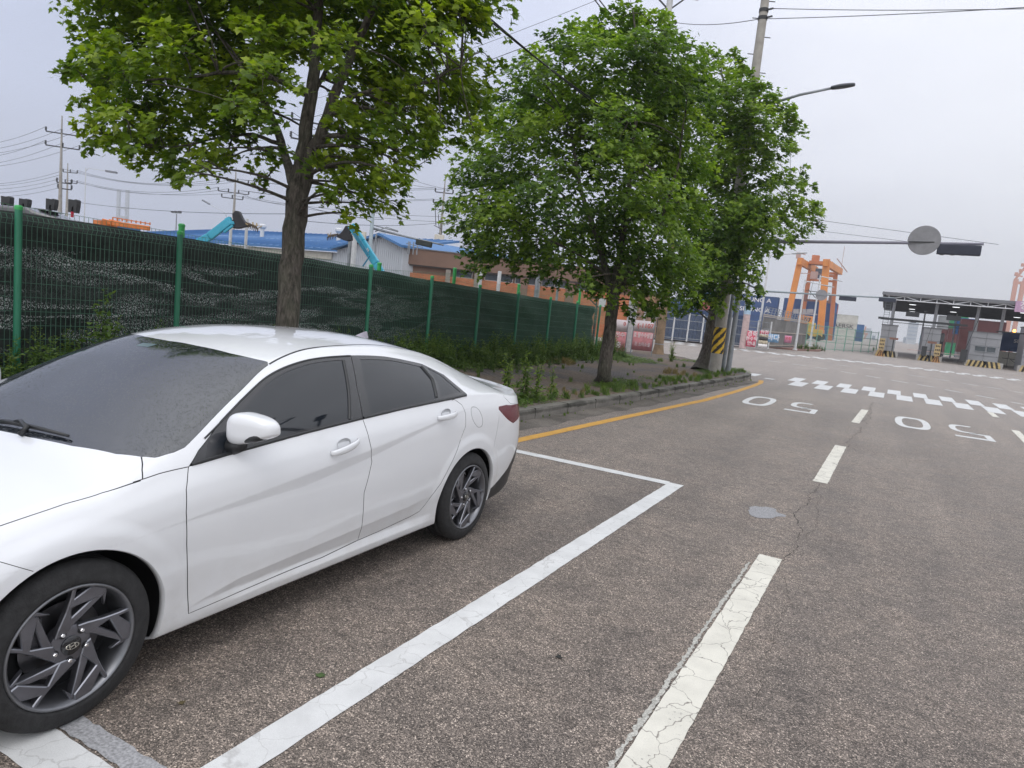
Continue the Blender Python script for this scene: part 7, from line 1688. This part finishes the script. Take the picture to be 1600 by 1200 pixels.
# low yellow machine and green mesh gates
ym = empty('yard_tractor', tuple(YPc(1287, 530, 150)*[1, 1, 0]), 'small yellow yard machine under the right crane leg', 'machine'); q = YPc(1287, 530, 150); m_ = MB(); m_.box((q[0]-2, 150, 1.5), (3.2, 2, 1.4)); m_.box((q[0]-2.6, 150, 2.8), (1.4, 1.8, 1.4)); m_.build('body', pm('machine_yellow', (.50, .33, .05), .6), ym, bevel=.1); m_ = MB()
for s_ in (-1.2, 1.1): m_.lathe((q[0]-2+s_, 148.9, .6), (0, 1, 0), [(0, 0), (.6, 0), (.6, .5), (0, .5)], 16)
m_.build('wheel', RUBBER, ym)
GM = pm('gate_mesh_green', (.20, .38, .30), .6, var=.1)
gt_ = empty('mesh_gate', tuple(gp(1310, 549)), 'pale green mesh gate panels between the picket fence and first booth', 'gate'); ga, gb_ = gp(1257, 546), gp(1368, 552); dgm = gb_-ga; Lgm = np.linalg.norm(dgm); dgm /= Lgm
for i in range(9):
    q = ga+dgm*Lgm*i/8; m_ = MB(); m_.beam((q[0], q[1], 0), (q[0], q[1], 2.5), .08); m_.build('post', GM, gt_)
m_ = MB()
for z in (.15, .85, 1.6, 2.35): m_.beam(ga+[0, 0, z], gb_+[0, 0, z], .05)
for i in range(72): q = ga+dgm*Lgm*i/71; m_.beam((q[0], q[1], .15), (q[0], q[1], 2.35), .014)
m_.build('mesh', GM, gt_, recalc=False)
it = [(gp(px, 548)[0]+rw.gauss(0, .3), gp(px, 548)[1]+rw.gauss(0, .5), 0, rw.uniform(.35, .9)) for px in [1252, 1258, 1264, 1281, 1366] for _ in range(5)]
weeds('roadside_weeds', it, 0, WEED, LANCE2*[1.6, 1], .35, 9)
# ---- toll gate canopy and booths
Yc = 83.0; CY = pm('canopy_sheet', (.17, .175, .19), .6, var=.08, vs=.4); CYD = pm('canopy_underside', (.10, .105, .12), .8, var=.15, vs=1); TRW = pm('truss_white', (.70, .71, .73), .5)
xl_ = YPc(1380, 457, Yc)[0]; zt6 = YPc(1380, 456, Yc)[2]; xr_ = xl_+34
cpy = empty('toll_canopy', (xl_+10, Yc, 0), 'wide grey sheet toll gate canopy with a white truss along its front', 'canopy')
m_ = MB(); m_.box(((xl_+xr_)/2, Yc+18, zt6-.12), (xr_-xl_, 37, .24)); m_.build('roof', CY, cpy)
m_ = MB(); m_.box(((xl_+xr_)/2, Yc-.56, zt6-.14), (xr_-xl_+.1, .08, .30))
for i in range(70): m_.box((xl_+.25+i*(xr_-xl_)/70, Yc-.61, zt6-.14), (.12, .03, .27))
m_.build('fascia', CY, cpy, recalc=False)
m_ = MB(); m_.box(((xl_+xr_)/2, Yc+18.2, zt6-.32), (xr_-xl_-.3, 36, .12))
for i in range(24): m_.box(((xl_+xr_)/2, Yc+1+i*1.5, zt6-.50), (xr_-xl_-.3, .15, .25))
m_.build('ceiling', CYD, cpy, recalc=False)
zb6 = zt6-.74; m_ = MB(); m_.beam((xl_+.3, Yc-.35, zb6), (xr_, Yc-.35, zb6), .09, .09); m_.beam((xl_+.3, Yc-.35, zt6-.32), (xr_, Yc-.35, zt6-.32), .07, .07); n6 = 22
for i in range(n6):
    xa = xl_+.6+i*1.45; m_.beam((xa, Yc-.35, zb6), (xa, Yc-.35, zt6-.34), .075)
    if i % 2 == 0: m_.beam((xa, Yc-.35, zb6), (xa+1.45, Yc-.35, zt6-.34), .075)
    else: m_.beam((xa, Yc-.35, zt6-.34), (xa+1.45, Yc-.35, zb6), .06)
m_.build('truss', TRW, cpy, recalc=False)
m_ = MB(); q = YPc(1500, 461, Yc+6); m_.lathe((q[0], Yc+6, zt6-.1), (0, 0, 1), [(1.1, 0), (.9, .25), (0, .34)], 24); m_.build('roof_vent', CY, cpy)
for px, py in ((1425, 483), (1426, 476), (1427.5, 470.5), (1429, 467), (1489.5, 487.5), (1494, 480), (1497.5, 476), (1589, 496), (1600, 489)):
    v = _f+(px-800)/FPX*_r-(py-600)/FPX*_u; t = (zt6-.68-CAM[2])/v[2]; q = CAM+v*t
    if not (Yc < q[1] < Yc+36): q = np.array([q[0]*(Yc+30)/q[1], Yc+30, zt6-.68])
    m_ = MB(); m_.lathe(q, (0, 0, -1), [(.0, .03), (.33, .03), (.36, 0), (0, 0)], 16); m_.build('ceiling_light', pm('canopy_light_lit', (.9, .9, .95), .5, emit=(.95, .97, 1.0), es=1.6), cpy)
colx = []
for px, py in ((1394, 490), (1461, 490), (1526, 495), (1565, 500)):
    q = YPc(px+1.5, py, Yc+2.0); colx.append(q[0])
    for dy in (0, 24): m_ = MB(); m_.lathe((q[0], Yc+2.0+dy, 0), (0, 0, 1), [(.15 if dy == 0 else .09, 0), (.15 if dy == 0 else .09, zt6-.6)], 14); m_.build('column', pm('column_pale', (.40, .41, .43), .6), cpy, smooth=2)
m_ = MB()
for x in (YPc(1384, 500, Yc+1)[0],): 
    for s_ in (-.25, .25): m_.beam((x+s_, Yc+1, 2.6), (x+s_, Yc+1, zt6-.4), .05)
    for i in range(14): m_.beam((x-.25, Yc+1, 2.7+.27*i), (x+.25, Yc+1, 2.7+.27*i), .04)
m_.build('ladder', STEEL, cpy)
lg = empty('lane_gantry', tuple(YPc(1430, 500, Yc-1)*[1, 1, 0]), 'dark overhead lane gantry carrying small signal boxes under the canopy', 'gantry'); m_ = MB(); m_.beam(YPc(1376, 497, Yc-1), YPc(1512, 509, Yc-1)+np.array([0, 0, .0]), .16, .22); m_.beam(YPc(1390, 503, Yc+2), YPc(1512, 514, Yc+2), .06, .06); m_.build('beam', DARKM, lg)
for px, py, w in ((1376, 496.5, .45), (1427, 502.5, .5), (1488, 508, .6), (1426, 491, 1.2), (1490, 497, 1.2)):
    m_ = MB(); m_.box(YPc(px, py, Yc-1.1), (w, .3, .22 if w < 1 else .5)); m_.build('signal_box', DARKM, lg)
BTH = pm('booth_panel', (.25, .255, .27), .55, var=.06, vs=1); BJ = pm('booth_joint', (.13, .135, .145), .6)
def hazard(mb, X0, X1, Yf_, z0, z1, n_):
    w = (X1-X0)/n_
    for i in range(n_):
        mb.m = i % 2; s_ = w*.9 if i < n_/2 else -w*.9; mb.add([(X0+w*i, Yf_, z0), (X0+w*(i+1), Yf_, z0), (X0+w*(i+1)+s_, Yf_, z1), (X0+w*i+s_, Yf_, z1)], [(0, 1, 2, 3)])
def booth(pxa, pxb, pyb, pyt, label, win=False, dep=3.6):
    Yb = 79.0; Xa, Xb = YPc(pxa, pyb, Yb)[0], YPc(pxb, pyb, Yb)[0]; zt = YPc((pxa+pxb)/2+4, pyt, Yb)[2]; r_ = empty('toll_booth', ((Xa+Xb)/2, Yb, 0), label, 'toll booth', 'booths under the canopy')
    m_ = MB(); m_.box(((Xa+Xb)/2, Yb+dep/2, zt/2), (Xb-Xa, dep, zt)); m_.build('wall', BTH, r_); m_ = MB()
    for f in (.33, .62, .84): m_.box(((Xa+Xb)/2, Yb-.01, zt*f), (Xb-Xa+.03, .03, .035))
    m_.box(((Xa+Xb)/2, Yb-.01, zt/2), (.03, .03, zt)); m_.box(((Xa+Xb)/2, Yb+dep/2, zt+.04), (Xb-Xa+.12, dep+.12, .08)); m_.build('panel_joint', BJ, r_)
    m_ = MB(); ex = .35; m_.box(((Xa+Xb)/2, Yb-.55, .28), (Xb-Xa+2*ex, 1.0, .56)); m_.build('kerb_island', pm('island_concrete', (.35, .34, .32), .85), r_)
    m_ = MB(); hazard(m_, Xa-ex+.12, Xb+ex-.12, Yb-1.056, .02, .60, max(7, int((Xb-Xa+2*ex)/.20))); m_.build('hazard_band', [pm('hazard_faded', (.50, .38, .17), .7, var=.25, vs=6), BLK], r_, recalc=False)
    if win:
        for fx0, fx1 in ((.18, .52), (.58, .86)):
            m_ = MB(); x0, x1 = Xa+(Xb-Xa)*fx0, Xa+(Xb-Xa)*fx1; m_.box(((x0+x1)/2, Yb-.02, zt*.53), (x1-x0, .05, zt*.15)); wo_ = m_.build('window', pm('booth_glass', (.06, .075, .085), .25), r_); m_ = MB()
            m_.box(((x0+x1)/2, Yb-.05, zt*.455), (x1-x0+.08, .05, .05)); m_.box(((x0+x1)/2, Yb-.05, zt*.605), (x1-x0+.08, .05, .05)); m_.build('sill', STEEL, wo_)
    return r_, Xa, Xb, Yb, zt
b1_ = booth(1371, 1396, 553, 508, 'narrow grey toll booth at the left end of the canopy'); b2_ = booth(1437, 1464, 559, 513, 'narrow grey toll booth second from the left'); b3_ = booth(1511, 1558, 568, 520, 'widest grey toll booth with two dark windows', True); b4_ = booth(1594, 1630, 575, 512, 'toll booth cut off by the right edge of the picture')
# beside each narrow booth: stack of lane lamps and a ticket post
for (bxx, s_, lb) in ((b1_, -1, 'leftmost'), (b2_, 1, 'second')):
    _, Xa, Xb, Yb, zt = bxx; x = Xa+.25 if s_ < 0 else Xb-.15; r_ = empty('lane_lamp_panel', (x, Yb-1.3, 0), 'yellow panel of dark holes before the %s toll booth' % lb, 'panel', 'hole panels at the booths'); m_ = MB(); m_.box((x, Yb-1.3, 1.20), (.50, .1, 1.15)); m_.build('plate', pm('panel_ochre', (.48, .36, .18), .7), r_)
    m_ = MB()
    for i in range(3):
        for j in range(3): m_.box((x-.14+.14*j, Yb-1.365, .85+.35*i), (.08, .03, .17))
    m_.build('hole', DARKM, r_)
    x2 = Xb-.2 if s_ < 0 else Xa+.75; r_ = empty('ticket_post', (x2, Yb-1.4, 0), 'T-shaped brown post before the %s toll booth' % lb, 'post', 'T-shaped posts at the booths'); m_ = MB(); m_.beam((x2, Yb-1.4, 0), (x2, Yb-1.4, 1.75), .1); m_.build('stem', DARKM, r_); m_ = MB(); m_.box((x2, Yb-1.4, 1.85), (.75, .12, .2)); m_.build('head', pm('rust_brown', (.22, .11, .08), .8), r_)
    r_ = empty('striped_block', (x, Yb-1.9, 0), 'low striped A-shaped crash block at the foot of the %s booth' % lb, 'crash block', 'crash blocks'); m_ = MB(); m_.prism([(-.36, 0), (.36, 0), (.14, .55), (-.14, .55)], (x, Yb-1.95, 0), (1, 0, 0), (0, 0, 1), (0, .3, 0)); m_.build('block', pm('hazard_orange', (.50, .26, .10), .7, var=.3, vs=8), r_); m_ = MB()
    for k_ in (-.28, 0, .28): m_.beam((x+k_*.9, Yb-1.97, .05), (x+k_*.35, Yb-1.97, .5), .07, .02, up=(0, 1, 0))
    m_.build('stripe', BLK, r_)
r_ = empty('barrier_machine', (b2_[1]-.55, b2_[3]-1.2, 0), 'black lane barrier cabinet left of the second booth', 'barrier'); m_ = MB(); m_.box((b2_[1]+.2, b2_[3]-1.25, .95), (.42, .42, .95)); m_.build('cabinet', DARKM, r_); m_ = MB(); m_.beam((b2_[1]+.2, b2_[3]-1.25, 1.3), (b2_[1]+.5, b2_[3]-1.25, 3.4), .035); m_.build('barrier_arm', DARKM, r_)
r_ = empty('barrier_machine', (b3_[1]-.9, b3_[3]-1.2, 0), 'raised black barrier arm left of the widest booth', 'barrier'); m_ = MB(); m_.box((b3_[1]-.5, b3_[3]-1.0, .9), (.5, .5, 1.2)); m_.build('cabinet', DARKM, r_); m_ = MB(); m_.beam((b3_[1]-.5, b3_[3]-1.0, 1.2), (b3_[1]+.35, b3_[3]-1.0, 5.2), .05); m_.build('barrier_arm', DARKM, r_); m_ = MB(); m_.beam((b3_[1]-5.2, b3_[3]-.6, .95), (b3_[1]-.5, b3_[3]-1.0, .95), .04); m_.build('boom', pm('boom_red_white', (.60, .40, .38), .6), r_)
# dark truck front waiting left of the widest booth
tk = empty('waiting_truck', (b3_[1]-2.2, 92, 0), 'dark truck waiting in the lane left of the widest booth', 'truck'); X_ = b3_[1]-2.2; m_ = MB(); m_.box((X_, 97, 1.9), (1.7, 9, 2.3)); m_.build('cab', pm('truck_dark', (.05, .07, .08), .4), tk, bevel=.1); m_ = MB(); m_.box((X_, 92.46, 2.5), (1.8, .05, .9)); m_.build('windscreen', GLASS, tk); m_ = MB(); m_.box((X_, 92.4, .7), (2.1, .2, .5)); m_.build('bumper', pm('truck_grey', (.2, .2, .2), .5), tk); m_ = MB()
for s_ in (-.8, .8): m_.lathe((X_+s_-.15, 93.5, .5), (1, 0, 0), [(0, 0), (.5, 0), (.5, .3), (0, .3)], 16)
m_.build('wheel', RUBBER, tk)
# amber beacon
q = YPc(1585, 517, 80); bc = empty('warning_beacon', tuple(q), 'glowing amber warning beacon under the right part of the canopy', 'beacon'); m_ = MB(); m_.lathe(q-[0, 0, .12], (0, 0, 1), [(.11, 0), (.12, .1), (.10, .22), (0, .26)], 16); m_.build('lens', pm('beacon_lit', (.9, .3, .05), .4, emit=(1.0, .28, .06), es=9), bc, smooth=True); m_ = MB(); m_.beam(q-[1.4, 0, .2], q+[2.6, 0, -.2], .12); m_.build('bracket', DARKM, bc)
# sign board at the right edge
q0, q1 = YPc(1586, 479, Yc-.8), YPc(1640, 482, Yc-.8); bd = empty('gate_sign', tuple((q0+q1)/2), 'mauve sign board on the canopy front at the right edge', 'sign'); m_ = MB(); m_.box((q0+q1)/2, (np.linalg.norm(q1-q0), .1, 1.05)); m_.build('board', pm('sign_mauve', (.50, .32, .46), .6), bd); text_obj('정문', .8, WHT, bd, q0+np.array([1.1, -.07, .1]), (1, 0, 0), (0, 0, 1))
# containers beyond the canopy
Yg = 150.0
for k_ in range(3):
    x0 = YPc(1480, 530, Yg)[0]; container(x0, Yg, -.3+2.59*k_, 2.7, [GRN, MAR, GRN][k_], 'container end in the lane gap beside the truck, %s of three' % ['lowest', 'middle', 'top'][k_])
    x0 = YPc(1466, 530, Yg+12)[0]; container(x0-.5, Yg+12, -.3+2.59*k_, 2.6, [MAR, MAR, GRY][k_], 'dull container end left of the green stack, %s' % ['lowest', 'middle', 'top'][k_])
x0 = YPc(1500, 515, 128)[0]
for k_ in range(3): container(x0, 128, -1.7+2.59*k_, 5.8, [GRY, MAR, MAR][k_], 'container behind the widest booth, %s' % ['lowest', 'middle', 'top'][k_])
container(x0-.5, 131, -1.5+2.59*2, 2.5, BL2, 'small blue container end on top behind the booths')
x0 = YPc(1564, 530, 112)[0]; container(x0, 112, 1.75, 12.19, NAVY, 'big blue container with white lettering right of the widest booth', 'SINOTRANS', ts=.66, tx=.285)
m_ = MB(); q = YPc(1556, 560, 104); m_.box((q[0]+7, 104, .85), (16, .3, 1.7)); top(m_.build('boundary_wall', pm('wall_cream', (.55, .53, .47), .8), None), 'low cream wall below the big blue container', 'wall')
r_ = empty('turnstile', tuple(gp(1576, 573)), 'thin dark rail and post before the cream wall', 'rail'); q = gp(1572, 575); m_ = MB(); m_.beam((q[0], q[1], 0), (q[0], q[1], 2.0), .05); m_.build('post', DARKM, r_); m_ = MB(); m_.beam((q[0]-.5, q[1], 1.0), (q[0]+2.0, q[1], .9), .06); m_.beam((q[0]+.2, q[1], .95), (q[0]+1.4, q[1], .1), .05); m_.build('rail', DARKM, r_)
# quay crane at the right edge
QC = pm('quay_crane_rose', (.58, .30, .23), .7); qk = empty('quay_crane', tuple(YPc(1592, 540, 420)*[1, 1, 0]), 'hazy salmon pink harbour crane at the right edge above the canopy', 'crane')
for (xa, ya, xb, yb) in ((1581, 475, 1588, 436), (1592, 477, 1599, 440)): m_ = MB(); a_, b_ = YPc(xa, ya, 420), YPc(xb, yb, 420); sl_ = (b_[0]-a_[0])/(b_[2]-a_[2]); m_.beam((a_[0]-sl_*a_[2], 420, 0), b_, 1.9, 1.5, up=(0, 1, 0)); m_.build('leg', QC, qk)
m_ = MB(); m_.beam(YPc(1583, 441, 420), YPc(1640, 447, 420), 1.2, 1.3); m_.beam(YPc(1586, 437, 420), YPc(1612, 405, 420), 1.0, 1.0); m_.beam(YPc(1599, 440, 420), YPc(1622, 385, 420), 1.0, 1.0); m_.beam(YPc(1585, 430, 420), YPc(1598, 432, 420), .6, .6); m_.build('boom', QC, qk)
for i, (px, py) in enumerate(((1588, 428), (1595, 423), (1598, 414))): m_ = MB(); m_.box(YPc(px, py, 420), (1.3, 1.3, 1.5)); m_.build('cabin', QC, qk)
# distant skyline
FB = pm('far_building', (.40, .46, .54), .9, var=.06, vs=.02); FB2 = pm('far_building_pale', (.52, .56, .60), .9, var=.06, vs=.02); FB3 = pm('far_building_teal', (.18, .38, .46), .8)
def tower(pxa, pxb, pyt, Y, mat, label, rows=5):
    a_, b_ = YPc(pxa, pyt, Y), YPc(pxb, pyt, Y); w = b_[0]-a_[0]; h = a_[2]; r_ = empty('distant_building', (a_[0]+w/2, Y, 0), label, 'building', 'hazy buildings on the skyline'); m_ = MB(); m_.box((a_[0]+w/2, Y+w/2, h/2), (w, w, h)); m_.build('wall', mat, r_); m_ = MB()
    for i in range(rows): m_.box((a_[0]+w/2, Y-.2, h*(.15+.75*(i+.5)/rows)), (w*.85, .3, h*.75/rows*.45))
    m_.build('window_band', FB, r_)
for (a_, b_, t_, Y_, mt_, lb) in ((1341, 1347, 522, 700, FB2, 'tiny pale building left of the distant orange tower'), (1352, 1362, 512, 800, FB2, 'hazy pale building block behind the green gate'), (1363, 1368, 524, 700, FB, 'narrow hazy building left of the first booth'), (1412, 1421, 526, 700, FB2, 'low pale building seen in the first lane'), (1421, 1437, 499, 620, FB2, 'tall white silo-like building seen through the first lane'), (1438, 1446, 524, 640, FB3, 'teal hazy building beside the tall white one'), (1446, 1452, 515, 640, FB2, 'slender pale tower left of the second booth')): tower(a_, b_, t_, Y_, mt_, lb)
r_ = empty('distant_crane', tuple(YPc(1350, 525, 600)*[1, 1, 0]), 'tiny orange harbour crane on the skyline behind the green gate', 'crane'); m_ = MB()
for px in (1347, 1352): q = YPc(px, 520, 600); m_.beam((q[0], 600, 0), (q[0]+1, 600, q[2]), 1.2)
m_.build('leg', QC, r_); m_ = MB(); m_.beam(YPc(1344, 521, 600), YPc(1356, 522, 600), 1.5); m_.beam(YPc(1350, 521, 600), YPc(1353, 510, 600), 1); m_.build('boom', QC, r_)

# utility pole with a street lamp across the road (outside the frame, mirrored in the side windows)
ox, oy = 9.5, 15.5; rO = empty('utility_pole', (ox, oy, 0), 'concrete pole with a lamp across the road, mirrored in the car windows', 'utility pole')
m_ = MB(); m_.lathe((ox, oy, 0), (0, 0, 1), [(.19, 0), (.12, 15.0)], 16); m_.build('shaft', CONC, rO, smooth=2)
m_ = MB(); m_.beam((ox-1.2, oy, 14.2), (ox+1.2, oy, 14.2), .1); m_.beam((ox-1.2, oy, 12.8), (ox+1.2, oy, 12.8), .1); m_.build('crossarm', DARKM, rO)
m_ = MB(); m_.tube([(ox, oy, 9), (ox-1.5, oy-1, 9.6), (ox-2.6, oy-1.6, 9.7)], .05, 8); m_.box((ox-2.9, oy-1.8, 9.7), (.7, .3, .12), rz=.5); m_.build('lamp_arm', DARKM, rO)
for dx_, z_, wl in ((-1.2, 14.3, 'upper inner'), (1.2, 14.3, 'upper outer'), (-1.2, 12.9, 'middle inner'), (1.2, 12.9, 'middle outer'), (0, 10.5, 'lowest')): wire((ox+dx_, oy, z_), (ox+dx_-1.4, oy-46, z_+.4), .8, .022, mat=CABLE, label=wl+' wire across the road, mirrored in the car windows', group='wires across the road')
# ------------------------------------------------------------------ air
hz = MB(); hz.box((0, 880, 110), (2900, 1960, 224)); ho = hz.build('haze', pm('tmp', (1, 1, 1)), None)
hm = bpy.data.materials.new('haze_air'); hm.use_nodes = True; t_ = hm.node_tree; t_.nodes.clear(); out_ = t_.nodes.new('ShaderNodeOutputMaterial'); pv = t_.nodes.new('ShaderNodeVolumePrincipled')
pv.inputs['Color'].default_value = (.97, .98, 1, 1); pv.inputs['Density'].default_value = .00065; pv.inputs['Anisotropy'].default_value = .3; t_.links.new(pv.outputs[0], out_.inputs['Volume'])
ho.data.materials.clear(); ho.data.materials.append(hm); tag(ho, kind='stuff')
